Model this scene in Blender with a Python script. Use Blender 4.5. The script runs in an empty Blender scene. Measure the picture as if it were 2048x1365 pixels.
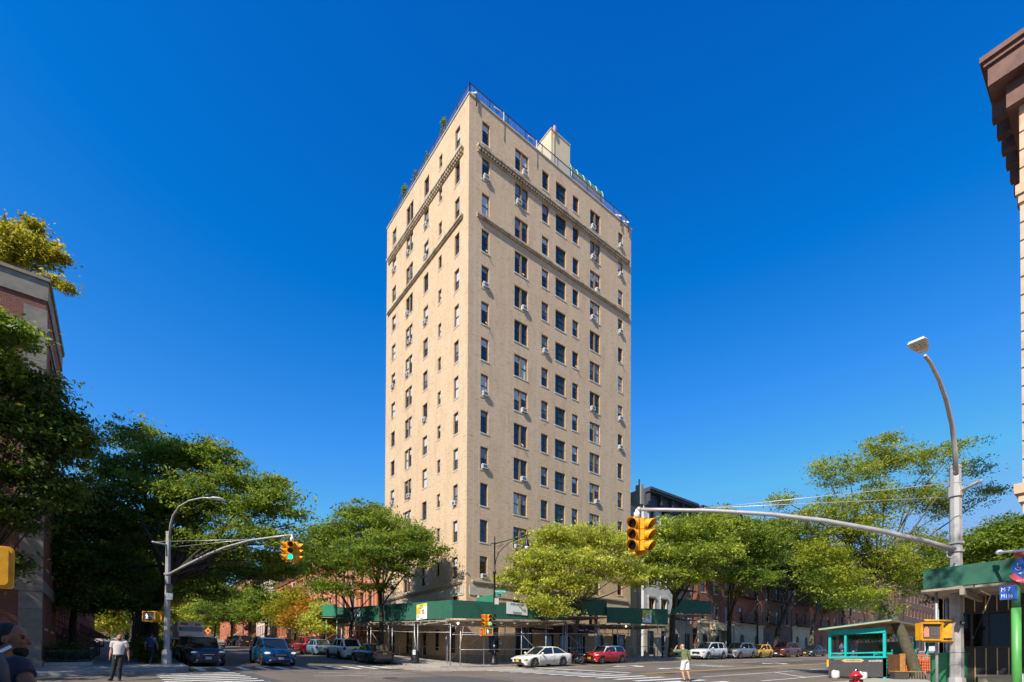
import bpy, bmesh, math, random
import numpy as np
from mathutils import Vector, Matrix, noise
R = math.radians
rnd = random.Random(7)
SC = bpy.context.scene
COL = SC.collection
# ---------------------------------------------------------------- camera
CAMZ = 1.6
F_, YAW, TILT, ROLL, CY = 1002.3, R(37.88), R(0.80), R(0.29), 1324.5
Fv = Vector((math.sin(YAW)*math.cos(TILT), math.cos(YAW)*math.cos(TILT), math.sin(TILT)))
Rv0 = Vector((math.cos(YAW), -math.sin(YAW), 0)); Uv0 = Rv0.cross(Fv)
Rv = Rv0*math.cos(ROLL) + Uv0*math.sin(ROLL); Uv = -Rv0*math.sin(ROLL) + Uv0*math.cos(ROLL)
cam = bpy.data.cameras.new('camera'); camo = bpy.data.objects.new('camera', cam); COL.objects.link(camo)
m = Matrix((( Rv.x, Uv.x, -Fv.x, 0), (Rv.y, Uv.y, -Fv.y, 0), (Rv.z, Uv.z, -Fv.z, CAMZ), (0, 0, 0, 1)))
camo.matrix_world = m
cam.sensor_width = 36; cam.lens = F_/2048*36; cam.shift_y = (CY-682.5)/2048
cam.clip_start = .05; cam.clip_end = 5000
SC.camera = camo
# ---------------------------------------------------------------- light
SUN_EL, SUN_A = R(42), R(17)      # elevation; sun stands towards -x, a little towards -y
S = Vector((-math.cos(SUN_A)*math.cos(SUN_EL), -math.sin(SUN_A)*math.cos(SUN_EL), math.sin(SUN_EL)))
sl = bpy.data.lights.new('sun', 'SUN'); sl.energy = 4.1; sl.angle = R(.53); sl.color = (1, .94, .83)
so = bpy.data.objects.new('sun', sl); COL.objects.link(so); so.rotation_euler = S.to_track_quat('Z', 'Y').to_euler()
so.location = (-30, -10, 60)
W = bpy.data.worlds.new('World'); SC.world = W; W.use_nodes = True
wn = W.node_tree.nodes; wl = W.node_tree.links; wn.clear()
sky = wn.new('ShaderNodeTexSky'); sky.sky_type = 'NISHITA'; sky.sun_disc = False
sky.sun_elevation = SUN_EL; sky.sun_rotation = math.atan2(S.x, S.y)
sky.air_density = 1.0; sky.dust_density = .35; sky.ozone_density = 4.0; sky.altitude = 0
hs = wn.new('ShaderNodeHueSaturation'); hs.inputs['Saturation'].default_value = 1.2
gm = wn.new('ShaderNodeGamma'); gm.inputs['Gamma'].default_value = 1.0
bg = wn.new('ShaderNodeBackground'); bg.inputs['Strength'].default_value = .15
wo = wn.new('ShaderNodeOutputWorld')
sp = wn.new('ShaderNodeVectorMath'); sp.operation = 'MULTIPLY_ADD'
sp.inputs[1].default_value = (.80, .93, .96); sp.inputs[2].default_value = (-.29, -.32, .0)
mxv = wn.new('ShaderNodeVectorMath'); mxv.operation = 'MAXIMUM'; mxv.inputs[1].default_value = (.004, .02, .05)
mnv = wn.new('ShaderNodeVectorMath'); mnv.operation = 'MINIMUM'; mnv.inputs[1].default_value = (1.0, 1.9, 3.5)
wl.new(sky.outputs[0], hs.inputs['Color']); wl.new(hs.outputs[0], sp.inputs[0]); wl.new(sp.outputs[0], mxv.inputs[0]); wl.new(mxv.outputs[0], mnv.inputs[0]); wl.new(mnv.outputs[0], gm.inputs['Color'])
wl.new(gm.outputs[0], bg.inputs['Color']); wl.new(bg.outputs[0], wo.inputs[0])
vs = SC.view_settings
SC.display_settings.display_device = 'sRGB'
vs.view_transform = 'Standard'; vs.look = 'None'; vs.exposure = .75; vs.gamma = 1; vs.use_curve_mapping = False
# ---------------------------------------------------------------- helpers
def ray(px, py):
    return Fv + Rv*((px-1024)/F_) - Uv*((py-CY)/F_)
def at(px, py, d=None, x=None, y=None):
    """point on the sight line of a photo pixel at depth d, or on the vertical plane x=.. or y=.."""
    r = ray(px, py)
    t = d if d is not None else (x/r.x if x is not None else y/r.y)
    return Vector((r.x*t, r.y*t, CAMZ + r.z*t))
def gz(x, y):
    def sm(a, hi): return a if a < hi else hi + (1-math.exp(-(a-hi)/60))*60
    x2 = sm(max(x, -60), 240); y2 = sm(max(y, -60), 240)
    z = -.25 + .031*x2 + .0536*y2
    z -= .26*math.exp(-((x-20)**2+(y-31)**2)/(2*8.5**2))
    z += .10*math.exp(-((x-10)**2+(y-12)**2)/(2*9.0**2))
    return z
SWH = .13   # kerb height

_M = {}
def nt(name):
    m = bpy.data.materials.new(name); m.use_nodes = True
    n = m.node_tree.nodes; b = n['Principled BSDF']
    return m, n, m.node_tree.links, b
def mat(name, col, rough=.6, metal=0, var=.0, vs=6.0, bump=0, bs=40.0, spec=.5, emit=None, es=1, coat=0, dirt=None, dscale=1.5, damt=.5):
    if name in _M: return _M[name]
    m, n, l, b = nt(name)
    b.inputs['Base Color'].default_value = (*col, 1); b.inputs['Roughness'].default_value = rough
    b.inputs['Metallic'].default_value = metal; b.inputs['Specular IOR Level'].default_value = spec
    if coat: b.inputs['Coat Weight'].default_value = coat; b.inputs['Coat Roughness'].default_value = .04
    if emit: b.inputs['Emission Color'].default_value = (*emit, 1); b.inputs['Emission Strength'].default_value = es
    if var or bump or dirt:
        tc = n.new('ShaderNodeTexCoord')
    src = None
    if var:
        t = n.new('ShaderNodeTexNoise'); t.inputs['Scale'].default_value = vs; t.inputs['Detail'].default_value = 6
        t.inputs['Roughness'].default_value = .65
        l.new(tc.outputs['Object'], t.inputs['Vector'])
        r = n.new('ShaderNodeValToRGB')
        r.color_ramp.elements[0].position = .3; r.color_ramp.elements[1].position = .7
        r.color_ramp.elements[0].color = (*[c*(1-var) for c in col], 1)
        r.color_ramp.elements[1].color = (*[min(1, c*(1+var)) for c in col], 1)
        l.new(t.outputs['Fac'], r.inputs['Fac']); src = r.outputs['Color']
    if dirt:
        t = n.new('ShaderNodeTexNoise'); t.inputs['Scale'].default_value = dscale; t.inputs['Detail'].default_value = 8
        t.inputs['Roughness'].default_value = .7
        l.new(tc.outputs['Object'], t.inputs['Vector'])
        r = n.new('ShaderNodeValToRGB'); r.color_ramp.elements[0].position = .5; r.color_ramp.elements[1].position = .68
        r.color_ramp.elements[0].color = (0, 0, 0, 1); r.color_ramp.elements[1].color = (damt, damt, damt, 1)
        l.new(t.outputs['Fac'], r.inputs['Fac'])
        mx = n.new('ShaderNodeMix'); mx.data_type = 'RGBA'
        l.new(r.outputs['Color'], mx.inputs['Factor'])
        if src: l.new(src, mx.inputs[6])
        else: mx.inputs[6].default_value = (*col, 1)
        mx.inputs[7].default_value = (*dirt, 1); src = mx.outputs[2]
    if src: l.new(src, b.inputs['Base Color'])
    if bump:
        t = n.new('ShaderNodeTexNoise'); t.inputs['Scale'].default_value = bs; t.inputs['Detail'].default_value = 4
        l.new(tc.outputs['Object'], t.inputs['Vector'])
        bp = n.new('ShaderNodeBump'); bp.inputs['Strength'].default_value = bump; bp.inputs['Distance'].default_value = .02
        l.new(t.outputs['Fac'], bp.inputs['Height']); l.new(bp.outputs[0], b.inputs['Normal'])
    _M[name] = m
    return m

def brick(name, c1, c2, mortar, bw=.21, bh=.072, patch=(.8, .7, .6), pamt=.25, dark=(.2, .12, .07), damt=.5, bump=.6, off=.5, ms=.01, soot=0, sootz=9.0):
    """brick wall: coordinates run along x+y and z so both sets of axis-aligned walls get courses"""
    if name in _M: return _M[name]
    m, n, l, b = nt(name); b.inputs['Roughness'].default_value = .85
    tc = n.new('ShaderNodeTexCoord'); sx = n.new('ShaderNodeSeparateXYZ'); l.new(tc.outputs['Object'], sx.inputs[0])
    ad = n.new('ShaderNodeMath'); ad.operation = 'ADD'; l.new(sx.outputs[0], ad.inputs[0]); l.new(sx.outputs[1], ad.inputs[1])
    cb = n.new('ShaderNodeCombineXYZ'); l.new(ad.outputs[0], cb.inputs[0]); l.new(sx.outputs[2], cb.inputs[1])
    bt = n.new('ShaderNodeTexBrick'); l.new(cb.outputs[0], bt.inputs['Vector'])
    bt.inputs['Scale'].default_value = 1; bt.inputs['Brick Width'].default_value = bw; bt.inputs['Row Height'].default_value = bh
    bt.inputs['Mortar Size'].default_value = ms; bt.inputs['Color1'].default_value = (*c1, 1); bt.inputs['Color2'].default_value = (*c2, 1)
    bt.inputs['Mortar'].default_value = (*mortar, 1); bt.offset = off
    def nz(scale, det, rr, sc3=(1, 1, 1)):
        mp = n.new('ShaderNodeMapping'); mp.inputs['Scale'].default_value = sc3; l.new(cb.outputs[0], mp.inputs['Vector'])
        t = n.new('ShaderNodeTexNoise'); t.inputs['Scale'].default_value = scale; t.inputs['Detail'].default_value = det
        t.inputs['Roughness'].default_value = rr; l.new(mp.outputs[0], t.inputs['Vector']); return t
    def ramp(t, a, bb, hi):
        r = n.new('ShaderNodeValToRGB'); r.color_ramp.elements[0].position = a; r.color_ramp.elements[1].position = bb
        r.color_ramp.elements[0].color = (0, 0, 0, 1); r.color_ramp.elements[1].color = (hi, hi, hi, 1)
        l.new(t.outputs['Fac'], r.inputs['Fac']); return r
    def mix(fac, a, colr):
        mx = n.new('ShaderNodeMix'); mx.data_type = 'RGBA'; l.new(fac, mx.inputs['Factor']); l.new(a, mx.inputs[6])
        mx.inputs[7].default_value = (*colr, 1); return mx.outputs[2]
    o = mix(ramp(nz(.16, 5, .6), .42, .62, pamt).outputs[0], bt.outputs['Color'], patch)
    o = mix(ramp(nz(3.2, 4, .75, (.5, 2.0, 1)), .55, .70, damt).outputs[0], o, dark)
    o = mix(ramp(nz(1.1, 7, .85, (1, .22, 1)), .48, .76, damt*.7).outputs[0], o, dark)
    l.new(o, b.inputs['Base Color'])
    bp = n.new('ShaderNodeBump'); bp.inputs['Strength'].default_value = bump; bp.inputs['Distance'].default_value = .012
    t = nz(7, 3, .7, (.6, 2.2, 1)); ma = n.new('ShaderNodeMath'); ma.operation = 'SUBTRACT'
    l.new(t.outputs['Fac'], ma.inputs[0]); l.new(bt.outputs['Fac'], ma.inputs[1])
    l.new(ma.outputs[0], bp.inputs['Height']); l.new(bp.outputs[0], b.inputs['Normal'])
    _M[name] = m
    return m

def asphalt(name, base, patchc, crack=True):
    if name in _M: return _M[name]
    m, n, l, b = nt(name); b.inputs['Roughness'].default_value = .88
    tc = n.new('ShaderNodeTexCoord')
    def nz(s, d=6, r=.6, sc=(1, 1, 1)):
        mp = n.new('ShaderNodeMapping'); mp.inputs['Scale'].default_value = sc; l.new(tc.outputs['Object'], mp.inputs['Vector'])
        t = n.new('ShaderNodeTexNoise'); t.inputs['Scale'].default_value = s; t.inputs['Detail'].default_value = d; t.inputs['Roughness'].default_value = r
        l.new(mp.outputs[0], t.inputs['Vector']); return t
    r = n.new('ShaderNodeValToRGB'); r.color_ramp.elements[0].position = .35; r.color_ramp.elements[1].position = .65
    r.color_ramp.elements[0].color = (*base, 1); r.color_ramp.elements[1].color = (*patchc, 1)
    l.new(nz(.22, 7, .65).outputs['Fac'], r.inputs['Fac'])
    r2 = n.new('ShaderNodeValToRGB'); r2.color_ramp.elements[0].position = .3; r2.color_ramp.elements[1].position = .75
    r2.color_ramp.elements[0].color = (.6, .6, .6, 1); r2.color_ramp.elements[1].color = (1.25, 1.25, 1.25, 1)
    l.new(nz(14, 8, .8).outputs['Fac'], r2.inputs['Fac'])
    mx = n.new('ShaderNodeMix'); mx.data_type = 'RGBA'; mx.blend_type = 'MULTIPLY'; mx.inputs['Factor'].default_value = 1
    l.new(r.outputs[0], mx.inputs[6]); l.new(r2.outputs[0], mx.inputs[7]); o = mx.outputs[2]
    if crack:
        v = n.new('ShaderNodeTexVoronoi'); v.feature = 'DISTANCE_TO_EDGE'; v.inputs['Scale'].default_value = .35
        ad = n.new('ShaderNodeVectorMath'); ad.operation = 'ADD'
        l.new(tc.outputs['Object'], ad.inputs[0]); l.new(nz(1.2).outputs['Color'], ad.inputs[1]); l.new(ad.outputs[0], v.inputs['Vector'])
        r3 = n.new('ShaderNodeValToRGB'); r3.color_ramp.elements[0].position = .0; r3.color_ramp.elements[1].position = .012
        r3.color_ramp.elements[0].color = (.45, .45, .45, 1); r3.color_ramp.elements[1].color = (1, 1, 1, 1)
        l.new(v.outputs['Distance'], r3.inputs['Fac'])
        mx = n.new('ShaderNodeMix'); mx.data_type = 'RGBA'; mx.blend_type = 'MULTIPLY'; mx.inputs['Factor'].default_value = 1
        l.new(o, mx.inputs[6]); l.new(r3.outputs[0], mx.inputs[7]); o = mx.outputs[2]
    l.new(o, b.inputs['Base Color'])
    bp = n.new('ShaderNodeBump'); bp.inputs['Strength'].default_value = .3; bp.inputs['Distance'].default_value = .01
    l.new(nz(60, 4).outputs['Fac'], bp.inputs['Height']); l.new(bp.outputs[0], b.inputs['Normal'])
    _M[name] = m; return m

def tag(o, label=None, cat=None, group=None, kind=None):
    if label: o['label'] = label
    if cat: o['category'] = cat
    if group: o['group'] = group
    if kind: o['kind'] = kind
    return o
def thing(name, label, cat, loc=(0, 0, 0), rz=0, group=None):
    o = bpy.data.objects.new(name, None); COL.objects.link(o); o.location = loc; o.rotation_euler = (0, 0, rz)
    o.empty_display_size = .2
    return tag(o, label, cat, group)
def copy_tree(o, parent=None):
    c = o.copy(); COL.objects.link(c); c.parent = parent
    for ch in [x for x in bpy.data.objects if x.parent == o]: copy_tree(ch, c)
    return c

class MB:
    """collects shapes into one mesh"""
    def __init__(s): s.v = []; s.f = []; s.m = []; s.mi = 0; s.T = None; s.sm = []
        # s.T: optional 4x4 transform applied to added shapes
    def add(s, vs_, fs, smooth=False, mi=None):
        k = len(s.v)
        for p in vs_:
            p = Vector(p)
            if s.T is not None: p = s.T @ p
            s.v.append(p)
        mi = s.mi if mi is None else mi
        for f in fs: s.f.append([k+i for i in f]); s.m.append(mi); s.sm.append(smooth)
        return s
    def box(s, x0, x1, y0, y1, z0, z1, mi=None):
        if x0 > x1: x0, x1 = x1, x0
        if y0 > y1: y0, y1 = y1, y0
        if z0 > z1: z0, z1 = z1, z0
        return s.add([(x0, y0, z0), (x1, y0, z0), (x1, y1, z0), (x0, y1, z0), (x0, y0, z1), (x1, y0, z1), (x1, y1, z1), (x0, y1, z1)],
                     [(0, 3, 2, 1), (4, 5, 6, 7), (0, 1, 5, 4), (1, 2, 6, 5), (2, 3, 7, 6), (3, 0, 4, 7)], mi=mi)
    def cbox(s, c, d, mi=None):
        return s.box(c[0]-d[0]/2, c[0]+d[0]/2, c[1]-d[1]/2, c[1]+d[1]/2, c[2]-d[2]/2, c[2]+d[2]/2, mi)
    def bar(s, a, b, w=.05, h=None, mi=None):
        """square bar between two points"""
        a = Vector(a); b = Vector(b); d = (b-a); L = d.length
        if L < 1e-6: return s
        q = d.to_track_quat('Z', 'Y').to_matrix(); X = q @ Vector((1, 0, 0)); Y = q @ Vector((0, 1, 0)); h = h or w
        vs_ = [p + X*(sx*w/2) + Y*(sy*h/2) for p in (a, b) for sx, sy in ((-1, -1), (1, -1), (1, 1), (-1, 1))]
        return s.add(vs_, [(0, 3, 2, 1), (4, 5, 6, 7), (0, 1, 5, 4), (1, 2, 6, 5), (2, 3, 7, 6), (3, 0, 4, 7)], mi=mi)
    def tube(s, pts, rs, n=8, mi=None, smooth=True, cap=True):
        pts = [Vector(p) for p in pts]
        if not hasattr(rs, '__len__'): rs = [rs]*len(pts)
        vs_ = []; fs = []; up = None
        for i, p in enumerate(pts):
            d = (pts[min(i+1, len(pts)-1)] - pts[max(i-1, 0)]).normalized()
            if up is None:
                up = Vector((0, 0, 1)) if abs(d.z) < .9 else Vector((1, 0, 0))
            X = up.cross(d)
            if X.length < 1e-4: X = Vector((0, 1, 0)).cross(d)
            X.normalize(); Y = d.cross(X); up = Y
            for k in range(n):
                a = 2*math.pi*k/n; vs_.append(p + (X*math.cos(a) + Y*math.sin(a))*rs[i])
        for i in range(len(pts)-1):
            for k in range(n):
                k2 = (k+1) % n; fs.append((i*n+k, i*n+k2, (i+1)*n+k2, (i+1)*n+k))
        if cap:
            fs.append(tuple(range(n-1, -1, -1))); fs.append(tuple((len(pts)-1)*n+k for k in range(n)))
        return s.add(vs_, fs, smooth, mi)
    def lathe(s, prof, c=(0, 0, 0), axis='z', n=16, mi=None, smooth=True):
        vs_ = []; fs = []
        for r_, h in prof:
            for k in range(n):
                a = 2*math.pi*k/n; p = (r_*math.cos(a), r_*math.sin(a), h)
                if axis == 'x': p = (p[2], p[0], p[1])
                if axis == 'y': p = (p[1], p[2], p[0])
                vs_.append((p[0]+c[0], p[1]+c[1], p[2]+c[2]))
        for i in range(len(prof)-1):
            for k in range(n):
                k2 = (k+1) % n; fs.append((i*n+k, i*n+k2, (i+1)*n+k2, (i+1)*n+k))
        fs.append(tuple(range(n-1, -1, -1))); fs.append(tuple((len(prof)-1)*n+k for k in range(n)))
        return s.add(vs_, fs, smooth, mi)
    def ell(s, c, r, n=12, k=8, mi=None, rot=None):
        vs_ = []; fs = []
        if not hasattr(r, '__len__'): r = (r, r, r)
        for i in range(k+1):
            t = math.pi*i/k
            for j in range(n):
                a = 2*math.pi*j/n; p = Vector((r[0]*math.sin(t)*math.cos(a), r[1]*math.sin(t)*math.sin(a), r[2]*math.cos(t)))
                if rot is not None: p = rot @ p
                vs_.append(p + Vector(c))
        for i in range(k):
            for j in range(n):
                j2 = (j+1) % n; fs.append((i*n+j, (i+1)*n+j, (i+1)*n+j2, i*n+j2))
        return s.add(vs_, fs, True, mi)
    def prism(s, poly, ax, a0, a1, mi=None):
        """poly in the plane normal to axis ax; extruded from a0 to a1. ax 'x': poly=(y,z); 'y': (x,z); 'z': (x,y)"""
        def P(p, a): return (a, p[0], p[1]) if ax == 'x' else (p[0], a, p[1]) if ax == 'y' else (p[0], p[1], a)
        n = len(poly); vs_ = [P(p, a0) for p in poly] + [P(p, a1) for p in poly]
        fs = [tuple(range(n-1, -1, -1)), tuple(range(n, 2*n))] + [(i, (i+1) % n, n+(i+1) % n, n+i) for i in range(n)]
        return s.add(vs_, fs, mi=mi)
    def build(s, name, mats, parent=None, fixn=True, loc=None):
        me = bpy.data.meshes.new(name); me.from_pydata([tuple(p) for p in s.v], [], s.f)
        if not isinstance(mats, (list, tuple)): mats = [mats]
        for m_ in mats: me.materials.append(m_)
        me.polygons.foreach_set('material_index', s.m); me.polygons.foreach_set('use_smooth', s.sm)
        if fixn:
            b = bmesh.new(); b.from_mesh(me); bmesh.ops.recalc_face_normals(b, faces=b.faces); b.to_mesh(me); b.free()
        me.update()
        o = bpy.data.objects.new(name, me); COL.objects.link(o)
        if parent is not None: o.parent = parent
        if loc is not None: o.location = loc
        return o
def inst(src, name, parent, loc=(0, 0, 0), rz=0, scale=None):
    o = bpy.data.objects.new(name, src.data if hasattr(src, 'data') else src); COL.objects.link(o)
    o.parent = parent; o.location = loc; o.rotation_euler = (0, 0, rz)
    if scale: o.scale = scale
    return o
def text_mesh(txt, size, m_, parent, loc, rot, name='lettering', ext=.003, align='CENTER', xs=1.0):
    c = bpy.data.curves.new(name, 'FONT'); c.body = txt; c.size = size; c.extrude = ext; c.align_x = align; c.align_y = 'CENTER'
    t = bpy.data.objects.new('tmp', c); COL.objects.link(t)
    me = bpy.data.meshes.new_from_object(t.evaluated_get(bpy.context.evaluated_depsgraph_get())); me.name = name
    bpy.data.objects.remove(t); bpy.data.curves.remove(c)
    me.materials.clear(); me.materials.append(m_)
    o = bpy.data.objects.new(name, me); COL.objects.link(o); o.parent = parent; o.location = loc; o.rotation_euler = rot; o.scale = (xs, 1, 1)
    return o

# ---------------------------------------------------------------- ground, roads, pavements
def drape(name, mats, x0, x1, y0, y1, step=3.0, off=0.0, parent=None, kind='structure', fn=None):
    nx = max(1, int(math.ceil((x1-x0)/step))); ny = max(1, int(math.ceil((y1-y0)/step)))
    mb = MB(); vs_ = []
    for j in range(ny+1):
        for i in range(nx+1):
            x = x0+(x1-x0)*i/nx; y = y0+(y1-y0)*j/ny; vs_.append((x, y, gz(x, y)+off))
    fs = [(j*(nx+1)+i, j*(nx+1)+i+1, (j+1)*(nx+1)+i+1, (j+1)*(nx+1)+i) for j in range(ny) for i in range(nx)]
    mb.add(vs_, fs, True)
    o = mb.build(name, mats, parent, fixn=False)
    if kind: o['kind'] = kind
    return o
M_road = asphalt('asphalt', (.12, .096, .073), (.195, .157, .122))
M_side = asphalt('pavement_concrete', (.34, .31, .27), (.43, .39, .34), True)
M_kerb = mat('kerb_stone', (.28, .27, .25), .8, var=.3, vs=3)
M_soil = mat('city_ground', (.32, .26, .19), .95, var=.5, vs=5)
M_paint = mat('road_paint', (.72, .70, .66), .7, dirt=(.22, .21, .2), dscale=4.5, damt=.65, var=.08)
M_yel = mat('yellow_road_paint', (.62, .33, .03), .7, dirt=(.25, .2, .12), dscale=5, damt=.5)
# wide earth sheet under everything, reaching the horizon
def earth():
    xs = [-2500, -900, -300, -120] + [-60+12*i for i in range(34)] + [420, 700, 1200, 2500]
    mb = MB(); n = len(xs)
    vs_ = [(x, y, gz(x, y)-.06) for y in xs for x in xs]
    fs = [(j*n+i, j*n+i+1, (j+1)*n+i+1, (j+1)*n+i) for j in range(n-1) for i in range(n-1)]
    mb.add(vs_, fs, True); o = mb.build('ground', M_soil, fixn=False); o['kind'] = 'structure'
earth()
KN, KF, KL, KR = 8.6, 29.0, 2.8, 16.3     # kerb lines: cross street near/far, avenue left/right
BL, BR, BF, BN = -3.2, 21.577, 33.737, 2.6  # building lines
drape('cross_street', M_road, -60, 420, KN, KF, 2.2)
drape('avenue', M_road, KL, KR, KF, 330, 2.2)
drape('avenue_near', M_road, KL-2, KR, -40, KN, 2.2)
def pavement(name, pts_fn, x0, x1, y0, y1, corner=None, r=2.2):
    """raised pavement slab with rounded corner at one kerb junction"""
    mb = MB(); st = 1.6
    nx = max(2, int((x1-x0)/st)); ny = max(2, int((y1-y0)/st))
    if x1-x0 > 100: nx = int((x1-x0)/3)
    if y1-y0 > 100: ny = int((y1-y0)/3)
    def P(i, j):
        x = x0+(x1-x0)*i/nx; y = y0+(y1-y0)*j/ny
        if corner:
            cx, cy, sx, sy = corner   # corner position and direction into the slab
            ox = cx+sx*r; oy = cy+sy*r; dx = (x-ox)*(-sx); dy = (y-oy)*(-sy)
            if dx > 0 and dy > 0:
                d = math.hypot(dx, dy); k = max(dx, dy)/d if d > 0 else 1
                x = ox - sx*dx*k; y = oy - sy*dy*k
        return x, y
    vs_ = []
    for j in range(ny+1):
        for i in range(nx+1):
            x, y = P(i, j); vs_.append((x, y, gz(x, y)+SWH))
    fs = [(j*(nx+1)+i, j*(nx+1)+i+1, (j+1)*(nx+1)+i+1, (j+1)*(nx+1)+i) for j in range(ny) for i in range(nx)]
    mb.add(vs_, fs, True)
    # kerb skirt all round
    ring = [(i, 0) for i in range(nx+1)] + [(nx, j) for j in range(1, ny+1)] + [(i, ny) for i in range(nx-1, -1, -1)] + [(0, j) for j in range(ny-1, 0, -1)]
    pv = [P(*q) for q in ring]; k = len(pv)
    vs_ = [(x, y, gz(x, y)+SWH) for x, y in pv] + [(x, y, gz(x, y)-.1) for x, y in pv]
    mb.add(vs_, [(a, (a+1) % k, k+(a+1) % k, k+a) for a in range(k)], mi=1)
    # kerb top strip 3 mm proud
    vs_ = []
    cxm = (x0+x1)/2; cym = (y0+y1)/2
    o = mb.build(name, [M_side, M_kerb], fixn=True); o['kind'] = 'structure'; return o
pavement('pavement_far_right', None, KR, 330, KF, BF+.3, (KR, KF, 1, 1))
pavement('pavement_avenue_right', None, KR, BR+.3, BF+.3, 330)
pavement('pavement_far_left', None, -60, KL, KF, BF+.3, (KL, KF, -1, 1))
pavement('pavement_avenue_left', None, BL-.5, KL, BF+.3, 330)
pavement('pavement_near_right', None, KR, 330, BN-3, KN, (KR, KN, 1, -1))
pavement('pavement_near_side', None, KR, BR+6, -40, BN-3)
pavement('pavement_near_left', None, -60, KL-2, -40, KN, (KL-2, KN, -1, -1))
# kerb stones along the pavement edges
def kerbline(name, a, b):
    mb = MB(); a = Vector(a); b = Vector(b); n = max(1, int((b-a).length/1.5)); d = (b-a).normalized(); q = Vector((-d.y, d.x))
    for i in range(n):
        p0 = a+(b-a)*i/n; p1 = a+(b-a)*(i+1)/n - d*.012
        vs_ = [(p.x+q.x*w, p.y+q.y*w, gz(p.x, p.y)+SWH+h) for p in (p0, p1) for w, h in ((-.012, -.2), (-.012, .004), (.16, .004), (.16, -.2))]
        mb.add(vs_, [(0, 1, 5, 4), (1, 2, 6, 5), (2, 3, 7, 6), (0, 3, 2, 1), (4, 5, 6, 7)])
    o = mb.build(name, M_kerb); o['kind'] = 'structure'
kerbline('kerb', (KR+2.3, KF), (200, KF)); kerbline('kerb', (KR, 200), (KR, KF+2.3))
kerbline('kerb', (-40, KF), (KL-2.3, KF)); kerbline('kerb', (KL, KF+2.3), (KL, 200)); 
kerbline('kerb', (120, KN), (KR+2.3, KN))
# painted markings
def stripe(name, mats, a, b, w, off=.006, w2=None):
    a = Vector(a); b = Vector(b); n = max(1, int((b-a).length/1.5)); d = (b-a).normalized(); q = Vector((-d.y, d.x)); mb = MB(); vs_ = []
    for i in range(n+1):
        p = a+(b-a)*i/n
        for s_ in (-1, 1):
            x = p.x+q.x*w/2*s_; y = p.y+q.y*w/2*s_; vs_.append((x, y, gz(x, y)+off))
    mb.add(vs_, [(2*i, 2*i+2, 2*i+3, 2*i+1) for i in range(n)])
    return mb, name, mats
def multi(name, mats, segs, off=.006):
    mb = MB()
    for a, b, w in segs:
        k, _, _ = stripe(name, mats, a, b, w, off)
        mb.add(k.v, k.f)
    o = mb.build(name, mats, fixn=False); o['kind'] = 'structure'; return o
# ---------------------------------------------------------------- the tall corner apartment building
TX0, TX1, TY0, TY1, TZ = 21.577, 41.9, 33.737, 49.62, 48.1
ZW = 46.816    # head of the top-floor windows; floors are 3.0 m apart
M_tb = brick('cream_brick', (.74, .52, .325), (.63, .42, .25), (.60, .46, .32), patch=(.62, .43, .25), pamt=.5, dark=(.30, .18, .10), damt=.75, bump=1.0)
M_stone = mat('pale_stone', (.50, .44, .36), .8, var=.15, vs=4, dirt=(.2, .17, .13), dscale=2)
M_dstone = mat('weathered_stone', (.46, .36, .25), .85, var=.3, vs=3, dirt=(.10, .07, .05), dscale=1.6, damt=.8)
M_sill = mat('sill_stone', (.52, .46, .39), .8, var=.2, vs=5)
M_frame = mat('ochre_window_frame', (.30, .18, .07), .5, var=.2, vs=4)
M_dframe = mat('dark_sash', (.035, .028, .022), .4)
def glass(name, c, rough=.06, spec=.9):
    return mat(name, c, rough, 0, spec=spec, var=.5, vs=.7, bump=.05, bs=1.3)
M_gl = [glass('window_glass_dark', (.018, .022, .03)), glass('window_glass_grey', (.05, .06, .08)), glass('window_glass_green', (.022, .04, .034))]
M_blind = mat('white_blind', (.52, .53, .55), .25, spec=.7)
M_blind2 = mat('grey_blind', (.20, .21, .24), .25, spec=.7)
M_stair = mat('stairwell_glass', (.022, .04, .034), .12, spec=.8, var=.3, vs=9)
def wall_open(mb, axis, c, a0, a1, z0, z1, ops, depth=.16, inward=1, mi=0, rmi=None):
    """wall in plane axis=c between a0..a1, z0..z1 with rectangular openings (a,b,zb,zt); reveals run depth inwards"""
    As = sorted({round(v, 3) for v in [a0, a1] + [q for o in ops for q in o[:2]]}); Zs = sorted({round(v, 3) for v in [z0, z1] + [q for o in ops for q in o[2:]]})
    As = [v for v in As if a0-1e-6 <= v <= a1+1e-6]; Zs = [v for v in Zs if z0-1e-6 <= v <= z1+1e-6]
    def P(a, z, d=0):
        return (c+d*inward, a, z) if axis == 'x' else (a, c+d*inward, z)
    for i in range(len(As)-1):
        for j in range(len(Zs)-1):
            am = (As[i]+As[i+1])/2; zm = (Zs[j]+Zs[j+1])/2
            if any(o[0] < am < o[1] and o[2] < zm < o[3] for o in ops): continue
            mb.add([P(As[i], Zs[j]), P(As[i+1], Zs[j]), P(As[i+1], Zs[j+1]), P(As[i], Zs[j+1])], [(0, 1, 2, 3)], mi=mi)
    for a, b, zb, zt in ops:
        rm = mi if rmi is None else rmi
        for q in (((a, zb), (b, zb)), ((b, zb), (b, zt)), ((b, zt), (a, zt)), ((a, zt), (a, zb))):
            mb.add([P(*q[0]), P(*q[1]), P(*q[1], depth), P(*q[0], depth)], [(0, 1, 2, 3)], mi=rm)
        mb.add([P(a, zb, depth+.25), P(b, zb, depth+.25), P(b, zt, depth+.25), P(a, zt, depth+.25)], [(0, 1, 2, 3)], mi=rm)
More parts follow.
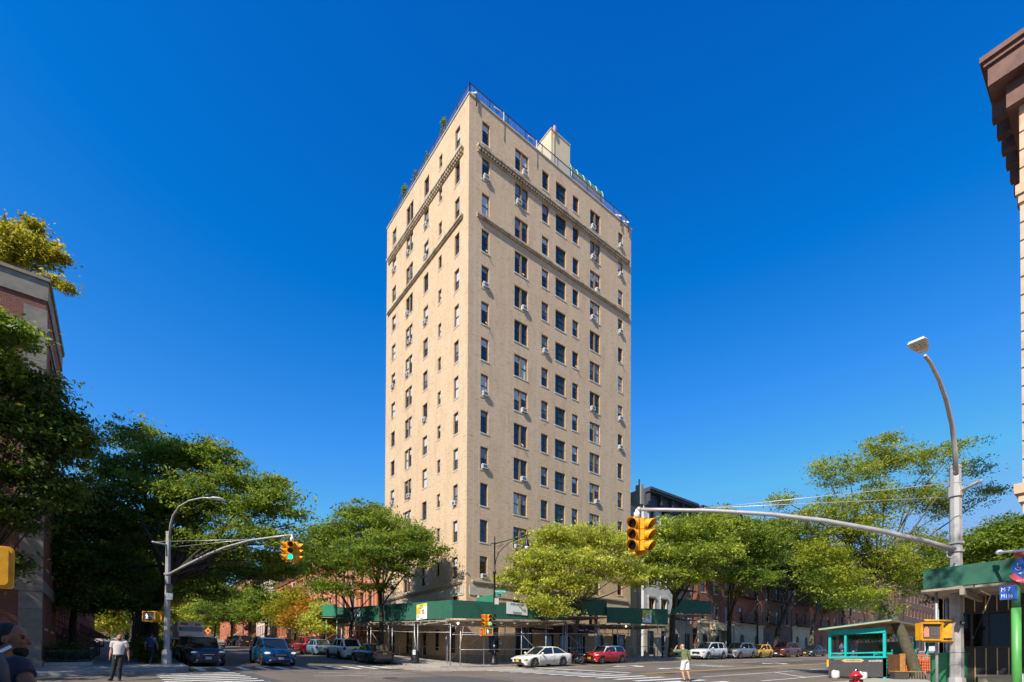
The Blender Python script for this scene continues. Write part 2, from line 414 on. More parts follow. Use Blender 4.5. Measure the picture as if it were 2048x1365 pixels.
# window meshes: local x along wall, y into wall (0 = wall face), z up from sill
_wc = {}
def window_mesh(w, h, kind):
    key = (round(w, 2), round(h, 2), kind)
    if key in _wc: return _wc[key]
    mb = MB(); d = .13; f = .055
    # brick mould frame (mat 0), sashes dark (mat 1), sill (mat 2)
    mb.box(0, f, d-.05, d+.06, 0, h, 0); mb.box(w-f, w, d-.05, d+.06, 0, h, 0); mb.box(f, w-f, d-.05, d+.06, h-f, h, 0); mb.box(f, w-f, d-.05, d+.06, 0, f*.8, 0)
    bays = [(f, w-f)]
    if kind == 'double':
        mb.box(w/2-.09, w/2+.09, d-.07, d+.06, f*.8, h-f, 0); bays = [(f, w/2-.09), (w/2+.09, w-f)]
    for a, b in bays:
        s_ = .035; zm = h*.5
        mb.box(a, b, d-.005, d+.05, zm-.03, zm+.03, 1)
        for x in (a, b-s_): mb.box(x, x+s_, d+.002, d+.05, f*.8, zm-.03, 1); mb.box(x, x+s_, d-.008, d+.05, zm+.03, h-f, 1)
        mb.box(a+s_, b-s_, d+.002, d+.05, f*.8, f*.8+.05, 1); mb.box(a+s_, b-s_, d-.008, d+.05, h-f-.04, h-f, 1)
    if kind == 'stair':
        for k in range(1, 3): mb.box(w*k/3-.012, w*k/3+.012, d+.006, d+.05, f, h-f, 1)
    mb.box(-.07, w+.07, -.035, d+.05, -.11, -.001, 2)
    o = mb.build('window', [M_frame, M_dframe, M_sill]); me = o.data; bpy.data.objects.remove(o)
    _wc[key] = me; return me
def pane_mesh(w, h, kind, style):
    key = ('p', round(w, 2), round(h, 2), kind, style)
    if key in _wc: return _wc[key]
    mb = MB(); d = .165; f = .055; r_ = random.Random(hash((style, 3)) & 255)
    bays = [(f, w-f)] if kind != 'double' else [(f, w/2-.09), (w/2+.09, w-f)]
    for k, (a, b) in enumerate(bays):
        st = (style+k*(style % 3)) % 8
        top = {0: 0, 1: .46, 2: .30, 3: 0, 4: .95, 5: .46, 6: .62, 7: .2}[st] if kind != 'stair' else 0
        g = {0: 0, 1: 1, 2: 0, 3: 0, 4: 1, 5: 0, 6: 1, 7: 0}[st]
        zb = h - f - top*(h-2*f)
        mm = 3 if st in (1, 2, 4) else 4
        if kind == 'stair': g = 2
        mb.box(a, b, d, d+.012, .04, zb, g)
        if top: mb.box(a, b, d+.002, d+.012, zb, h-f, mm)
    o = mb.build('pane', [M_gl[0], M_gl[1], M_stair if kind == 'stair' else M_gl[2], M_blind, M_blind2]); me = o.data; bpy.data.objects.remove(o)
    _wc[key] = me; return me
tower = thing('apartment_tower', 'tall cream brick corner apartment tower rising above the street trees', 'apartment building', (TX0, TY0, 0))
def tl(x, y, z): return (x-TX0, y-TY0, z)
Rcols = [(1.29, .76, 1.86, 'single'), (4.74, 1.49, 1.90, 'double'), (7.85, .81, 1.68, 'single'), (9.54, 1.31, 1.72, 'stair'), (11.73, .79, 1.55, 'single'), (14.11, 1.45, 1.90, 'double'), (18.28, .72, 1.58, 'single')]
Lcols = [(1.39, .75, 1.78, 'single'), (4.30, .56, 1.18, 'single'), (6.72, .90, 1.70, 'single'), (9.83, 1.47, 1.86, 'double'), (13.61, .92, 1.55, 'single')]
ops_r = []; ops_l = []
NF = 14
for i in range(NF):
    zt = ZW - 3*i
    for c, w, h, k in Rcols: ops_r.append((c, c+w, zt-h, zt))
    for c, w, h, k in Lcols: ops_l.append((c, c+w, zt-h, zt))
# ground floor openings (doors, windows behind the scaffold)
gr = [(2.2, 3.3, 3.0, 5.2), (5.0, 7.0, 2.55, 5.3), (8.6, 9.5, 2.0, 4.8), (10.2, 11.6, 1.5, 4.9), (12.5, 13.6, 1.6, 4.8), (15.2, 16.2, 3.1, 5.0), (17.6, 19.6, 1.8, 5.2)]
gl = [(1.6, 2.5, 2.9, 5.0), (4.3, 5.0, 3.2, 5.0), (6.6, 7.6, 2.0, 5.0), (9.4, 10.7, 3.0, 5.3), (13.2, 14.4, 2.4, 5.2)]
mb = MB()
wall_open(mb, 'y', 0, 0, TX1-TX0, -1, TZ, ops_r + gr, .2, 1)
wall_open(mb, 'x', 0, 0, TY1-TY0, -1, TZ, ops_l + gl, .2, 1)
W_, D_ = TX1-TX0, TY1-TY0
mb.add([(W_, 0, -1), (W_, D_, -1), (W_, D_, TZ), (W_, 0, TZ)], [(0, 1, 2, 3)])
mb.add([(0, D_, -1), (W_, D_, -1), (W_, D_, TZ), (0, D_, TZ)], [(0, 1, 2, 3)])
wall = mb.build('wall', M_tb, tower, fixn=False)
# small soldier-brick patch lines and water table
mb = MB()
mb.box(.25, W_-.25, .25, D_-.25, TZ-.9, TZ-.7); mb.build('roof', mat('roof_felt', (.08, .08, .08), .9), tower)
mb = MB(); t = .3
mb.box(-.07, W_+.07, -.07, t, TZ, TZ+.1); mb.box(-.07, t, t, D_-t, TZ, TZ+.1); mb.box(-.07, W_+.07, D_-t, D_+.07, TZ, TZ+.1); mb.box(W_-t, W_+.07, t, D_-t, TZ, TZ+.1)
mb.build('coping', M_stone, tower)
# belt courses
def belt(name, z, p, h, m_, dent=False, x0=.76, y0=.76):
    mb = MB()
    mb.box(x0, W_-.45, -p, .02, z, z+h); mb.box(x0+.04, W_-.5, -p*.62, .02, z-h*.7, z)
    mb.box(-p, .02, y0, D_-.45, z, z+h); mb.box(-p*.62, .02, y0+.04, D_-.5, z-h*.7, z)
    if dent:
        k = x0+.1
        while k < W_-.6: mb.box(k, k+.13, -p*.8, .01, z-h*1.5, z-.001); k += .29
        k = y0+.1
        while k < D_-.6: mb.box(-p*.8, .01, k, k+.13, z-h*1.5, z-.001); k += .29
        mb.box(x0+.04, W_-.5, -p*.35, .02, z-h*2.1, z-h*1.5); mb.box(-p*.35, .02, y0+.04, D_-.5, z-h*2.1, z-h*1.5)
    mb.build(name, m_, tower)
belt('cornice', 44.25, .30, .17, M_dstone, True)
belt('belt_course', 38.62, .24, .16, M_dstone)
belt('belt_course', 8.62, .20, .14, M_stone, x0=.5, y0=.5)
mb = MB(); mb.box(.3, W_-.3, -.06, .02, 7.55, 8.3); mb.box(-.06, .02, .3, D_-.3, 7.55, 8.3); mb.build('stone_band', M_stone, tower)
mb = MB(); mb.box(0, W_, -.08, .02, .6, 2.75); mb.box(-.08, .02, -.08, D_, .6, 2.75)
mb.build('plinth', mat('plinth_stone', (.38, .31, .22), .85, var=.2, vs=2.5, dirt=(.15, .12, .08)), tower)
# thin vertical downlines on the brick
mb = MB()
for x in (.62, 1.12, 3.95, 7.35, 17.0, 19.4): mb.box(x-.012, x+.012, -.004, -.001, 9.0, TZ)
for y in (.45, .95): mb.box(-.004, -.001, y-.012, y+.012, 9.0, TZ-5)
mb.build('joint_line', mat('grey_cable', (.62, .56, .5), .6), tower)
# windows: about a hundred largest as parts, the remainder (lowest, hidden in the trees) as one object
wi = 0
rest = MB(); restn = 0
ac_spots = {('R', 0, 1): .1, ('R', 0, 4): .25, ('R', 0, 7): .15, ('R', 0, 9): .15, ('R', 0, 12): .15, ('R', 1, 0): .85, ('R', 1, 1): .1, ('R', 1, 4): .85, ('R', 1, 7): .85, ('R', 1, 9): .85, ('R', 1, 11): .1,
            ('R', 2, 5): .2, ('R', 5, 0): .1, ('R', 5, 1): .1, ('R', 5, 2): .85, ('R', 5, 3): .1, ('R', 5, 6): .1, ('R', 5, 9): .85, ('R', 6, 0): .2, ('R', 6, 1): .2, ('R', 6, 3): .2, ('R', 6, 6): .2, ('R', 6, 7): .2,
            ('L', 4, 1): .3, ('L', 4, 5): .3, ('L', 4, 9): .3, ('L', 3, 1): .8, ('L', 3, 3): .8, ('L', 3, 4): .15, ('L', 3, 5): .8, ('L', 3, 9): .1, ('L', 2, 1): .3, ('L', 2, 2): .1, ('L', 2, 4): .3, ('L', 2, 7): .15, ('L', 0, 10): .3}
LEFT = Matrix(((0, 1, 0), (1, 0, 0), (0, 0, 1)))
stick_spots = {('R', 0, 3), ('R', 0, 5), ('R', 1, 3), ('R', 1, 8), ('R', 4, 5), ('R', 6, 4), ('L', 4, 4), ('L', 4, 6)}
def put_on(face, a, z):
    # local position and z rotation of a window (x along wall, y inwards)
    return ((a, 0, z), 0) if face == 'R' else ((0, a, z), None)
wr = random.Random(11)
cand = []
for face, cols in (('R', Rcols), ('L', Lcols)):
    for ci, (c, w, h, k) in enumerate(cols):
        for i in range(NF):
            hid = i >= 12 or (face == 'R' and ci >= 1 and i >= 11) or (face == 'L' and ci >= 3 and i >= 10) or (face == 'L' and ci == 1 and i > 3)
            cand.append((hid, face, ci, i, c, w, h, k))
def flipmesh(me, key):
    k = ('fl', key)
    if k in _wc: return _wc[k]
    m2 = me.copy(); m2.transform(Matrix(((0, 1, 0, 0), (1, 0, 0, 0), (0, 0, 1, 0), (0, 0, 0, 1)))); m2.flip_normals(); _wc[k] = m2; return m2
M_ac = mat('ac_casing', (.62, .61, .58), .5); M_acd = mat('ac_grille', (.10, .12, .15), .5); M_stick = mat('support_timber', (.60, .45, .24), .7)
def ac_mesh():
    mb = MB(); mb.box(-.25, .25, -.20, .12, .0, .35, 0)
    mb.box(-.19, .19, -.205, -.199, .05, .29, 1)
    for s_ in (-1, 1):
        for k in range(4): mb.box(s_*.2545-.003, s_*.2545+.003, -.17, -.04, .07+k*.06, .10+k*.06, 1)
    mb.bar((.04, -.15, 0), (.04, -.02, -.30), .035, mi=2)
    o = mb.build('air_conditioner', [M_ac, M_acd, M_stick]); me = o.data; bpy.data.objects.remove(o); return me
AC = ac_mesh(); ACL = flipmesh(AC, 'ac')
def ordinal(i): return ['top', 'second', 'third', 'fourth', 'fifth', 'sixth', 'seventh', 'eighth', 'ninth', 'tenth', 'eleventh', 'twelfth', 'thirteenth', 'fourteenth'][i]
colname = {('R', 0): 'in the corner column', ('R', 1): 'in the paired windows near the corner', ('R', 2): 'in the third column', ('R', 5): 'in the far paired windows', ('R', 6): 'in the far column',
           ('L', 0): 'in the corner column', ('L', 2): 'in the middle column', ('L', 3): 'in the paired windows', ('L', 4): 'in the far column'}
vis = [q for q in cand if not q[0]]
sel = set((q[1], q[2], q[3]) for q in sorted(vis, key=lambda q: (-(q[5]*q[6])*(1 if q[1] == 'R' else .75)*(46/(46+q[4]))))[:100])
styl = {}
for hid, face, ci, i, c, w, h, k in cand:
    st = wr.choice([0, 0, 0, 3, 1, 1, 2, 2, 4, 5, 6, 6, 7, 7]) if k != 'stair' else 0
    if face == 'L': st = wr.choice([0, 1, 1, 4, 2, 6, 5])
    zt = ZW-3*i; me = window_mesh(w, h, k); pm = pane_mesh(w, h, k, st)
    if face == 'L': me = flipmesh(me, ('w', w, h, k)); pm = flipmesh(pm, ('p', w, h, k, st))
    loc = (c, 0, zt-h) if face == 'R' else (0, c, zt-h)
    if (face, ci, i) in sel:
        o = inst(me, 'window', tower, loc); p = inst(pm, 'pane', o)
    else:
        base = len(rest.v)
        for src, offm in ((me, 0), (pm, 3)):
            b0 = len(rest.v); rest.v += [v.co + Vector(loc) for v in src.vertices]
            for pl in src.polygons: rest.f.append([b0+q for q in pl.vertices]); rest.m.append(pl.material_index+offm); rest.sm.append(False)
    if (face, ci, i) in ac_spots:
        t_ = ac_spots[(face, ci, i)]; a = c + .30 + (w-.6)*t_ if w > 1 else c + w/2
        L_ = (TX0+a, TY0, zt-h+.05) if face == 'R' else (TX0, TY0+a, zt-h+.05)
        o = bpy.data.objects.new('air_conditioner', AC if face == 'R' else ACL); COL.objects.link(o); o.location = L_
        if (face, ci, i) in (('R', 0, 4), ('R', 6, 3), ('R', 6, 7)): o.location.z += .02
        tag(o, 'white air conditioner %s, %s row down, %s face' % (colname[(face, ci)], ordinal(i), 'darker' if face == 'R' else 'sunlit'), 'air conditioner', 'air conditioners in the tower windows')
    if (face, ci, i) in stick_spots:
        mb = MB(); mb.bar((c+w*.6, -.22, zt-h-.02), (c+w*.6+.02, .05, zt-h+.30), .05) if face == 'R' else mb.bar((-.22, c+w*.5, zt-h-.02), (.05, c+w*.5, zt-h+.2), .05)
        mb.build('support_timber', M_stick, tower)
o = rest.build('windows_small', [M_frame, M_dframe, M_sill, M_gl[0], M_gl[1], M_gl[2], M_blind, M_blind2], tower, fixn=False); o['kind'] = 'stuff'; o.name = 'window_rest'
# entrance glazing at street level
for a, b, z0, z1 in gl:
    mb = MB(); mb.box(.16, .18, a, b, z0, z1, 0); mb.box(.1, .159, a, a+.06, z0, z1, 1); mb.box(.1, .159, b-.06, b, z0, z1, 1); mb.build('ground_floor_window', [M_gl[0], M_dframe], tower)
for a, b, z0, z1 in gr:
    mb = MB(); mb.box(a, b, .16, .18, z0, z1, 0)
    mb.box(a, a+.06, .1, .159, z0, z1, 1); mb.box(b-.06, b, .1, .159, z0, z1, 1); mb.box(a+.06, b-.06, .1, .159, z1-.07, z1, 1)
    if z0 > 2.5:
        x = a+.15
        while x < b-.1: mb.box(x, x+.02, .03, .05, z0, z1, 1); x += .14
    mb.build('ground_floor_window' if z0 > 2.5 else 'entrance_door', [M_gl[0], M_dframe], tower)
# roof railing: a part of the building
mb = MB(); zr = TZ+.1
M_rail = mat('dark_blue_railing', (.03, .04, .09), .5)
M_baluster = mat('pale_baluster', (.18, .2, .32), .5)
RX0, RY0, RX1, RY1 = .12, .12, W_-.3, D_-.9
for a, b in (((RX0, RY0), (RX1, RY0)), ((RX0, RY0), (RX0, RY1)), ((RX0, RY1), (RX0+1.6, RY1)), ((RX1, RY0), (RX1, RY0+4))):
    A = Vector((*a, 0)); B = Vector((*b, 0)); n = max(1, int((B-A).length/.13))
    mb.bar(A+Vector((0, 0, zr+.98)), B+Vector((0, 0, zr+.98)), .05, mi=0); mb.bar(A+Vector((0, 0, zr+.12)), B+Vector((0, 0, zr+.12)), .03, mi=0)
    for i in range(n+1):
        p = A+(B-A)*i/n; big = i % 15 == 0
        mb.bar(p+Vector((0, 0, zr)), p+Vector((0, 0, zr+(1.06 if big else .98))), .05 if big else .016, mi=0 if big else 1)
mb.build('roof_railing', [M_rail, M_baluster], tower)
# roof bulkhead with a pale parapet trim and pink cover
M_bulk = mat('cream_render', (.62, .50, .33), .9, var=.08, vs=1.2); M_pink = mat('pink_tarp', (.75, .32, .3), .7)
bk = thing('roof_bulkhead', 'cream rendered stair bulkhead standing on the tower roof', 'roof structure', (0, 0, TZ-.7))
mb = MB(); bx0, bx1, by0, by1, bt = 34.35, 37.05, 38.0, 43.2, 57.5
mb.box(bx0, bx1, by0, by1, 0, bt-TZ+.7); mb.build('wall', M_bulk, bk)
mb = MB(); mb.box(bx0-.06, bx1+.06, by0-.06, by1+.06, bt-TZ+.7, bt-TZ+.82); mb.build('coping', M_stone, bk)
mb = MB(); mb.ell((bx0+.35, by0-.16, bt-TZ+.75), (.22, .1, .42), 8, 6); mb.build('tarp', M_pink, bk)
mb = MB(); mb.tube([(bx0+.35, by0-.05, 0), (bx0+.35, by0-.05, bt-TZ+.3)], .03, 6); mb.build('pipe', mat('cream_pipe', (.5, .36, .22), .6), bk)
# white davits clamped over the parapet
M_white = mat('white_metal', (.75, .75, .73), .4)
M_dk = mat('dark_metal', (.04, .04, .045), .5)
def davit(x, label):
    t_ = thing('roof_davit', label, 'davit', (TX0+x, TY0, TZ), 0, 'davits clamped to the roof edge')
    mb = MB(); mb.bar((0, .5, .95), (0, -.18, .35), .09); mb.bar((0, .4, .1), (0, .1, .7), .05); mb.bar((-.1, .5, .95), (.1, .5, .95), .06); mb.build('arm', M_white, t_)
    mb = MB(); mb.box(-.05, .05, -.17, -.09, -.65, .2); mb.box(-.05, .05, -.17, .35, .2, .26); mb.build('hook', M_dk, t_)
davit(.62, 'white davit over the tower parapet nearest the corner'); davit(18.55, 'white davit over the tower parapet, second from the far end'); davit(19.75, 'white davit over the tower parapet at the far end')
for x, lb in ((3.3, 'white bracket strut leaning over the roof rail above the second window column'), (7.0, 'white bracket strut leaning over the roof rail left of the bulkhead')):
    t_ = thing('rail_bracket', lb, 'bracket', (TX0+x, TY0, TZ), 0, 'white struts on the roof rail')
    mb = MB(); mb.bar((.25, .2, 1.05), (-.75, .05, .75), .07); mb.bar((.25, .1, 1.05), (.25, .05, -.1), .05); mb.build('strut', M_white, t_)
    mb = MB(); mb.tube([(.25, -.03, -.1), (.25, -.03, -1.6)], .018, 6); mb.build('cable', M_dk, t_)
# awning trellis on the roof
gt = thing('roof_trellis', 'green arched awning and slatted screen behind the roof rail', 'roof screen', (33.4, 33.96, TZ+.1))
mb = MB(); 
for i in range(34): mb.box(i*.13, i*.13+.07, 0, .03, .05, 1.25)
mb.build('slat_screen', mat('slat_wood', (.35, .29, .18), .7, var=.3), gt)
mb = MB()
for i in range(5):
    a0 = i*.9; n = 8; vs_ = []
    for k in range(n+1):
        an = math.pi*k/n*.5; 
        for x in (a0, a0+.87): vs_.append((x, .06+.4*(1-math.cos(an)), .9+1.15*math.sin(an)))
    mb.add(vs_, [(2*k, 2*k+1, 2*k+3, 2*k+2) for k in range(n)], True)
mb.build('awning', mat('green_canvas', (.05, .18, .15), .7), gt)
mb = MB()
for i in range(6):
    x = i*.9-.02; pts = [(x, .05+.4*(1-math.cos(a)), .9+1.17*math.sin(a)) for a in [math.pi*.5*k/6 for k in range(7)]]
    mb.tube([(x, .08, 0)]+pts, .035, 6)
mb.build('hoop', mat('pale_green_tube', (.4, .6, .3), .5), gt)
# ---------------------------------------------------------------- sidewalk sheds (scaffolding)
M_green = mat('green_plywood', (.018, .115, .070), .75, var=.3, vs=1.6, dirt=(.035, .065, .045), dscale=1.6, damt=.75)
M_green2 = mat('bright_green_plywood', (.02, .20, .11), .7, var=.15, vs=1.2)
M_plank = mat('shed_planks', (.33, .27, .21), .85, var=.35, vs=3)
M_galv = mat('galvanised_tube', (.42, .42, .43), .45, .4, var=.2, vs=8)
M_gold = mat('ochre_panel', (.62, .42, .03), .6)
M_signw = mat('sign_white', (.74, .75, .74), .5)
M_ink = mat('sign_black', (.02, .02, .025), .6)
M_ink2 = mat('sign_green', (.03, .30, .06), .6)
def panel_run(root, pts, mats, th=.05):
    """vertical board panel run; pts = list of (x, y, zbottom, ztop)"""
    mb = MB()
    for (xa, ya, ba, ta), (xb, yb, bb, tb) in zip(pts[:-1], pts[1:]):
        A = Vector((xa, ya)); B = Vector((xb, yb)); n = max(1, round((B-A).length/2.44)); d = (B-A).normalized(); q = Vector((-d.y, d.x))*th
        for i in range(n):
            s0 = i/n; s1 = (i+1)/n - .012/(B-A).length
            P0 = A+(B-A)*s0; P1 = A+(B-A)*s1; b0 = ba+(bb-ba)*s0; b1 = ba+(bb-ba)*s1; t0 = ta+(tb-ta)*s0; t1 = ta+(tb-ta)*s1
            vs_ = []
            for P, b_, t_ in ((P0, b0, t0), (P1, b1, t1)):
                vs_ += [(P.x, P.y, b_), (P.x, P.y, t_), (P.x+q.x, P.y+q.y, t_), (P.x+q.x, P.y+q.y, b_)]
            mb.add(vs_, [(0, 1, 5, 4), (1, 2, 6, 5), (2, 3, 7, 6), (3, 0, 4, 7), (0, 3, 2, 1), (4, 5, 6, 7)])
    return mb.build('parapet_panel', mats, root)
postm = None
def shed_post(root, x, y, ztop):
    g = gz(x, y)+SWH; mb = MB(); mb.tube([(x, y, g), (x, y, ztop)], .038, 6); mb.box(x-.1, x+.1, y-.1, y+.1, g, g+.02)
    return mb.build('post', M_galv, root)
def rails(root, a, b, zs, diag=None):
    mb = MB()
    for z in zs: mb.tube([(a[0], a[1], gz(*a)+z), (b[0], b[1], gz(*b)+z)], .026, 5)
    o = mb.build('rail', M_galv, root) if zs else None
    if diag:
        mb = MB(); mb.tube([(a[0], a[1], gz(*a)+diag[0]), (b[0], b[1], gz(*b)+diag[1])], .02, 5); mb.build('brace', M_galv, root)
shed = thing('sidewalk_shed', 'long green plywood sidewalk shed on steel posts wrapping the base of the tower', 'scaffolding')
SX, SY = 17.7, 29.75
c0 = at(905, 1200, y=SY); c1 = at(905, 1237, y=SY); e0 = at(1137, 1213.5, y=SY); e1 = at(1137, 1241, y=SY)
SX = c0.x
l0 = at(672, 1217, x=SX); l1 = at(672, 1246.5, x=SX)
panel_run(shed, [(l0.x, l0.y, l1.z, l0.z), (c0.x, c0.y, c1.z, c0.z)], M_green)
panel_run(shed, [(c0.x+.01, c0.y, c1.z, c0.z), (e0.x, e0.y, e1.z, e0.z)], M_green)
# raised bay at the entrance and lower run beyond
h0 = at(1130, 1198, y=SY+.25); h1 = at(1130, 1229, y=SY+.25); k0 = at(1214, 1201, y=SY+.25); k1 = at(1214, 1232, y=SY+.25)
panel_run(shed, [(h0.x, h0.y, h1.z, h0.z), (k0.x, k0.y, k1.z, k0.z)], M_green)
f0 = at(1214, 1214.5, y=SY); f1 = at(1214, 1246, y=SY); r0 = at(1336, 1219, y=SY); r1 = at(1336, 1250, y=SY)
panel_run(shed, [(f0.x+.02, f0.y, f1.z, f0.z), (r0.x, r0.y, r1.z, r0.z)], M_green)
mb = MB(); P_ = at(972, 1196, y=SY+1.3); mb.box(P_.x, P_.x+.06, SY+.3, SY+2.6, c0.z-.1, P_.z+.15); mb.build('parapet_panel', M_green2, shed)
# decks
def deck(root, x0, y0, x1, y1, za, zb, along, name='deck'):
    mb = MB(); n = int((y1-y0 if along == 'y' else x1-x0)/1.2)+1
    for i in range(n):
        s0, s1 = i/n, (i+1)/n-.004; z0 = za+(zb-za)*s0; z1 = za+(zb-za)*s1
        if along == 'y': q = [(x0, y0+(y1-y0)*s0, z0), (x1, y0+(y1-y0)*s0, z0), (x1, y0+(y1-y0)*s1, z1), (x0, y0+(y1-y0)*s1, z1)]
        else: q = [(x0+(x1-x0)*s0, y0, z0), (x0+(x1-x0)*s0, y1, z0), (x0+(x1-x0)*s1, y1, z1), (x0+(x1-x0)*s1, y0, z1)]
        vs_ = [(p[0], p[1], p[2]-.06) for p in q] + q
        mb.add(vs_, [(0, 1, 2, 3), (4, 5, 6, 7), (0, 1, 5, 4), (1, 2, 6, 5), (2, 3, 7, 6), (3, 0, 4, 7)])
    o = mb.build(name, M_plank, root)
deck(shed, SX-.25, SY-.25, BR-.1, l0.y, c1.z-.12, l1.z-.12, 'y')
deck(shed, SX-.25+.0, SY-.3, e0.x, BF-.25, c1.z-.13, e1.z-.13, 'x')
deck(shed, e0.x, SY, k0.x+.2, BF-.25, h1.z-.12, k1.z-.12, 'x')
deck(shed, k0.x+.2, SY-.3, r0.x, BF-.25, f1.z-.13, r1.z-.13, 'x')
# joists under the decks
mb = MB()
y = SY+.4
while y < l0.y:
    s_ = (y-SY)/(l0.y-SY); z = c1.z-.26+(l1.z-c1.z)*s_; mb.bar((SX-.3, y, z), (BR-.15, y, z), .09, .14); y += 1.25
x = SX+1.5
while x < r0.x:
    s_ = (x-SX)/(r0.x-SX); z = c1.z-.27+(r1.z-c1.z)*s_ + (.1 if e0.x < x < k0.x else 0); mb.bar((x, SY-.35, z), (x, BF-.3, z), .14, .09); x += 1.25
mb.build('joists', M_plank, shed)
# posts: street side and wall side
ys = [SY+.15, SY+5.0, SY+5.55, SY+9.6, SY+10.4, SY+14.2, SY+15, SY+19, SY+22]
for i, y in enumerate(ys):
    zt = c1.z-.2+(l1.z-c1.z)*(y-SY)/(l0.y-SY); shed_post(shed, SX-.05, y, zt); shed_post(shed, BR-.7, y+.3, zt)
    if i+1 < len(ys): rails(shed, (SX-.05, y), (SX-.05, ys[i+1]), (2.45, 3.0) if ys[i+1]-y > 1 else (), (.3, 2.4) if i % 3 == 1 else None)
    if ys[min(i+1, len(ys)-1)]-y > 1: rails(shed, (BR-.7, y+.3), (BR-.7, ys[i+1]+.3), (1.2, 2.45), (2.4, .3) if i % 3 == 0 else None)
xs = [c0.x+2.2, c0.x+6.1, c0.x+8.6, e0.x-.8, e0.x-.45, e0.x-.1, k0.x-.7, k0.x-.4, k0.x-.1, k0.x+4.0, k0.x+6.9, k0.x+10.2-2.6+1.4]
xs = [q for q in xs if q < r0.x-.2] + [r0.x-.7]
xs_px = [920, 1042, 1091, 1125, 1129.5, 1133, 1189, 1193, 1197, 1234, 1265, 1297, 1329]
xs = [at(p, 1300, y=SY).x for p in xs_px]
for i, x in enumerate(xs):
    zt = c1.z-.2+(r1.z-c1.z)*(x-SX)/(r0.x-SX) + (.35 if e0.x < x < k0.x+.1 else 0); shed_post(shed, x, SY-.05, zt); 
    if i not in (4, 7): shed_post(shed, x+.8, BF-.9, zt)
    if i+1 < len(xs) and xs[i+1]-x > 1.2: rails(shed, (x, SY-.05), (xs[i+1], SY-.05), (1.25, 2.45) if not (e0.x < x < k0.x-.5) else (2.45,), (2.4, .4) if i % 2 == 1 else None)
rails(shed, (SX, SY), (xs[0], SY-.05), (2.9, 2.3))
rails(shed, (xs[0], SY-.05), (xs[1], SY-.05), (2.9, 2.3))
# lamps hanging under the shed
for nm_, px_, py_, em in (('work_lamp', 916, 1247, (1, .9, .75)), ('work_lamp', 1252, 1253, (1, .85, .6)), ('warning_light', 1297, 1251, (1, .02, .02))):
    q = at(px_, py_, y=SY+.3); mb = MB(); mb.ell(q, .075, 8, 6); o = mb.build(nm_, mat(nm_+'_bulb%d' % px_, em, .4, emit=em, es=3 if nm_ == 'work_lamp' else 1.2), shed)
# signs on the shed
def sign_board(name, label, px0, px1, py0, py1, plane, texts, base=M_signw, band=None, off=.05):
    ax, c = plane
    a = at(px0, py0, **{ax: c}); b = at(px1, py1, **{ax: c})
    t_ = thing(name, label, 'sign', (min(a.x, b.x) if ax == 'y' else c-off, c-off if ax == 'y' else max(a.y, b.y), min(a.z, b.z)), 0 if ax == 'y' else -math.pi/2)
    w = abs(b.x-a.x) if ax == 'y' else abs(a.y-b.y); h = abs(a.z-b.z)
    mb = MB(); mb.box(0, w, 0, .03, 0, h); mb.build('board', base, t_)
    if band:
        for (x0, x1, z0, z1, m_) in band: mb = MB(); mb.box(x0*w, x1*w, -.006, -.001, z0*h, z1*h); mb.build('colour_field', m_, t_)
    for tx, fx, fz, sz, m_, xs_ in texts:
        text_mesh(tx, sz*h, m_, t_, (fx*w, -.012, fz*h), (math.pi/2, 0, 0), xs=xs_)
    return t_
sign_board('address_board', 'white board reading 50 West 106th Street on the green shed parapet', 1013, 1054, 1204, 1231.5, ('y', SY), [
    ('50 WEST 106TH STREET', .5, .84, .235, M_ink, .60), ('PHILIP CONSTRUCTION INC', .5, .18, .10, M_ink, .78), ('212 546 8100 BUILDERS AND RESTORERS', .5, .07, .07, M_ink, .72)])
spr = [('SPRING', .5, .88, .17, M_ink2, .82), ('SCAFFOLDING', .5, .73, .10, M_ink2, .80), ('718.392', .62, .55, .16, M_ink, .70), ('6355', .68, .40, .18, M_ink, .85), ('SPRINGSCAFFOLDING', .5, .06, .07, M_ink2, .62)]
bnd = [(0, .42, .36, .80, M_gold), (0, 1, .80, 1, mat('pale_yellow_field', (.62, .62, .1), .6)), (.06, .30, .12, .3, mat('pale_blue_field', (.35, .5, .6), .6))]
sign_board('scaffold_board', 'tall SPRING scaffolding advert board on the sunlit avenue side of the shed', 855, 834, 1206, 1241, ('x', SX), spr, band=bnd)
sign_board('scaffold_board', 'small SPRING scaffolding advert board near the far right end of the shed', 1284.5, 1302, 1220, 1247, ('y', SY), spr, band=bnd)
sign_board('permit_sheet', 'plain white notice sheet on the avenue side of the shed beside the tree trunk', 721, 705, 1217, 1238, ('x', SX), [('NOTICE', .5, .8, .14, M_ink, .8), ('WORK PERMIT', .5, .6, .1, M_ink, .7)])
# further sheds
shed2 = thing('sidewalk_shed', 'short bright green sidewalk shed further down the sunlit avenue', 'scaffolding')
a0 = at(674, 1209, x=16.9); a1 = at(674, 1233, x=16.9); b0 = at(632, 1211, x=16.9); b1 = at(632, 1232.5, x=16.9)
panel_run(shed2, [(16.9, b0.y, b1.z, b0.z), (16.9, a0.y, a1.z, a0.z)], M_green2)
panel_run(shed2, [(16.9, b0.y, b1.z, b0.z), (BR-.1, b0.y, b1.z, b0.z)], M_green)
deck(shed2, 16.8, a0.y, BR-.1, b0.y, a1.z-.1, b1.z-.1, 'y')
for y in (a0.y+.1, (a0.y+b0.y)/2, b0.y-.1): shed_post(shed2, 16.95, y, a1.z-.1); shed_post(shed2, BR-.8, y, a1.z-.1)
shed3 = thing('sidewalk_shed', 'dark green sidewalk shed in front of the white building', 'scaffolding')
a0 = at(1345, 1198, y=SY+.2); a1 = at(1345, 1226, y=SY+.2); b0 = at(1423, 1203, y=SY+.2); b1 = at(1423, 1229, y=SY+.2)
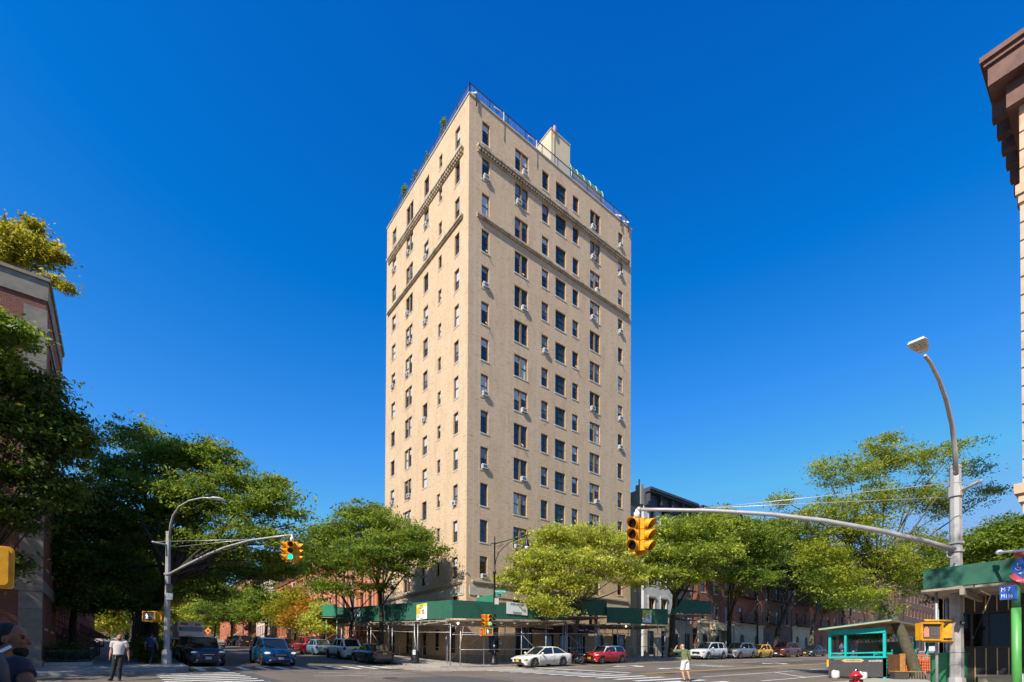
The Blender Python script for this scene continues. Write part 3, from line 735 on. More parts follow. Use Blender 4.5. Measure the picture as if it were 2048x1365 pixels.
panel_run(shed3, [(a0.x, a0.y, a1.z, a0.z), (b0.x, b0.y, b1.z, b0.z)], M_green)
deck(shed3, a0.x, SY+.1, b0.x, BF-.2, a1.z-.1, b1.z-.1, 'x')
for p in (1362, 1396, 1420):
    x = at(p, 1300, y=SY).x; shed_post(shed3, x, SY+.1, b1.z-.1); shed_post(shed3, x+.5, BF-.8, b1.z-.1)
x0_ = at(1362, 1300, y=SY).x; x1_ = at(1420, 1300, y=SY).x
rails(shed3, (x0_, SY+.1), (x1_, SY+.1), (2.6,), (2.6, 4.4)); rails(shed3, (x0_, SY+.1), (x1_, SY+.1), (), (4.4, 2.6))
# entrance canopy of the tower (maroon with white deco line)
cp = thing('entrance_canopy', 'maroon entrance canopy with a white stepped line and emblem under the shed', 'awning')
M_mar = mat('maroon_canvas', (.055, .022, .02), .8); 
a = at(1133, 1252, y=31.0); b = at(1196, 1267, y=31.0)
mb = MB(); mb.box(a.x, b.x, 31.0, 33.6, b.z, a.z+.15); mb.build('canopy', M_mar, cp)
mb = MB(); zc = (a.z+b.z)/2; w = b.x-a.x; xm = a.x+w*.62
for s_ in (-1, 1):
    mb.box(xm+s_*.35, xm+s_*.95, 30.985, 30.996, zc-.10, zc-.04); mb.bar((xm+s_*.95, 30.99, zc-.07), (xm+s_*1.15, 30.99, zc+.14), .06, .012); mb.box(xm+s_*1.15, xm+s_*1.75, 30.985, 30.996, zc+.11, zc+.17)
mb.bar((xm-.14, 30.99, zc-.1), (xm+.14, 30.99, zc+.1), .05, .012); mb.bar((xm-.14, 30.984, zc+.1), (xm+.14, 30.984, zc-.1), .05, .012); mb.box(xm-.16, xm+.16, 30.975, 30.981, zc-.02, zc+.02)
mb.build('deco_line', M_signw, cp)
a = at(1068, 1252, y=32.6); b = at(1128, 1262, y=32.6)
cp2 = thing('shopfront_fascia', 'dark maroon fascia over the ground floor doors left of the entrance canopy', 'awning')
mb = MB(); mb.box(a.x, b.x, 32.6, 33.64, b.z, a.z+.2); mb.build('fascia', M_mar, cp2)
mb = MB(); mb.box(a.x, b.x, 32.58, 32.596, b.z+.1, b.z+.15); mb.build('pale_stripe', M_signw, cp2)
for px_, py_, lb in ((1001, 1285, 'small red and white warning placard on the tower wall left of the big doors'), (1212, 1286, 'small red and white warning placard on the tower wall right of the canopy'), (1076, 1283, 'small yellow placard on the tower wall beside the doors')):
    q = at(px_, py_, y=BF-.1); t_ = thing('wall_placard', lb, 'sign', q)
    mb = MB(); mb.box(-.14, .14, 0, .02, -.17, .17); mb.build('plate', M_gold if 'yellow' in lb else M_signw, t_)
    if 'yellow' not in lb: mb = MB(); mb.box(-.1, .1, -.008, -.002, .02, .1); mb.build('red_mark', mat('sign_red', (.6, .05, .04), .6), t_)
# ---------------------------------------------------------------- other buildings
M_bgl = mat('dark_opening', (.012, .012, .014), .35, spec=.25)
def facing(face):   # returns rotation, function (a along, depth d outward+) -> (x, y)
    return {'-y': 0, '-x': -math.pi/2, '+x': math.pi/2, '+y': math.pi}[face]
def building(name, label, x0, x1, y0, y1, zb, zt, wallm, faces, cat='building', roofm=None):
    """faces: {face: dict(cols=[(a,w)], rows=[(zbot,h)], kind, skip=set())}; a measured from x0 / y0"""
    t_ = thing(name, label, cat, (x0, y0, 0)); W2, D2 = x1-x0, y1-y0
    mb = MB(); wins = []
    for face in ('-y', '-x', '+x', '+y'):
        f = faces.get(face, None); ops = []
        if f:
            for ci, (a, w) in enumerate(f['cols']):
                for ri, (z, h) in enumerate(f['rows']):
                    if (ci, ri) in f.get('skip', ()): continue
                    ops.append((a, a+w, z, z+h)); wins.append((face, a, w, z, h, f.get('kind', 'single')))
        if face == '-y': wall_open(mb, 'y', 0, 0, W2, zb, zt, ops, .2, 1)
        if face == '+y': wall_open(mb, 'y', D2, 0, W2, zb, zt, ops, .2, -1)
        if face == '-x': wall_open(mb, 'x', 0, 0, D2, zb, zt, ops, .2, 1)
        if face == '+x': wall_open(mb, 'x', W2, 0, D2, zb, zt, ops, .2, -1)
    mb.build('wall', wallm, t_, fixn=False)
    mb = MB(); mb.box(.2, W2-.2, .2, D2-.2, zt-.5, zt-.35); mb.build('roof', roofm or mat('roof_felt', (.08, .08, .08), .9), t_)
    for i, (face, a, w, z, h, k) in enumerate(wins):
        me = window_mesh(w, h, k); st = rnd.choice([0, 0, 3, 1, 2, 6, 7]); pm = pane_mesh(w, h, k, st)
        loc, rz = {'-y': ((a, 0, z), 0), '-x': ((0, a+w, z), -math.pi/2), '+x': ((W2, a, z), math.pi/2), '+y': ((a+w, D2, z), math.pi)}[face]
        o = inst(me, 'window', t_, loc, rz); inst(pm, 'pane', o)
    return t_
def cornice(t_, face, W2, D2, z, p, h, m_, step=.9, name='cornice', brackets=True, a0=0, a1=None):
    mb = MB(); L = W2 if face in ('-y', '+y') else D2; a1 = L if a1 is None else a1
    def bx(a, b, d0, d1, za, zb_):
        if face == '-y': mb.box(a, b, -d1, -d0, za, zb_)
        if face == '-x': mb.box(-d1, -d0, a, b, za, zb_)
        if face == '+x': mb.box(W2+d0, W2+d1, a, b, za, zb_)
        if face == '+y': mb.box(a, b, D2+d0, D2+d1, za, zb_)
    bx(a0-.0, a1, -.02, p, z-.14*h, z); bx(a0, a1, -.02, p*.82, z-.26*h, z-.14*h-.002); bx(a0, a1, -.02, p*.22, z-h, z-.26*h-.004); bx(a0, a1, -.02, p*.36, z-h-.12, z-h)
    if brackets:
        a = a0+.15
        while a < a1-.2:
            bx(a, a+.16, p*.22, p*.72, z-.85*h, z-.262*h); bx(a+.02, a+.14, p*.22, p*.45, z-h*.98, z-.85*h); a += step
    return mb.build(name, m_, t_)
def fire_escape(t_, x0, x1, y, zs, m_=None):
    mb = MB(); m_ = m_ or M_dk
    for i, z in enumerate(zs):
        mb.box(x0, x1, y-1.0, y-.02, z-.05, z)
        mb.bar((x0, y-1, z+.9), (x1, y-1, z+.9), .04); mb.bar((x0, y-1, z+.5), (x1, y-1, z+.5), .025)
        x = x0
        while x <= x1+.01: mb.bar((x, y-1, z), (x, y-1, z+.9), .025); x += .22
        for xx in (x0, x1): mb.bar((xx, y-1, z+.9), (xx, y, z+.9), .04); mb.bar((xx, y-1, z), (xx, y-.02, z-.7), .05)
        if i: 
            a = Vector((x0+.4, y-.75, zs[i-1])); b = Vector((x1-.4, y-.75, z)); 
            mb.bar(a, b, .05); mb.bar(a+Vector((0, .4, 0)), b+Vector((0, .4, 0)), .05)
            for k in range(10): p = a+(b-a)*k/10; mb.bar(p, p+Vector((0, .4, 0)), .05)
    return mb.build('fire_escape', m_, t_)
M_red = brick('red_brick', (.36, .105, .06), (.27, .075, .045), (.33, .24, .18), patch=(.30, .11, .07), dark=(.10, .04, .03), damt=.4, ms=.008)
M_orng = brick('orange_brownstone', (.62, .20, .09), (.54, .165, .075), (.5, .22, .12), bw=.6, bh=.3, patch=(.60, .24, .12), dark=(.28, .08, .04), damt=.35, ms=.004)
M_pink = brick('pinkish_brownstone', (.50, .25, .17), (.46, .22, .15), (.45, .24, .16), bw=.7, bh=.32, patch=(.5, .28, .2), dark=(.26, .12, .08), damt=.3, ms=.004)
M_dred = brick('dark_red_brick', (.20, .062, .042), (.15, .048, .034), (.17, .12, .1), patch=(.22, .09, .06), dark=(.05, .02, .02), damt=.4)
M_white_st = mat('white_painted_facade', (.52, .54, .57), .8, var=.08, vs=2, dirt=(.3, .3, .3), dscale=1)
M_grey = mat('grey_stucco_wall', (.26, .255, .225), .9, var=.06, vs=1)
M_lime = mat('limestone', (.50, .42, .30), .85, var=.14, vs=2.5, dirt=(.2, .16, .11), dscale=1.3)
M_brown = mat('dark_brown_stone', (.13, .085, .065), .8, var=.25, vs=2)
M_cream = mat('cream_stone', (.52, .44, .31), .85, var=.12, vs=2, dirt=(.22, .17, .11), dscale=1.2)
M_slate = mat('slate_cornice_paint', (.055, .055, .075), .6, var=.2, vs=3)
def rows(z0, n, dh, h): return [(z0+i*dh, h) for i in range(n)]
Y0 = BF
# white building with the dark cornice
xA, xB = 44.9, 54.2; g = gz(49, 34)
wb = building('tenement_building', 'white tenement with a slate cornice standing behind the trees right of the tower', xA, xB, Y0+.6, 52, 0, 20.7, M_white_st,
    {'-y': dict(cols=[(.9, .95), (3.1, .95), (5.4, .95), (7.5, .95)], rows=rows(g+1.0, 5, 3.45, 2.0))})
cornice(wb, '-y', xB-xA, 18, 21.45, .95, 1.75, M_slate, 2.1)
mb = MB(); mb.box(-2.95, .0-.005, .8, 18, 0, 19.6); mb.box(-.0-.42, -.004, -.0+.02, .8, 19.7, 21.9); mb.build('side_wall', M_grey, wb)
mb = MB(); mb.box(-.35, -.1, .2, 18, 19.6, 21.35); mb.build('side_wall', M_grey, wb)
mb = MB()
for a in (.9, 3.1, 5.4, 7.5):
    for i in range(1, 5): z = g+1.0+i*3.45; mb.box(a-.2, a+1.15, -.16, -.003, z+2.08, z+2.3); mb.box(a-.16, a-.02, -.08, -.003, z, z+2.078); mb.box(a+.97, a+1.11, -.08, -.003, z, z+2.078)
mb.build('window_surround', mat('tan_window_trim', (.48, .40, .33), .8), wb)
fire_escape(wb, 4.6, 8.6, 0, [g+4.4+3.45*i for i in range(4)])
mb = MB(); mb.box(0, xB-xA, -.12, -.005, g-1, g+3.9); mb.build('stone_base', M_cream, wb)
for q in ((.5, 1.6, .2, 2.8), (3.0, 3.9, .7, 2.9), (5.2, 6.2, .1, 2.7), (7.6, 8.6, .8, 2.9)): mb = MB(); mb.box(q[0], q[1], -.13, -.121, g+q[2], g+q[3]); mb.build('dark_doorway', M_bgl, wb)
mb = MB(); mb.box(-.15, -.05, .5, .6, 21.9, 22.6); mb.build('flue_pipe', M_dk, wb)
specs = [(54.4, 62.5, 'ornate pale stone ground floor under dark red brick upper floors', M_dred, 20.0), (62.7, 70.5, 'dark red brick tenement with fire escapes beside the arched stone doorway', M_red, 20.5),
         (70.7, 79.5, 'dark brown rendered tenement with a fire escape, right of the arched doorway', M_brown, 20.6), (79.7, 86.0, 'narrow dark brick tenement with a cream stone base', M_dred, 20.2),
         (86.2, 98, 'red brick tenement behind the dark parked cars', M_red, 20.8), (98.2, 112, 'dark red tenement beyond the street crossing, left part of the far row', M_dred, 21.5), (112.2, 130, 'red brick tenement far down the shaded street', M_red, 23), (130.2, 165, 'last long dark red block at the far end of the shaded street', M_dred, 26)]
for i, (a, b, lb, wm, zt) in enumerate(specs):
    g = gz((a+b)/2, 34); n = max(2, int((b-a)/2.6)); sp_ = (b-a)/n
    t_ = building('tenement_building', lb, a, b, Y0, 48, 0, zt+g*.3, wm, {'-y': dict(cols=[(sp_*k+sp_*.5-.5, 1.0) for k in range(n)], rows=rows(g+4.4, 4, 3.3, 1.9))})
    cornice(t_, '-y', b-a, 14, zt+g*.3+.3, .7, 1.1, M_slate, 1.4)
    if i in (0, 1, 3):
        mb = MB(); mb.box(0, b-a, -.14, -.005, g-1, g+3.9); mb.box(0, b-a, -.3, -.005, g+3.9, g+4.15)
        for k in range(int((b-a)/.9)): mb.box(k*.9, k*.9+.86, -.17, -.141, g+.9, g+1.3); 
        mb.build('stone_base', M_cream, t_)
        for k in range(n):
            cx = sp_*(k+.5); mb = MB()
            mb.prism([(cx-.5, g+.3), (cx+.5, g+.3), (cx+.5, g+2.2)] + [(cx+.5*math.cos(q), g+2.2+.5*math.sin(q)) for q in [math.pi*j/8 for j in range(1, 8)]] + [(cx-.5, g+2.2)], 'y', -.18, -.172)
            mb.build('arched_opening', M_bgl, t_)
        if i == 0:   # portico with scroll brackets
            mb = MB(); mb.box(2.2, 5.8, -1.1, -.31, g+3.1, g+3.8)
            for xx in (2.4, 5.2): mb.prism([(-.3, g+3.1), (-1.05, g+3.1), (-1.0, g+2.4), (-.6, g+1.9), (-.9, g+1.2), (-1.3, g+.6), (-1.3, g+.1), (-.3, g+.1)], 'x', xx, xx+.35)
            mb.build('portico', M_lime, t_)
            mb = MB()
            for k in range(5): mb.box(2.8, 5.1, -1.4-.3*(4-k)-.3, -1.4-.3*(4-k), g, g+.17*(k+1))
            mb.build('stoop', M_lime, t_)
    else:
        for k in range(n): cx = sp_*(k+.5); mb = MB(); mb.box(cx-.5, cx+.5, -.03, -.004, g+.5, g+2.9); mb.build('dark_doorway', M_bgl, t_)
    if i in (1, 2, 3, 4): fire_escape(t_, 1.0, min(b-a-1, 5.5), 0, [g+4.3+3.3*k for k in range(4)])
# row along the sunlit side of the avenue (faces -x)
yl = 49.9
lrow = [(49.9, 57.0, 'bright orange brownstone row house directly left of the tower', M_orng, 14.2), (57.1, 63.4, 'pinkish brownstone row house, second from the tower', M_pink, 14.0), (63.5, 70.0, 'orange brownstone with a bay front, third house from the tower', M_orng, 14.4),
        (70.1, 76.5, 'tall orange bay-fronted row house behind the autumn tree', M_orng, 16.5), (76.6, 97, 'dark red brick row house with a gable, past the autumn tree', M_red, 13.8), (97.2, 112, 'pinkish stone house with white trim down the avenue', M_pink, 15.5), (112.2, 128, 'orange brick house near the end of the sunny avenue', M_orng, 15), (128.2, 160, 'pink stone house at the far end of the sunny avenue', M_pink, 16.0)]
for i, (a, b, lb, wm, h) in enumerate(lrow):
    g = gz(21.6, (a+b)/2); n = max(2, int((b-a)/2.1)); sp_ = (b-a)/n
    t_ = building('row_house', lb, BR, BR+14, a, b, 0, h+g-2.4, wm, {'-x': dict(cols=[(sp_*k+sp_*.5-.48, .96) for k in range(n)], rows=rows(g+1.9, 4, 3.1, 1.9)), '-y': dict(cols=[(3, .9), (7, .9)], rows=rows(g+5, 3, 3.1, 1.7)) if i in (4,) else None})
    cornice(t_, '-x', 14, b-a, h+g-2.4+.1, .55, .8, M_brown if i % 2 else wm, .8)
    mb = MB()
    for k in range(n):     # projecting lintels and pilasters
        cx = sp_*(k+.5)
        for r_ in range(4): z = g+1.9+3.1*r_; mb.box(-.13, -.003, cx-.62, cx+.62, z+1.93, z+2.15)
    for k in range(n+1): mb.box(-.16, -.004, max(0, sp_*k-.14), min(b-a, sp_*k+.14), g-.5, h+g-3.4)
    mb.build('stone_trim', M_pink if wm is M_orng else (M_signw if i == 5 else M_orng), t_)
    mb = MB(); y = 1.0
    for k in range(9): mb.box(-2.6+.28*k, -2.6+.28*(k+1), 1.0, 2.4, g-.2, g+.15+.18*(k+1))
    mb.build('stoop', M_pink, t_)
    mb = MB()
    for s_ in (1.0, 2.4): mb.bar((-2.6, s_, g+.95), (-.1, s_, g+2.6), .05); mb.bar((-2.6, s_, g), (-2.6, s_, g+.95), .06)
    for k in range(12): mb.bar((-3.0, .1+k*(b-a-.2)/12, g), (-3.0, .1+k*(b-a-.2)/12, g+1.0), .03)
    mb.bar((-3.0, .1, g+1), (-3.0, b-a-.1, g+1), .04); mb.build('iron_railing', M_dk, t_)
# dark row on the left pavement (faces +x)
for i, (a, b, lb) in enumerate([(41.4, 49, 'dark brownstone with a tall stoop behind the garden trees'), (49.2, 60, 'dark brownstone further along the left pavement'), (60.2, 84, 'dark red house beyond the left pavement hedge'), (84.2, 130, 'dark brownstone terrace at the far end of the left pavement')]):
    g = gz(BL, (a+b)/2); n = max(2, int((b-a)/2.4)); sp_ = (b-a)/n
    t_ = building('row_house', lb, BL-1.2-12, BL-1.2, a, b, 0, 12.5+g, M_dred, {'+x': dict(cols=[(sp_*k+sp_*.5-.5, 1.0) for k in range(n)], rows=rows(g+1.8, 3, 3.2, 1.9))})
    cornice(t_, '+x', 12, b-a, 12.6+g, .5, .8, M_brown, .9)
    mb = MB()
    for k in range(10): mb.box(12+.02, 12+3.0-.3*k, 1.2, 2.8, g+.18*k, g+.18*(k+1))
    mb.build('stoop', M_brown, t_)
    mb = MB(); mb.bar((15, 1.2, g+1), (12.1, 1.2, g+2.7), .06); mb.bar((15, 1.2, g), (15, 1.2, g+1), .07); mb.build('stoop_railing', M_dk, t_)
M_dkred = brick('deep_red_brick', (.24, .055, .035), (.17, .038, .026), (.26, .17, .12), patch=(.2, .07, .05), dark=(.07, .025, .02), damt=.4, ms=.008)
# near-left brick and limestone building
lb_ = building('corner_building', 'dark red brick corner building with limestone quoins at the left edge', BL-24, BL, BF, 41.2, 0, 19.75, M_dkred,
    {'-y': dict(cols=[(12.5, 1.3), (15.2, 1.3), (18.5, 1.3), (21.0, 1.0)], rows=rows(3.6, 5, 3.1, 1.9), skip={(3, 0), (3, 1), (3, 2), (3, 3), (3, 4)}), '+x': dict(cols=[(1.8, 1.0), (4.6, 1.0)], rows=rows(3.6, 5, 3.1, 1.9))})
mb = MB(); L0, DD = 24.0, 7.5
for z0, z1 in ((19.75, 20.7), (18.15, 18.45), (15.2, 15.6), (5.3, 5.9)):
    mb.box(0, L0+.07, -.07, .3, z0, z1); mb.box(L0-.3, L0+.07, .3, DD, z0, z1)
mb.box(-.1, L0+.15, -.16, .3, 20.7, 20.86); mb.box(L0-.3, L0+.15, .3, DD+.05, 20.7, 20.86)
k = 1.8
while k < 18.9:
    mb.box(L0-.80, L0+.05, -.05, .29, k, k+.86); k += .875
mb.box(0, L0+.09, -.09, .3, .5, 1.9); mb.box(L0-.3, L0+.09, .3, DD, .5, 1.9)
mb.build('limestone_trim', mat('grey_limestone', (.25, .21, .165), .85, var=.2, vs=2, dirt=(.11, .09, .075), dscale=1.1), lb_)
mb = MB(); mb.box(L0-.12, L0+.16, -.17, DD+.06, 20.87, 20.92); mb.build('gutter', M_dk, lb_)
# block behind the camera side that lights and reflects (near side of the cross street, left)
nb = building('apartment_block', 'tan apartment block across the street behind the viewer', -60, -6.5, -22, BN, 0, 16, M_lime, {'+y': dict(cols=[(3+k*3.2, 1.2) for k in range(15)], rows=rows(2.6, 4, 3.3, 1.9))})
# ---------------------------------------------------------------- near-right limestone building, storefront, shed
rx, ry = BR, 2.40
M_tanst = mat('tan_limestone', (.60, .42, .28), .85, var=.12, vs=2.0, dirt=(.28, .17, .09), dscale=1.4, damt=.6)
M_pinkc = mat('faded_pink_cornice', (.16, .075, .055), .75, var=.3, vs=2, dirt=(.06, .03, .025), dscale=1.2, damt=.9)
nr = building('corner_building', 'tan limestone corner building with a heavy pink cornice at the right edge', rx, rx+20, -18, ry, 0, 20.0, M_tanst,
    {'-x': dict(cols=[(2, 1.3), (5.5, 1.3), (9, 1.3), (12.5, 1.3), (16.2, 1.2)], rows=rows(6.5, 4, 3.3, 2.0)), '+y': dict(cols=[(3, 1.2), (7, 1.2), (11, 1.2), (15, 1.2)], rows=rows(6.5, 4, 3.3, 2.0))})
mb = MB(); k = 6.4; DD = ry+18
while k < 19.2:
    mb.box(-.05, .001, 0, DD+.05, k, k+.50); mb.box(.002, 20, DD-.001, DD+.045, k, k+.50); k += .56
mb.build('rusticated_course', M_tanst, nr)
nr_w = [c_ for c_ in bpy.data.objects if c_.parent == nr and c_.name.startswith('window')]
for z, p, h, nm_ in ((16.2, .14, .30, 'string_course'), (7.0, .22, .30, 'string_course')):
    mb = MB(); mb.box(-p, .002, -0, DD+p, z, z+h); mb.box(.003, 20, DD+.001, DD+p-.004, z+.003, z+h-.003); mb.box(-p*.6, .002, 0, DD+p*.6, z-.25, z-.001); mb.box(.003, 20, DD+.002, DD+p*.6-.004, z-.247, z-.003); mb.build(nm_, M_tanst, nr)
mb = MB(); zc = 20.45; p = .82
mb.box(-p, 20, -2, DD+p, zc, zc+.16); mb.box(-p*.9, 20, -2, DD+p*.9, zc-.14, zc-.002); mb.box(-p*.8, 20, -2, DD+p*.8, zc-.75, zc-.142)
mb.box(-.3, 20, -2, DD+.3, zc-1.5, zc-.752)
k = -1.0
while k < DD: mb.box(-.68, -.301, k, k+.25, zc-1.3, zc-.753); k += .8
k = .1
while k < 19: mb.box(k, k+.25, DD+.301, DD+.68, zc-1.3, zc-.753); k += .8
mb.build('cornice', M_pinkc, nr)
# slatted black storefront enclosure under its own shed
M_slat = mat('black_slat', (.05, .042, .038), .6, var=.15, vs=6); M_goldl = mat('gold_batten', (.80, .52, .24), .6)
st = thing('slatted_storefront', 'black board storefront with thin gold battens and a wide dark window', 'storefront')
sx, sy0, sy1 = 19.6, -4.5, 4.05; gr_ = 1.0
wz0 = at(1960, 1293, x=sx).z; wz1 = at(1960, 1228, x=sx).z; wy0 = at(2019, 1250, x=sx).y; wy1 = at(1915, 1250, x=sx).y
mb = MB(); wall_open(mb, 'x', sx, sy0, sy1, 0, 3.95, [(wy0, wy1, wz0, wz1)], .25, 1); mb.box(sx, BR+6, sy1-.12, sy1-.001, 0, 3.95); mb.build('board_wall', M_slat, st)
mb = MB(); y = sy1-.1
while y > sy0:
    if wy0 < y < wy1: mb.box(sx-.02, sx-.001, y-.022, y, 0, wz0-.06); mb.box(sx-.02, sx-.001, y-.022, y, wz1+.06, 3.95)
    else: mb.box(sx-.02, sx-.001, y-.022, y, 0, 3.95)
    y -= .235
x = sx+.2
while x < BR+6: mb.box(x, x+.022, sy1, sy1+.018, 0, 3.95); x += .235
mb.build('gold_battens', M_goldl, st)
wf = MB(); wf.box(sx-.03, sx+.1, wy0-.06, wy0, wz0-.06, wz1+.06); wf.box(sx-.03, sx+.1, wy1, wy1+.06, wz0-.06, wz1+.06); wf.box(sx-.03, sx+.1, wy0, wy1, wz1, wz1+.06); wf.box(sx-.03, sx+.1, wy0, wy1, wz0-.06, wz0)
for q in (.42, .72): yy = wy0+(wy1-wy0)*q; wf.box(sx+.03, sx+.08, yy-.03, yy+.03, wz0, wz1)
wfo = wf.build('window', M_slat, st)
mb = MB(); mb.box(sx+.09, sx+.1, wy0, wy1, wz0, wz1); mb.build('pane', mat('storefront_glass', (.008, .008, .01), .08, spec=.35), wfo)
lz_ = at(1990, 1350, x=sx-.35).z; ly_ = at(1956, 1355, x=sx-.35).y
mb = MB(); mb.box(sx-.35, sx-.05, sy0, ly_, gr_-.4, lz_-.06)
mb.box(sx-.4, sx-.022, sy0, ly_+.03, lz_-.058, lz_); pl = mb.build('cream_ledge', M_cream, st)
sh4 = thing('sidewalk_shed', 'green plywood sidewalk shed with tree shadows above the slatted storefront', 'scaffolding')
q0 = at(1851, 1140, x=17.6); q1 = at(1851, 1178, x=17.6); t0 = at(2032, 1117, x=17.6); t1 = at(2032, 1161, x=17.6)
def lin(y, a, b): return a.z+(b.z-a.z)*(y-a.y)/(b.y-a.y)
y2 = -6.0
panel_run(sh4, [(17.6, q0.y, q1.z, q0.z), (17.6, y2, lin(y2, q1, t1), lin(y2, q0, t0))], M_green)
panel_run(sh4, [(17.6, q0.y, q1.z, q0.z), (BR+3, q0.y, q1.z, q0.z)], M_green)
deck(sh4, 17.4, y2, BR-.1, q0.y+.1, lin(y2, q1, t1)-.05, q1.z-.05, 'y')
mb = MB(); y = y2
while y < q0.y: z = lin(y, q1, t1)-.2; mb.bar((17.3, y, z), (BR-.1, y, z), .1, .16); y += 1.3
mb.build('joists', M_plank, sh4)
for x, y in ((17.75, q0.y-.2), (BR-2.2, q0.y-.1), (17.75, .6), (17.75, -3)): shed_post(sh4, x, y, q1.z-.1)

fb = building('apartment_block', 'low brick block closing the avenue behind the pale trees', -30, 45, 262, 275, 8, 32, M_red, {'-y': dict(cols=[(3+k*3.4, 1.4) for k in range(21)], rows=rows(17, 4, 3.4, 1.9))})
# ---------------------------------------------------------------- trees
def leafmat(name, c1, c2, trans=.45, tc=None):
    if name in _M: return _M[name]
    m, n, l, b = nt(name); b.inputs['Roughness'].default_value = .5; b.inputs['Specular IOR Level'].default_value = .35
    at_ = n.new('ShaderNodeAttribute'); at_.attribute_name = 'tint'; at_.attribute_type = 'GEOMETRY'
    r = n.new('ShaderNodeValToRGB'); r.color_ramp.elements[0].color = (*c1, 1); r.color_ramp.elements[1].color = (*c2, 1)
    l.new(at_.outputs['Fac'], r.inputs['Fac']); l.new(r.outputs[0], b.inputs['Base Color'])
    tr = n.new('ShaderNodeBsdfTranslucent'); 
    hv = n.new('ShaderNodeHueSaturation'); hv.inputs['Value'].default_value = 1.5; hv.inputs['Hue'].default_value = .485; l.new(r.outputs[0], hv.inputs['Color']); l.new(hv.outputs[0], tr.inputs['Color'])
    ms = n.new('ShaderNodeMixShader'); ms.inputs[0].default_value = trans; l.new(b.outputs[0], ms.inputs[1]); l.new(tr.outputs[0], ms.inputs[2])
    l.new(ms.outputs[0], n['Material Output'].inputs[0]); _M[name] = m; return m
L_dark = leafmat('leaf_dark', (.02, .055, .008), (.15, .205, .022), .42)
L_mid = leafmat('leaf_mid', (.055, .12, .012), (.28, .35, .035), .45)
L_lite = leafmat('leaf_light', (.17, .23, .02), (.62, .62, .09), .40)
L_loc = leafmat('leaf_locust', (.11, .19, .015), (.42, .45, .045), .45)
L_m2 = leafmat('leaf_fresh', (.06, .13, .014), (.45, .50, .05), .40)  # greens darkened to carry the tree's partial shade in the colour
L_aut = leafmat('leaf_autumn', (.12, .17, .01), (.62, .26, .02), .45)
L_yel = leafmat('leaf_yellow', (.13, .15, .01), (.50, .44, .03), .45)
M_bark = mat('bark', (.045, .034, .025), .95, var=.4, vs=9, bump=.8, bs=14)
M_bark2 = mat('pale_bark', (.10, .085, .055), .95, var=.35, vs=7, bump=.8, bs=14, dirt=(.09, .10, .02), dscale=1.4, damt=.7)
def leaf_cloud(name, blobs, clumps, per, size, m_, parent, seed, csz=.55, flat=.35, shell=.55, origin=None, droop=0., gaps=0):
    """blobs: (centre, (rx,ry,rz)). clumps of small folded leaf faces spread through the blobs' volume"""
    g = np.random.default_rng(seed); o0 = np.array(origin if origin is not None else (0, 0, 0), float)
    vol = np.array([max(.1, b[1][0]*b[1][1]*b[1][2])**.72 for b in blobs]); cnt = g.multinomial(clumps, vol/vol.sum())
    C = []; T = []
    for (c, r_), k in zip(blobs, cnt):
        d = g.normal(size=(k, 3)); d /= np.linalg.norm(d, axis=1)[:, None]; d[:, 2] = np.where((d[:, 2] < -.2) & (g.random(k) < .55), -d[:, 2]*.7, d[:, 2])
        rad = np.where(g.random(k) < shell, .74+.48*g.random(k)**1.6, g.random(k)**.45*.85)
        p = d*rad[:, None]*np.array(r_) + np.array(c); C.append(p); T.append(np.clip(.45+.28*g.normal(size=k), 0, 1))
    C = np.concatenate(C); T = np.concatenate(T)
    if gaps:
        K = g.normal(size=(7, 3)); K /= np.linalg.norm(K, axis=1)[:, None]; K *= (2*np.pi/(gaps*np.array([3.4, 2.6, 2.0, 1.5, 1.2, 1.0, .8])))[:, None]; ph = g.random(7)*6.28
        nv = np.sin((C-C.mean(0))@K.T+ph).sum(1)/np.sqrt(3.5); C = C[nv > -.45]; T = np.clip(T[nv > -.45]+.10*nv[nv > -.45], 0, 1)
    k = len(C)
    sc = csz*(.45+1.0*g.random(k))
    off = g.normal(size=(k, per, 3))*np.array((1, 1, flat)); off = off*.62*sc[:, None, None]
    if droop: off[..., 2] -= droop*(off[..., 0]**2+off[..., 1]**2)
    P = (C[:, None, :]+off).reshape(-1, 3); n = len(P)
    tint = np.clip(np.repeat(T, per)+g.normal(size=n)*.16, 0, 1)
    nrm = g.normal(size=(n, 3))*.75; nrm[:, 2] += .85; nrm /= np.linalg.norm(nrm, axis=1)[:, None]
    a = np.cross(nrm, g.normal(size=(n, 3))); a /= np.linalg.norm(a, axis=1)[:, None]+1e-9; b = np.cross(nrm, a)
    s = size*(.6+.8*g.random(n))[:, None]
    V = np.empty((n, 4, 3)); V[:, 0] = P-a*s; V[:, 1] = P-b*s*.42+nrm*s*.12; V[:, 2] = P+a*s; V[:, 3] = P+b*s*.42+nrm*s*.12
    V = (V-o0).reshape(-1, 3)
    me = bpy.data.meshes.new(name); me.vertices.add(n*4); me.vertices.foreach_set('co', V.astype(np.float32).ravel())
    me.loops.add(n*4); me.loops.foreach_set('vertex_index', np.arange(n*4, dtype=np.int32)); me.polygons.add(n)
    me.polygons.foreach_set('loop_start', np.arange(0, n*4, 4, dtype=np.int32)); me.polygons.foreach_set('loop_total', np.full(n, 4, dtype=np.int32))
    at_ = me.attributes.new('tint', 'FLOAT', 'POINT'); at_.data.foreach_set('value', np.repeat(tint, 4).astype(np.float32))
    me.materials.append(m_); me.update(); me.validate()
    o = bpy.data.objects.new(name, me); COL.objects.link(o); o.parent = parent
    return o, C
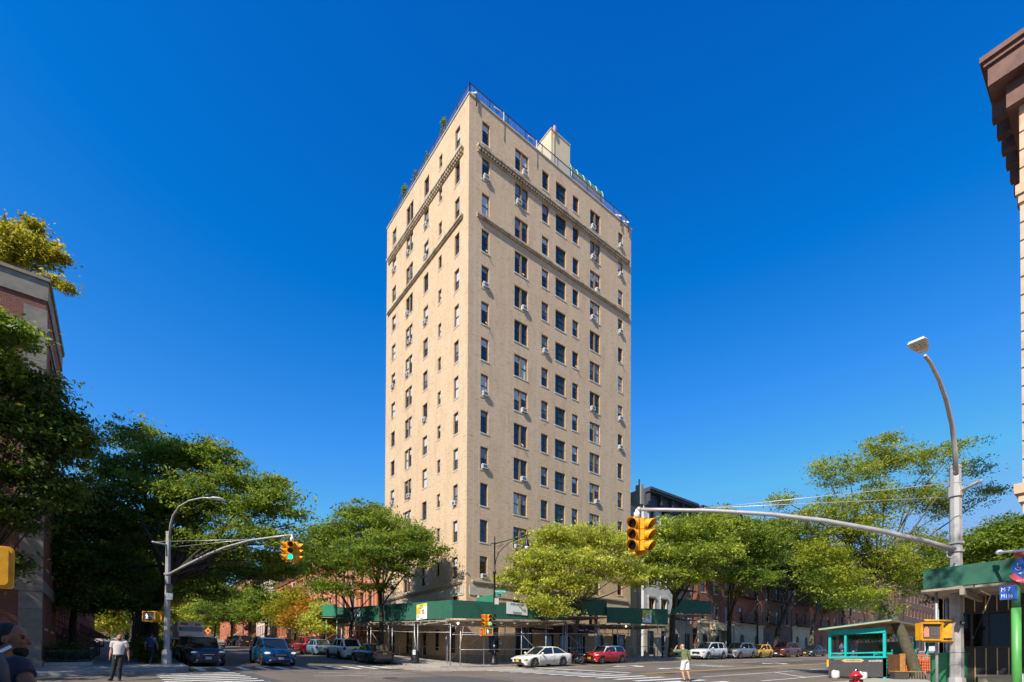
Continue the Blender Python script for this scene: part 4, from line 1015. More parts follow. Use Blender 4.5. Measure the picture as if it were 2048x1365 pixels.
def branch(mb, a, b, r0, r1, g, n=7, sag=.12, wob=.10, seg=6):
    a = Vector(a); b = Vector(b); L = (b-a).length; pts = []; up = Vector((0, 0, 1))
    w1 = Vector((g.uniform(-1, 1), g.uniform(-1, 1), g.uniform(-.5, .5)))*wob*L; w2 = Vector((g.uniform(-1, 1), g.uniform(-1, 1), 0))*wob*.5*L
    for i in range(seg+1):
        t = i/seg; p = a.lerp(b, t) + up*(math.sin(t*math.pi)*sag*L) + w1*math.sin(t*math.pi)*.6 + w2*math.sin(t*2*math.pi)*.6; pts.append(p)
    mb.tube(pts, [r0+(r1-r0)*(i/seg)**.8 for i in range(seg+1)], n); return pts
def tree(label, base, blobs, trunk, m_, clumps=420, per=42, size=.13, bark=None, seed=1, tr=.2, fork=None, csz=.55, flat=.35, shell=.55, group='street trees', cat='tree', name='street_tree', twigs=5, droop=0., limbs=None, sag=.1, lr=1.0):
    """base: point; trunk: list of points up to the fork; blobs: crown masses (world)"""
    g = random.Random(seed); bark = bark or M_bark; base = Vector(base)
    t_ = thing(name, label, cat, base, 0, group)
    mb = MB(); mb.T = Matrix.Translation(-base)
    pts = [base + Vector((0, 0, -.15))] + [Vector(p) for p in trunk]; n = len(pts)
    full = [pts[0]]
    for i in range(n-1):
        for k in range(1, 4): full.append(pts[i].lerp(pts[i+1], k/3)+Vector((g.uniform(-1, 1), g.uniform(-1, 1), 0))*tr*.15)
    rr = [tr*(1.45 if i == 0 else 1.12-.42*i/len(full)) for i in range(len(full))]
    mb.tube(full, rr, 10); mb.build('trunk', bark, t_)
    top = full[-1]; mb = MB(); mb.T = Matrix.Translation(-base)
    gp_ = csz*1.5 if clumps > 200 else 0
    cr, C = leaf_cloud('crown', blobs, int(clumps*(1.3 if gp_ else 1)), per, size, m_, t_, seed, csz, flat, shell, base, droop, gp_)
    CV = [Vector(c) for c in C]
    tgt = limbs or blobs
    for i, (c, r_) in enumerate(blobs):
        c = Vector(c); start = top if (i % 3 or len(full) < 5) else full[-3]
        big = min(1.0, (r_[0]*r_[2]/9)**.5)
        p = branch(mb, start, c+Vector((0, 0, -r_[2]*.25)), tr*.50*lr*(.6+.4*big), tr*.11*lr, g, 7, sag)
        near = sorted(CV, key=lambda q: (q-c).length)[: max(12, int(len(CV)*.5))]
        for k in range(twigs+int(3*big)):
            q = g.choice(near)
            if (q-c).length > max(r_)*1.35: continue
            s_ = min(p[2:], key=lambda v: (v-q).length+g.random()*.4); pp = branch(mb, s_, q, tr*.17, tr*.045, g, 5, .05, .12, 4)
            for kk in range(2):
                q2 = min(g.sample(CV, min(24, len(CV))), key=lambda v: (v-q).length)
                if (q2-q).length < max(r_)*.9: branch(mb, pp[g.randint(2, 4)], q2, tr*.06, tr*.02, g, 4, .04, .1, 3)
    mb.build('limbs', bark, t_)
    return t_
def B(px, py, rx, ry, d, dr=None):
    c = at(px, py, d); k = d/F_; return (tuple(c), (rx*k, (dr if dr else rx*k), ry*k))
def G(x, y, h=SWH): return (x, y, gz(x, y)+h)
# tree left of the tower: two trunks
y1 = at(762, 1300, x=17.3).y; y2 = at(703, 1300, x=17.3).y
D1, D2 = 41.5, 46.5
tree('dense green honey locust in front of the sunlit tower wall', G(17.3, y1), [B(742, 1060, 66, 46, D1), B(680, 1085, 55, 45, D1+1), B(800, 1085, 62, 44, D1-1), B(850, 1110, 42, 26, D1-2), B(740, 1120, 70, 38, D1-2, 3), B(800, 1140, 40, 20, D1-1), B(715, 1035, 30, 22, D1), B(755, 1030, 24, 20, D1+1), B(840, 1080, 28, 20, D1-1)],
     [at(763, 1230, x=17.3), at(760, 1188, x=17.4)], L_mid, 1000, 42, .115, seed=3, tr=.21, csz=.60, flat=.3)
tree('second locust trunk on the avenue, left of the dense one, with lower boughs', G(17.3, y2), [B(650, 1090, 50, 42, D2), B(630, 1140, 42, 40, D2), B(690, 1135, 45, 30, D2-1), B(650, 1180, 40, 22, D2-2), B(705, 1180, 28, 18, D2-2), B(610, 1105, 22, 26, D2+1), B(770, 1175, 26, 10, D2-4)],
     [at(701, 1260, x=17.3), at(706, 1225, x=17.3)], L_mid, 640, 40, .12, seed=4, tr=.18, csz=.60)
# tree in front of the shaded tower face
x3 = at(1147, 1300, y=30.1).x; D3 = 40
tree('bright yellow-green plane tree standing before the darker tower face', G(x3, 30.1), [B(1110, 1085, 60, 32, D3), B(1170, 1080, 55, 32, D3+1), B(1225, 1095, 50, 32, D3+1.5), B(1070, 1125, 55, 34, D3-1), B(1130, 1130, 70, 34, D3-1.5, 3), B(1195, 1130, 60, 34, D3), B(1040, 1165, 40, 24, D3-1.5), B(1100, 1175, 55, 26, D3-1.5), B(1090, 1205, 40, 22, D3-2), B(1150, 1170, 45, 22, D3-1.5), B(1240, 1145, 44, 28, D3+1.5), B(1265, 1165, 22, 14, D3+1), B(1010, 1160, 20, 10, D3-1), B(1118, 1222, 26, 11, D3-2)],
     [at(1149, 1265, y=30.1), at(1158, 1232, y=30.1), at(1166, 1205, y=30.2)], L_lite, 1250, 40, .12, bark=M_bark2, seed=5, tr=.2, csz=.58, flat=.35, sag=-.02)
# right of it, over the white building
x4 = at(1343, 1300, y=30.2).x; D4 = 50
tree('broad dark-trunked tree in front of the white tenement', G(x4, 30.2), [B(1340, 1075, 55, 34, D4-2), B(1400, 1065, 60, 34, D4), B(1300, 1110, 40, 30, D4-3), B(1350, 1120, 60, 28, D4-3), B(1290, 1150, 40, 22, D4-3), B(1420, 1110, 60, 30, D4-1), B(1330, 1155, 45, 20, D4-4), B(1380, 1155, 36, 14, D4-2), B(1470, 1060, 40, 26, D4+2), B(1435, 1035, 40, 16, D4+3)],
     [at(1345, 1240, y=30.2), at(1352, 1195, y=30.2)], L_m2, 1100, 40, .14, seed=6, tr=.30, csz=.68)
x5 = at(1457, 1300, y=30.2).x
tree('forked tree before the ornate stone ground floor', G(x5, 30.2), [B(1480, 1080, 60, 36, 59), B(1520, 1110, 55, 40, 60), B(1450, 1130, 50, 36, 58), B(1490, 1160, 60, 24, 56), B(1530, 1065, 45, 28, 61)],
     [at(1458, 1265, y=30.2), at(1460, 1235, y=30.2)], L_mid, 620, 40, .17, seed=7, tr=.26, csz=.8)
x6 = at(1552, 1300, y=30.2).x
tree('dark tree leaning right before the brown tenement', G(x6, 30.2), [B(1580, 1090, 60, 40, 70), B(1560, 1140, 55, 36, 68), B(1610, 1140, 45, 40, 70), B(1625, 1180, 40, 26, 68), B(1545, 1060, 40, 22, 72)],
     [at(1556, 1262, y=30.2), at(1575, 1215, y=30.2)], L_dark, 520, 40, .20, seed=8, tr=.34, csz=.9)
x7 = at(1622, 1300, y=30.2).x
tree('slender tree with a pale lichened trunk near the cream stone base', G(x7, 30.2), [B(1640, 1150, 45, 45, 80), B(1690, 1190, 45, 34, 82), B(1650, 1205, 40, 20, 80)], [at(1625, 1262, y=30.2), at(1632, 1232, y=30.2)], L_mid, 380, 40, .22, bark=M_bark2, seed=9, tr=.3, csz=1.0)
for i, (px_, d) in enumerate(((1690, 100), (1745, 120), (1800, 145))):
    x_ = at(px_, 1300, y=30.2).x
    tree(['dark tree far down the shaded street', 'dark distant tree left of the reddish house', 'last dark tree of the far row'][i], G(x_, 30.2), [B(px_, 1190, 45, 38, d), B(px_+30, 1215, 36, 26, d), B(px_-30, 1205, 34, 26, d)], [at(px_+2, 1250, y=30.2)], L_dark, 260, 36, .3, seed=20+i, tr=.3, csz=1.4)
# leaning honey locust beside the dining booth
bx_ = at(1838, 1352, d=24.6); bb = G(bx_.x, bx_.y)
DL = 25.5
tree('leaning honey locust with a mossy trunk rising over the teal dining booth', bb, [B(1700, 1080, 75, 50, DL, 1.8), B(1640, 1120, 50, 46, DL, 1.3), B(1760, 1130, 70, 50, DL, 1.8), B(1690, 1165, 60, 34, DL, 1.4), B(1720, 1195, 50, 22, DL-.5), B(1800, 1160, 50, 40, DL+1), B(1830, 1100, 50, 40, DL+1),
     B(1740, 1010, 70, 40, DL+.5, 1.5), B(1660, 1030, 60, 36, DL, 1.4), B(1600, 1040, 40, 26, DL), B(1570, 1000, 30, 14, DL), B(1770, 930, 60, 40, DL+1, 1.5), B(1700, 950, 50, 30, DL), B(1650, 935, 34, 16, DL), B(1760, 890, 40, 18, DL+1), B(1860, 920, 50, 30, DL+1), B(1900, 1010, 46, 34, DL+1), B(1940, 940, 34, 22, DL+1), B(1980, 985, 26, 20, DL+1), B(1930, 885, 34, 12, DL+1), B(1840, 1000, 50, 34, DL+1.5), B(1780, 1220, 26, 14, DL)],
     [at(1812, 1290, d=24.7), at(1790, 1240, d=24.9), at(1762, 1185, d=25.2), at(1748, 1150, d=25.4)], L_loc, 2000, 34, .065, bark=M_bark2, seed=10, tr=.25, csz=.42, flat=.32, shell=.45, droop=.3, sag=.05, twigs=6, lr=.62)
for i, (px_, py_, d, y_) in enumerate(((1965, 1105, 44, 7.4), (1905, 1125, 55, 7.4), (2030, 1080, 40, 6.0))):
    x_ = at(px_, 1300, y=y_).x if i < 2 else 44
    c = at(px_, py_, d)
    tree(['rounded green tree behind the right-hand shed', 'dark green tree behind the locust on the near pavement', 'green tree rising behind the far right edge of the shed'][i], G(c.x, c.y), [B(px_, py_, 50, 50, d), B(px_+40, py_+15, 40, 36, d), B(px_-40, py_+20, 40, 40, d), B(px_, py_+50, 60, 36, d)], [at(px_, py_+110, d)], L_mid if i != 1 else L_dark, 520, 40, .16, seed=30+i, tr=.25, csz=.75)
# big tree arching over the avenue on the left
tb = G(1.6, 42.5); DB = 33
tree('huge dark tree arching from the left pavement over the avenue', tb, [B(290, 900, 60, 50, DB+1), B(350, 930, 70, 50, DB), B(420, 930, 60, 44, DB-1), B(470, 975, 55, 42, DB-2), B(230, 950, 60, 55, DB), B(300, 1000, 75, 50, DB, 3), B(400, 1010, 75, 48, DB-2, 3), B(520, 1020, 50, 38, DB-3), B(560, 1000, 36, 26, DB-3), B(500, 1075, 55, 30, DB-3), B(560, 1085, 44, 30, DB-3), B(590, 1040, 24, 28, DB-3), B(420, 1090, 60, 34, DB-2), B(240, 1050, 60, 50, DB), B(320, 1090, 60, 44, DB), B(390, 1150, 50, 26, DB+4), B(470, 1140, 44, 26, DB+2), B(260, 1140, 50, 44, DB+1), B(310, 1190, 40, 26, DB+3), B(550, 970, 26, 18, DB-2), B(540, 1120, 34, 20, DB-2), B(450, 1110, 50, 26, DB-2), B(350, 1040, 60, 40, DB), B(500, 1150, 50, 26, DB+5), B(560, 1145, 40, 24, DB+4), B(430, 1185, 44, 20, DB+9), B(600, 1110, 22, 22, DB)],
     [at(306, 1230, x=1.7), at(328, 1180, x=2.0), at(350, 1150, x=2.4)], L_mid, 2900, 40, .11, seed=12, tr=.34, csz=.58, flat=.3, shell=.5)
mb = None
# garden trees by the left building
def c_at(px, py, d): return at(px, py, d)
gt_specs = [((146, 32), 'dark garden tree with thin leaning trunk in the planted bed', [B(150, 1010, 60, 50, 30), B(200, 1060, 60, 60, 31), B(110, 1070, 60, 60, 29), B(160, 1130, 70, 50, 30), B(230, 1150, 60, 40, 31), B(90, 1150, 60, 40, 29), B(200, 1210, 60, 26, 31), B(130, 1200, 60, 30, 30), B(60, 1080, 40, 70, 29), B(270, 1215, 30, 20, 32)], L_dark),
            ((-60, 20.0), 'dark spreading tree in front of the brick corner building', [B(20, 760, 60, 40, 20.5), B(75, 810, 50, 40, 20.5), B(140, 845, 36, 20, 21), B(40, 860, 70, 60, 20.5), B(110, 900, 60, 50, 21), B(40, 970, 60, 60, 20.5), B(100, 990, 50, 50, 21), B(170, 880, 26, 16, 21), B(20, 1050, 50, 50, 20.5), B(150, 960, 30, 40, 22), B(120, 765, 24, 12, 21), B(10, 1150, 40, 50, 20)], L_dark)]
for i, ((px_, d), lb, bl, lm) in enumerate(gt_specs):
    c = at(px_, 1250, d)
    tree(lb, (c.x, c.y, gz(c.x, c.y)+.1), bl, [at(px_, 1250, d), at(px_+6, 1180, d)], lm, (1500, 720)[i], 40, .10, seed=14+i, tr=(.2, .14)[i], csz=(.6, .5)[i], flat=.28, group='garden trees')
c = at(-160, 1300, 19.5)
tree('sunlit tree reaching into the left edge of the view', G(c.x, c.y), [B(15, 655, 46, 22, 18.5), B(-60, 660, 60, 46, 19), B(40, 675, 44, 14, 18.5), B(-60, 740, 70, 60, 19), B(-120, 850, 60, 90, 19)], [at(-150, 1150, 19.5), at(-130, 950, 19)], L_mid, 560, 40, .1, seed=17, tr=.25, csz=.5)
# pavement trees down the avenue, left side
for i, (y_, s_) in enumerate(((50, 1), (60, 1.1), (74, 1.1), (92, 1.2), (115, 1.3), (140, 1.4))):
    b_ = G(1.6, y_); cx, cy, cz = b_
    bl = [((cx+g0*s_, cy+g1*s_, cz+g2*s_), (r0*s_, r0*s_, r1*s_)) for g0, g1, g2, r0, r1 in ((0, 0, 8.5, 3.4, 2.2), (2.6, 0, 7.3, 2.6, 1.8), (-2.6, 1, 7.6, 2.6, 1.8), (0, 2, 10, 2.6, 1.6), (4.0, -1, 6.3, 2.0, 1.3), (1, -2, 6.2, 2.4, 1.2))]
    tree(['pavement tree just behind the huge arching one', 'second pavement tree up the left side of the avenue', 'third pavement tree up the left side of the avenue', 'fourth pavement tree up the left side of the avenue', 'yellowish pavement tree above the delivery truck', 'farthest yellowish tree at the top of the avenue'][i], b_, bl, [(cx, cy, cz+2.5), (cx+.2, cy, cz+4.4)], [L_dark, L_mid, L_mid, L_lite, L_lite, L_yel][i], 420, 36, .15+.03*i, seed=40+i, tr=.26, csz=.75+.1*i)
# right side of the avenue beyond the sheds
av = [(56, L_lite, 5.0, 'young bright green tree beyond the bright green shed'), (62.5, L_aut, 5.6, 'small autumn tree with orange leaves before the orange houses'), (67.5, L_yel, 7.6, 'taller tree turning yellow behind the orange-leaved one'), (84, L_mid, 9.5, 'slim green tree left of the autumn trees'), (97, L_mid, 10, 'green tree behind the black parked cars'), (115, L_dark, 10.5, 'dark tree up the right side of the avenue'), (138, L_mid, 11.5, 'far green tree on the right side of the avenue'), (170, L_lite, 13, 'farthest green tree at the avenue top')]
for i, (y_, lm, h, lb) in enumerate(av):
    b_ = G(17.4, y_); cx, cy, cz = b_; s_ = h/9
    bl = [((cx+g0*s_, cy+g1*s_, cz+g2*s_), (r0*s_, r0*s_, r1*s_)) for g0, g1, g2, r0, r1 in ((0, 0, 6.6, 2.7, 1.9), (-2, .5, 5.2, 2.2, 1.5), (1.8, -.8, 5.4, 2.1, 1.5), (0, 0, 8.2, 1.7, 1.3), (-.8, -1.8, 4.0, 1.9, 1.0))]
    tree(lb, b_, bl, [(cx, cy, cz+1.6*s_), (cx+.1, cy, cz+3.2*s_)], lm, 300, 34, .14+.02*i, seed=60+i, tr=.14 if i < 3 else .24, csz=.7+.08*i)
# trees closing the avenue view
for i, (x_, y_) in enumerate(((-6, 150), (8, 185), (17, 190), (28, 175), (1, 170), (12, 215))):
    b_ = (x_, y_, gz(x_, y_)); cx, cy, cz = b_
    bl = [((cx+g0, cy+g1, cz+g2), (r0, r0, r1)) for g0, g1, g2, r0, r1 in ((0, 0, 11, 6, 5), (-5, 0, 8, 4.5, 4), (5, 0, 8, 4.5, 4), (0, 0, 4, 7, 3.8))]
    tree(['left one of the pale green trees closing the avenue', 'pale green tree closing the avenue above the truck', 'pale green tree closing the avenue above the white car', 'pale green tree closing the avenue near the stop sign', 'tall hazy tree behind the others closing the avenue', 'right hazy tree behind the others closing the avenue'][i], b_, bl, [(cx, cy, cz+4)], L_lite if i < 4 else L_mid, 420, 34, .42, seed=80+i, tr=.4, csz=2.0)
# trees closing the shaded street
for i, (x_, y_) in enumerate(((190, 30), (200, 20), (205, 8), (160, 6.5), (120, 7), (90, 7))):
    b_ = (x_, y_, gz(x_, y_)); cx, cy, cz = b_
    bl = [((cx+g0, cy+g1, cz+g2), (r0, r0, r1)) for g0, g1, g2, r0, r1 in ((0, 0, 9, 5, 4), (0, -3, 7, 4, 3), (0, 3, 7, 4, 3))]
    tree(['green tree at the far end of the shaded street, left', 'green tree at the far end of the shaded street, middle', 'green tree at the far end of the shaded street, right', 'near-side tree far along the shaded street', 'near-side tree halfway along the shaded street', 'near-side tree behind the teal booth roof'][i], b_, bl, [(cx, cy, cz+4)], L_mid, 220, 32, .34, seed=90+i, tr=.35, csz=1.5)
# plants on roofs
for i_, (cx_, cy_, r_) in enumerate(((-8, 29.6, 5.5), (-15, 29.8, 5))):   # unseen trees, added outside the left edge to shade the crosswalk
    b_ = G(cx_, cy_); bl = [((b_[0]+g0, b_[1]+g1, b_[2]+g2), (q, q, q*.7)) for g0, g1, g2, q in ((0, 0, 11, 4.5), (3, -2.5, 9, 3.5), (-3, 1.5, 9, 3.5), (0, -4, 8.5, 3.2), (1, 0, 14, 3))]
    if i_ == 0: bl = [q for q in bl]
    tree(['street tree at the left pavement beyond the view edge', 'second street tree beyond the left view edge'][i_], b_, [(( c[0]-3.5, c[1], c[2]), r2) for c, r2 in bl], [(b_[0], b_[1], b_[2]+3), (b_[0]-.5, b_[1], b_[2]+6)], L_mid, 420, 36, .16, seed=130+i_, tr=.25, csz=.8)
tree('street tree behind the viewer whose boughs shade the right-hand shed', G(.2, -6.0), [((8.8, 1.0, 13.2), (.9, .7, .7)), ((7.6, -1.6, 14.2), (.9, .9, .8)), ((6, -3, 14), (2.4, 2.4, 1.6)), ((2, -6, 13), (3, 3, 2))], [(.3, -6, 4), (1.2, -5.5, 7)], L_mid, 330, 30, .10, seed=140, tr=.18, csz=.42)
c = at(90, 560, y=BF+1.5); zt = 20.9; DRT = (c-Vector((0, 0, CAMZ))).dot(Fv)
tree('sparse yellow-leaved tree growing on the roof of the left corner building', (c.x-.6, c.y, zt), [B(30, 480, 34, 36, DRT, 1), B(65, 505, 40, 34, DRT, 1), B(15, 520, 30, 26, DRT, 1), B(70, 455, 16, 10, DRT), B(95, 520, 20, 12, DRT), B(120, 517, 10, 5, DRT), B(110, 565, 12, 10, DRT), B(135, 578, 12, 5, DRT), B(100, 485, 10, 6, DRT)],
     [(c.x-.6, c.y, zt+.8)], L_yel, 420, 24, .10, seed=100, tr=.05, csz=.34, group='rooftop plants', name='rooftop_tree', shell=.4, twigs=2)
for i, (px_, y0_, y1_, w_, lb) in enumerate(((888, 268, 236, 8, 'tall conifer in a pot on the tower roof edge'), (856, 322, 308, 7, 'low bush on the tower roof edge, second from the corner'), (833, 357, 344, 6, 'low bush on the tower roof edge, third from the corner'), (809, 398, 370, 8, 'shaggy shrub on the tower roof edge, farthest from the corner'))):
    q0 = at(px_, y0_, x=TX0+.45); q1 = at(px_, y1_, x=TX0+.45); d = (q0-Vector((0, 0, CAMZ))).dot(Fv); b_ = Vector((q0.x, q0.y, TZ+.1)); h = q1.z-b_.z; r_ = w_*d/F_*.6
    tree(lb, b_, [((b_.x, b_.y, b_.z+h*.35), (r_, r_, h*.3)), ((b_.x, b_.y+.05, b_.z+h*.72), (r_*.7, r_*.7, h*.26))], [b_+Vector((0, 0, h*.3))], L_mid, 45, 26, .07, seed=110+i, tr=.03, csz=.16, group='rooftop plants', cat='shrub', name='roof_shrub', twigs=2)
c = at(1010, 237, y=TY0+.5)
tree('thin bush behind the tower roof rail above the paired windows', (c.x, c.y, TZ+.1), [((c.x, c.y, TZ+.5), (.4, .2, .35))], [(c.x, c.y, TZ+.3)], L_mid, 24, 20, .06, seed=118, tr=.02, csz=.16, group='rooftop plants', cat='shrub', name='roof_shrub', twigs=2)
# hedges and planted bed on the left pavement
def shrubmass(name, label, x0, x1, y0, y1, h, lm, clumps, seed, size=.07, top=None, cat='hedge', group=None, per=34):
    b_ = ((x0+x1)/2, (y0+y1)/2, gz((x0+x1)/2, (y0+y1)/2)+SWH); t_ = thing(name, label, cat, b_, 0, group)
    nb = max(1, int(max(x1-x0, y1-y0)/1.2)); bl = []
    for k in range(nb):
        s_ = (k+.5)/nb; cx = x0+(x1-x0)*s_ if x1-x0 > y1-y0 else (x0+x1)/2; cy = y0+(y1-y0)*s_ if y1-y0 >= x1-x0 else (y0+y1)/2
        bl.append(((cx, cy, gz(cx, cy)+SWH+h*.5), (max(.35, (x1-x0)/2 if x1-x0 <= y1-y0 else .75), max(.35, (y1-y0)/2 if y1-y0 < x1-x0 else .75), h*.52)))
    leaf_cloud('foliage', bl, clumps, per, size, lm, t_, seed, .3, .8, .6, b_)
    mb = MB(); 
    for c, r_ in bl: mb.tube([(c[0]-b_[0], c[1]-b_[1], -.1), (c[0]-b_[0], c[1]-b_[1], h*.7)], .03, 5)
    mb.build('stems', M_bark, t_); return t_
shrubmass('hedge', 'dark clipped hedge along the kerb behind the big signal pole', .6, 2.3, 35.5, 48, 1.35, L_dark, 500, 200)
shrubmass('flower_shrub', 'dark shrubs with white flowers in the fenced corner bed', -6.6, -1.6, 35.0, 36.4, 1.0, L_dark, 260, 201, cat='shrub')
shrubmass('topiary_shrub', 'rounded bright green clipped shrub before the orange houses', 17.9, 19.6, 70.0, 71.6, 1.9, L_mid, 160, 202, .1, cat='shrub')
shrubmass('hedge', 'low yellow-green planting behind the parked cars on the avenue', 18.6, 19.4, 50.5, 56, .7, L_yel, 90, 203, .09)
shrubmass('hedge', 'dark low hedge in front of the house steps up the avenue', 18.8, 20, 98, 112, 1.3, L_dark, 90, 204, .16)
# ---------------------------------------------------------------- vehicles
M_tyre = mat('tyre_rubber', (.018, .018, .018), .85); M_rim = mat('alloy_rim', (.45, .45, .46), .3, .8); M_rimd = mat('dark_rim', (.06, .06, .065), .35, .6)
M_cgl = mat('car_glass', (.012, .015, .018), .04, spec=.9); M_blk = mat('black_plastic', (.022, .022, .024), .55); M_hl = mat('headlight_lens', (.65, .66, .68), .12, .1, spec=.9)
M_tl = mat('tail_lamp', (.45, .015, .012), .15, spec=.8); M_plate_o = mat('orange_plate', (.75, .40, .02), .5); M_plate_w = mat('pale_plate', (.62, .62, .64), .5); M_chr = mat('chrome', (.6, .6, .62), .12, 1.0)
def paint(name, c, metal=.25, rough=.28): return mat('paint_'+name, c, rough, metal, spec=.6, coat=.8)
def lerp_profile(p, x):
    for (a, za), (b, zb) in zip(p[:-1], p[1:]):
        if a <= x <= b: t = (x-a)/(b-a+1e-9); t = t*t*(3-2*t)*.35+t*.65; return za+(zb-za)*t
    return p[0][1] if x < p[0][0] else p[-1][1]
STY = {
 # deck: (fraction of length from nose, height fraction) ; cab: x positions base-front, roof-front, roof-rear, base-rear
 'sedan': dict(L=4.75, W=1.84, H=1.45, deck=[(0, .44), (.03, .50), (.10, .56), (.30, .63), (.62, .66), (.86, .67), (.97, .64), (1, .56)], cab=(.26, .43, .70, .88), wb=(.19, .77), r=.33),
 'suv': dict(L=4.65, W=1.86, H=1.70, deck=[(0, .42), (.025, .54), (.10, .60), (.26, .635), (.6, .655), (.92, .66), (.98, .62), (1, .5)], cab=(.24, .38, .84, .965), wb=(.19, .78), r=.36),
 'hatch': dict(L=4.0, W=1.72, H=1.50, deck=[(0, .42), (.03, .52), (.12, .58), (.28, .63), (.6, .65), (.92, .66), (.98, .6), (1, .5)], cab=(.24, .42, .84, .965), wb=(.19, .80), r=.31),
 'mini': dict(L=3.75, W=1.70, H=1.41, deck=[(0, .45), (.03, .58), (.10, .64), (.27, .67), (.6, .68), (.92, .68), (.98, .62), (1, .5)], cab=(.28, .38, .90, .97), wb=(.18, .82), r=.30),
 'van': dict(L=5.0, W=1.95, H=1.75, deck=[(0, .38), (.03, .48), (.10, .54), (.22, .60), (.6, .62), (.94, .63), (.985, .6), (1, .45)], cab=(.17, .34, .90, .975), wb=(.19, .79), r=.34),
 'coupe_suv': dict(L=4.9, W=2.0, H=1.70, deck=[(0, .44), (.02, .54), (.10, .60), (.27, .64), (.6, .67), (.88, .70), (.97, .66), (1, .5)], cab=(.24, .41, .66, .93), wb=(.18, .79), r=.40),
 'boxy': dict(L=4.9, W=1.93, H=1.80, deck=[(0, .42), (.015, .58), (.08, .62), (.25, .635), (.6, .645), (.95, .65), (.985, .62), (1, .5)], cab=(.245, .345, .90, .98), wb=(.19, .78), r=.38),
}
_cc = {}
def car(label, style, col, x, y, rz, name='parked_car', plate='o', roofc=None, rim=None, cladding=False, rails_=False, stripes=False, group='cars parked along the kerbs', plate_txt=None, cat='car', lights=False, wide=1.0):
    """local frame: x runs from nose (0) to tail (L); y across; built level, then tilted to the road"""
    s_ = STY[style]; L, Wd, H = s_['L'], s_['W'], s_['H']; hw = Wd/2
    def gp(lx, ly): c, s = math.cos(rz), math.sin(rz); return gz(x+lx*c-ly*s, y+lx*s+ly*c)
    zf, zr = (gp(0, -hw)+gp(0, hw))/2, (gp(L, -hw)+gp(L, hw))/2; zl = gp(L/2, -hw); zr_ = gp(L/2, hw)
    t_ = thing(name, label, cat, (x, y, zf+.0), 0, group)
    pitch = -math.atan2(zr-zf, L); roll = math.atan2(zr_-zl, Wd)
    t_.rotation_mode = 'ZYX' if False else 'XYZ'
    t_.rotation_euler = (Matrix.Rotation(rz, 3, 'Z') @ Matrix.Rotation(pitch, 3, 'Y') @ Matrix.Rotation(roll, 3, 'X')).to_euler()
    rim = rim or M_rim; wbx = [L*q for q in s_['wb']]; r = s_['r']; ra = r+.055
    key = (style, cladding)
    N = 64; st = [L*i/N for i in range(N+1)]
    deck = [(L*a, H*b) for a, b in s_['deck']]
    def plan(xx):   # half-width along the length
        t = xx/L; e = min(t, 1-t); return hw*(1-.30*max(0, 1-e/.10)**2.2 - .03*max(0, 1-e/.3))
    def body_mesh():
        mb = MB(); rows_ = []
        for xx in st:
            zd = lerp_profile(deck, xx); w = plan(xx); e = min(xx, L-xx)/L; zb = .20+.16*max(0, 1-e/.06)**1.5
            arch = zb
            for wx in wbx:
                if abs(xx-wx) < ra: arch = max(arch, r+math.sqrt(ra*ra-(xx-wx)**2))
            cab0, cab1 = s_['cab'][0]*L, s_['cab'][3]*L; inc = cab0 < xx < cab1
            zs = zd-.04 if not inc else zd
            belt = zd*.93; mid = max(arch+.03, H*.40); lo = max(arch, zb+.06)
            prof = [(0, zb), (w*.80, zb), (w*.80, max(zb, arch-.002)), (w*.955, lo), (w*1.0, mid) , (w*.995, max(mid+.01, (mid+belt)/2)), (w*.945, max(mid+.02, belt)), (w*.86, zd), (w*.45, zd+(.035 if not inc else .0)), (0, zd+(.05 if not inc else 0))]
            rows_.append(prof)
        n = len(rows_[0]); vs_ = []
        for xx, pr in zip(st, rows_):
            dx = 0
            for k, (yy, zz) in enumerate(pr):
                # round the nose and tail in plan
                b_ = 0
                if xx < .01: b_ = .10*(abs(yy)/hw)**2
                if xx > L-.01: b_ = -.10*(abs(yy)/hw)**2
                vs_.append((xx+b_, yy, zz))
            for k in range(n-2, 0, -1):
                yy, zz = pr[k]; b_ = 0
                if xx < .01: b_ = .10*(abs(yy)/hw)**2
                if xx > L-.01: b_ = -.10*(abs(yy)/hw)**2
                vs_.append((xx+b_, -yy, zz))
        m_ = 2*n-2; fs = []
        for i in range(N):
            for k in range(m_): k2 = (k+1) % m_; fs.append((i*m_+k, (i+1)*m_+k, (i+1)*m_+k2, i*m_+k2))
        fs.append(tuple(range(m_))); fs.append(tuple(N*m_+k for k in range(m_-1, -1, -1)))
        mb.add(vs_, fs, True)
        # cladding / sill and bumper inserts in black
        if cladding: pass
        return mb
    mb = body_mesh(); o = mb.build('body', [col], t_)
    for q in o.data.polygons:
        if abs(q.normal.x) > .9 and len(q.vertices) > 6: q.use_smooth = False
    # cabin: glass body with painted roof and pillars
    c0, c1, c2, c3 = [L*q for q in s_['cab']]; zb_ = lambda xx: lerp_profile(deck, xx)-.03
    wt, wbm = hw*.70, hw*.87; zt = H
    def cabpt(xx, side, u):   # u 0 base .. 1 roof ; returns point on cabin side
        return None
    ctrl_b = [(c0, .80), (c0+(c1-c0)*.5, .96), (c1, 1), ((c1+c2)/2, 1), (c2, 1), (c2+(c3-c2)*.5, .96), (c3, .84)]
    base = [Vector((q, wbm*k, zb_(q))) for q, k in ctrl_b]
    c1r, c2r = c1, c2
    topx = [c1r, c1r+(c2r-c1r)*.12, c1r+(c2r-c1r)*.25, (c1r+c2r)/2, c1r+(c2r-c1r)*.75, c1r+(c2r-c1r)*.9, c2r]
    topz = [zt-.06, zt-.025, zt-.01, zt, zt-.012, zt-.035, zt-.07]
    top = [Vector((q, wt*(1 if 0 < i < 6 else .93), z)) for i, (q, z) in enumerate(zip(topx, topz))]
    mb = MB(); vs_ = []
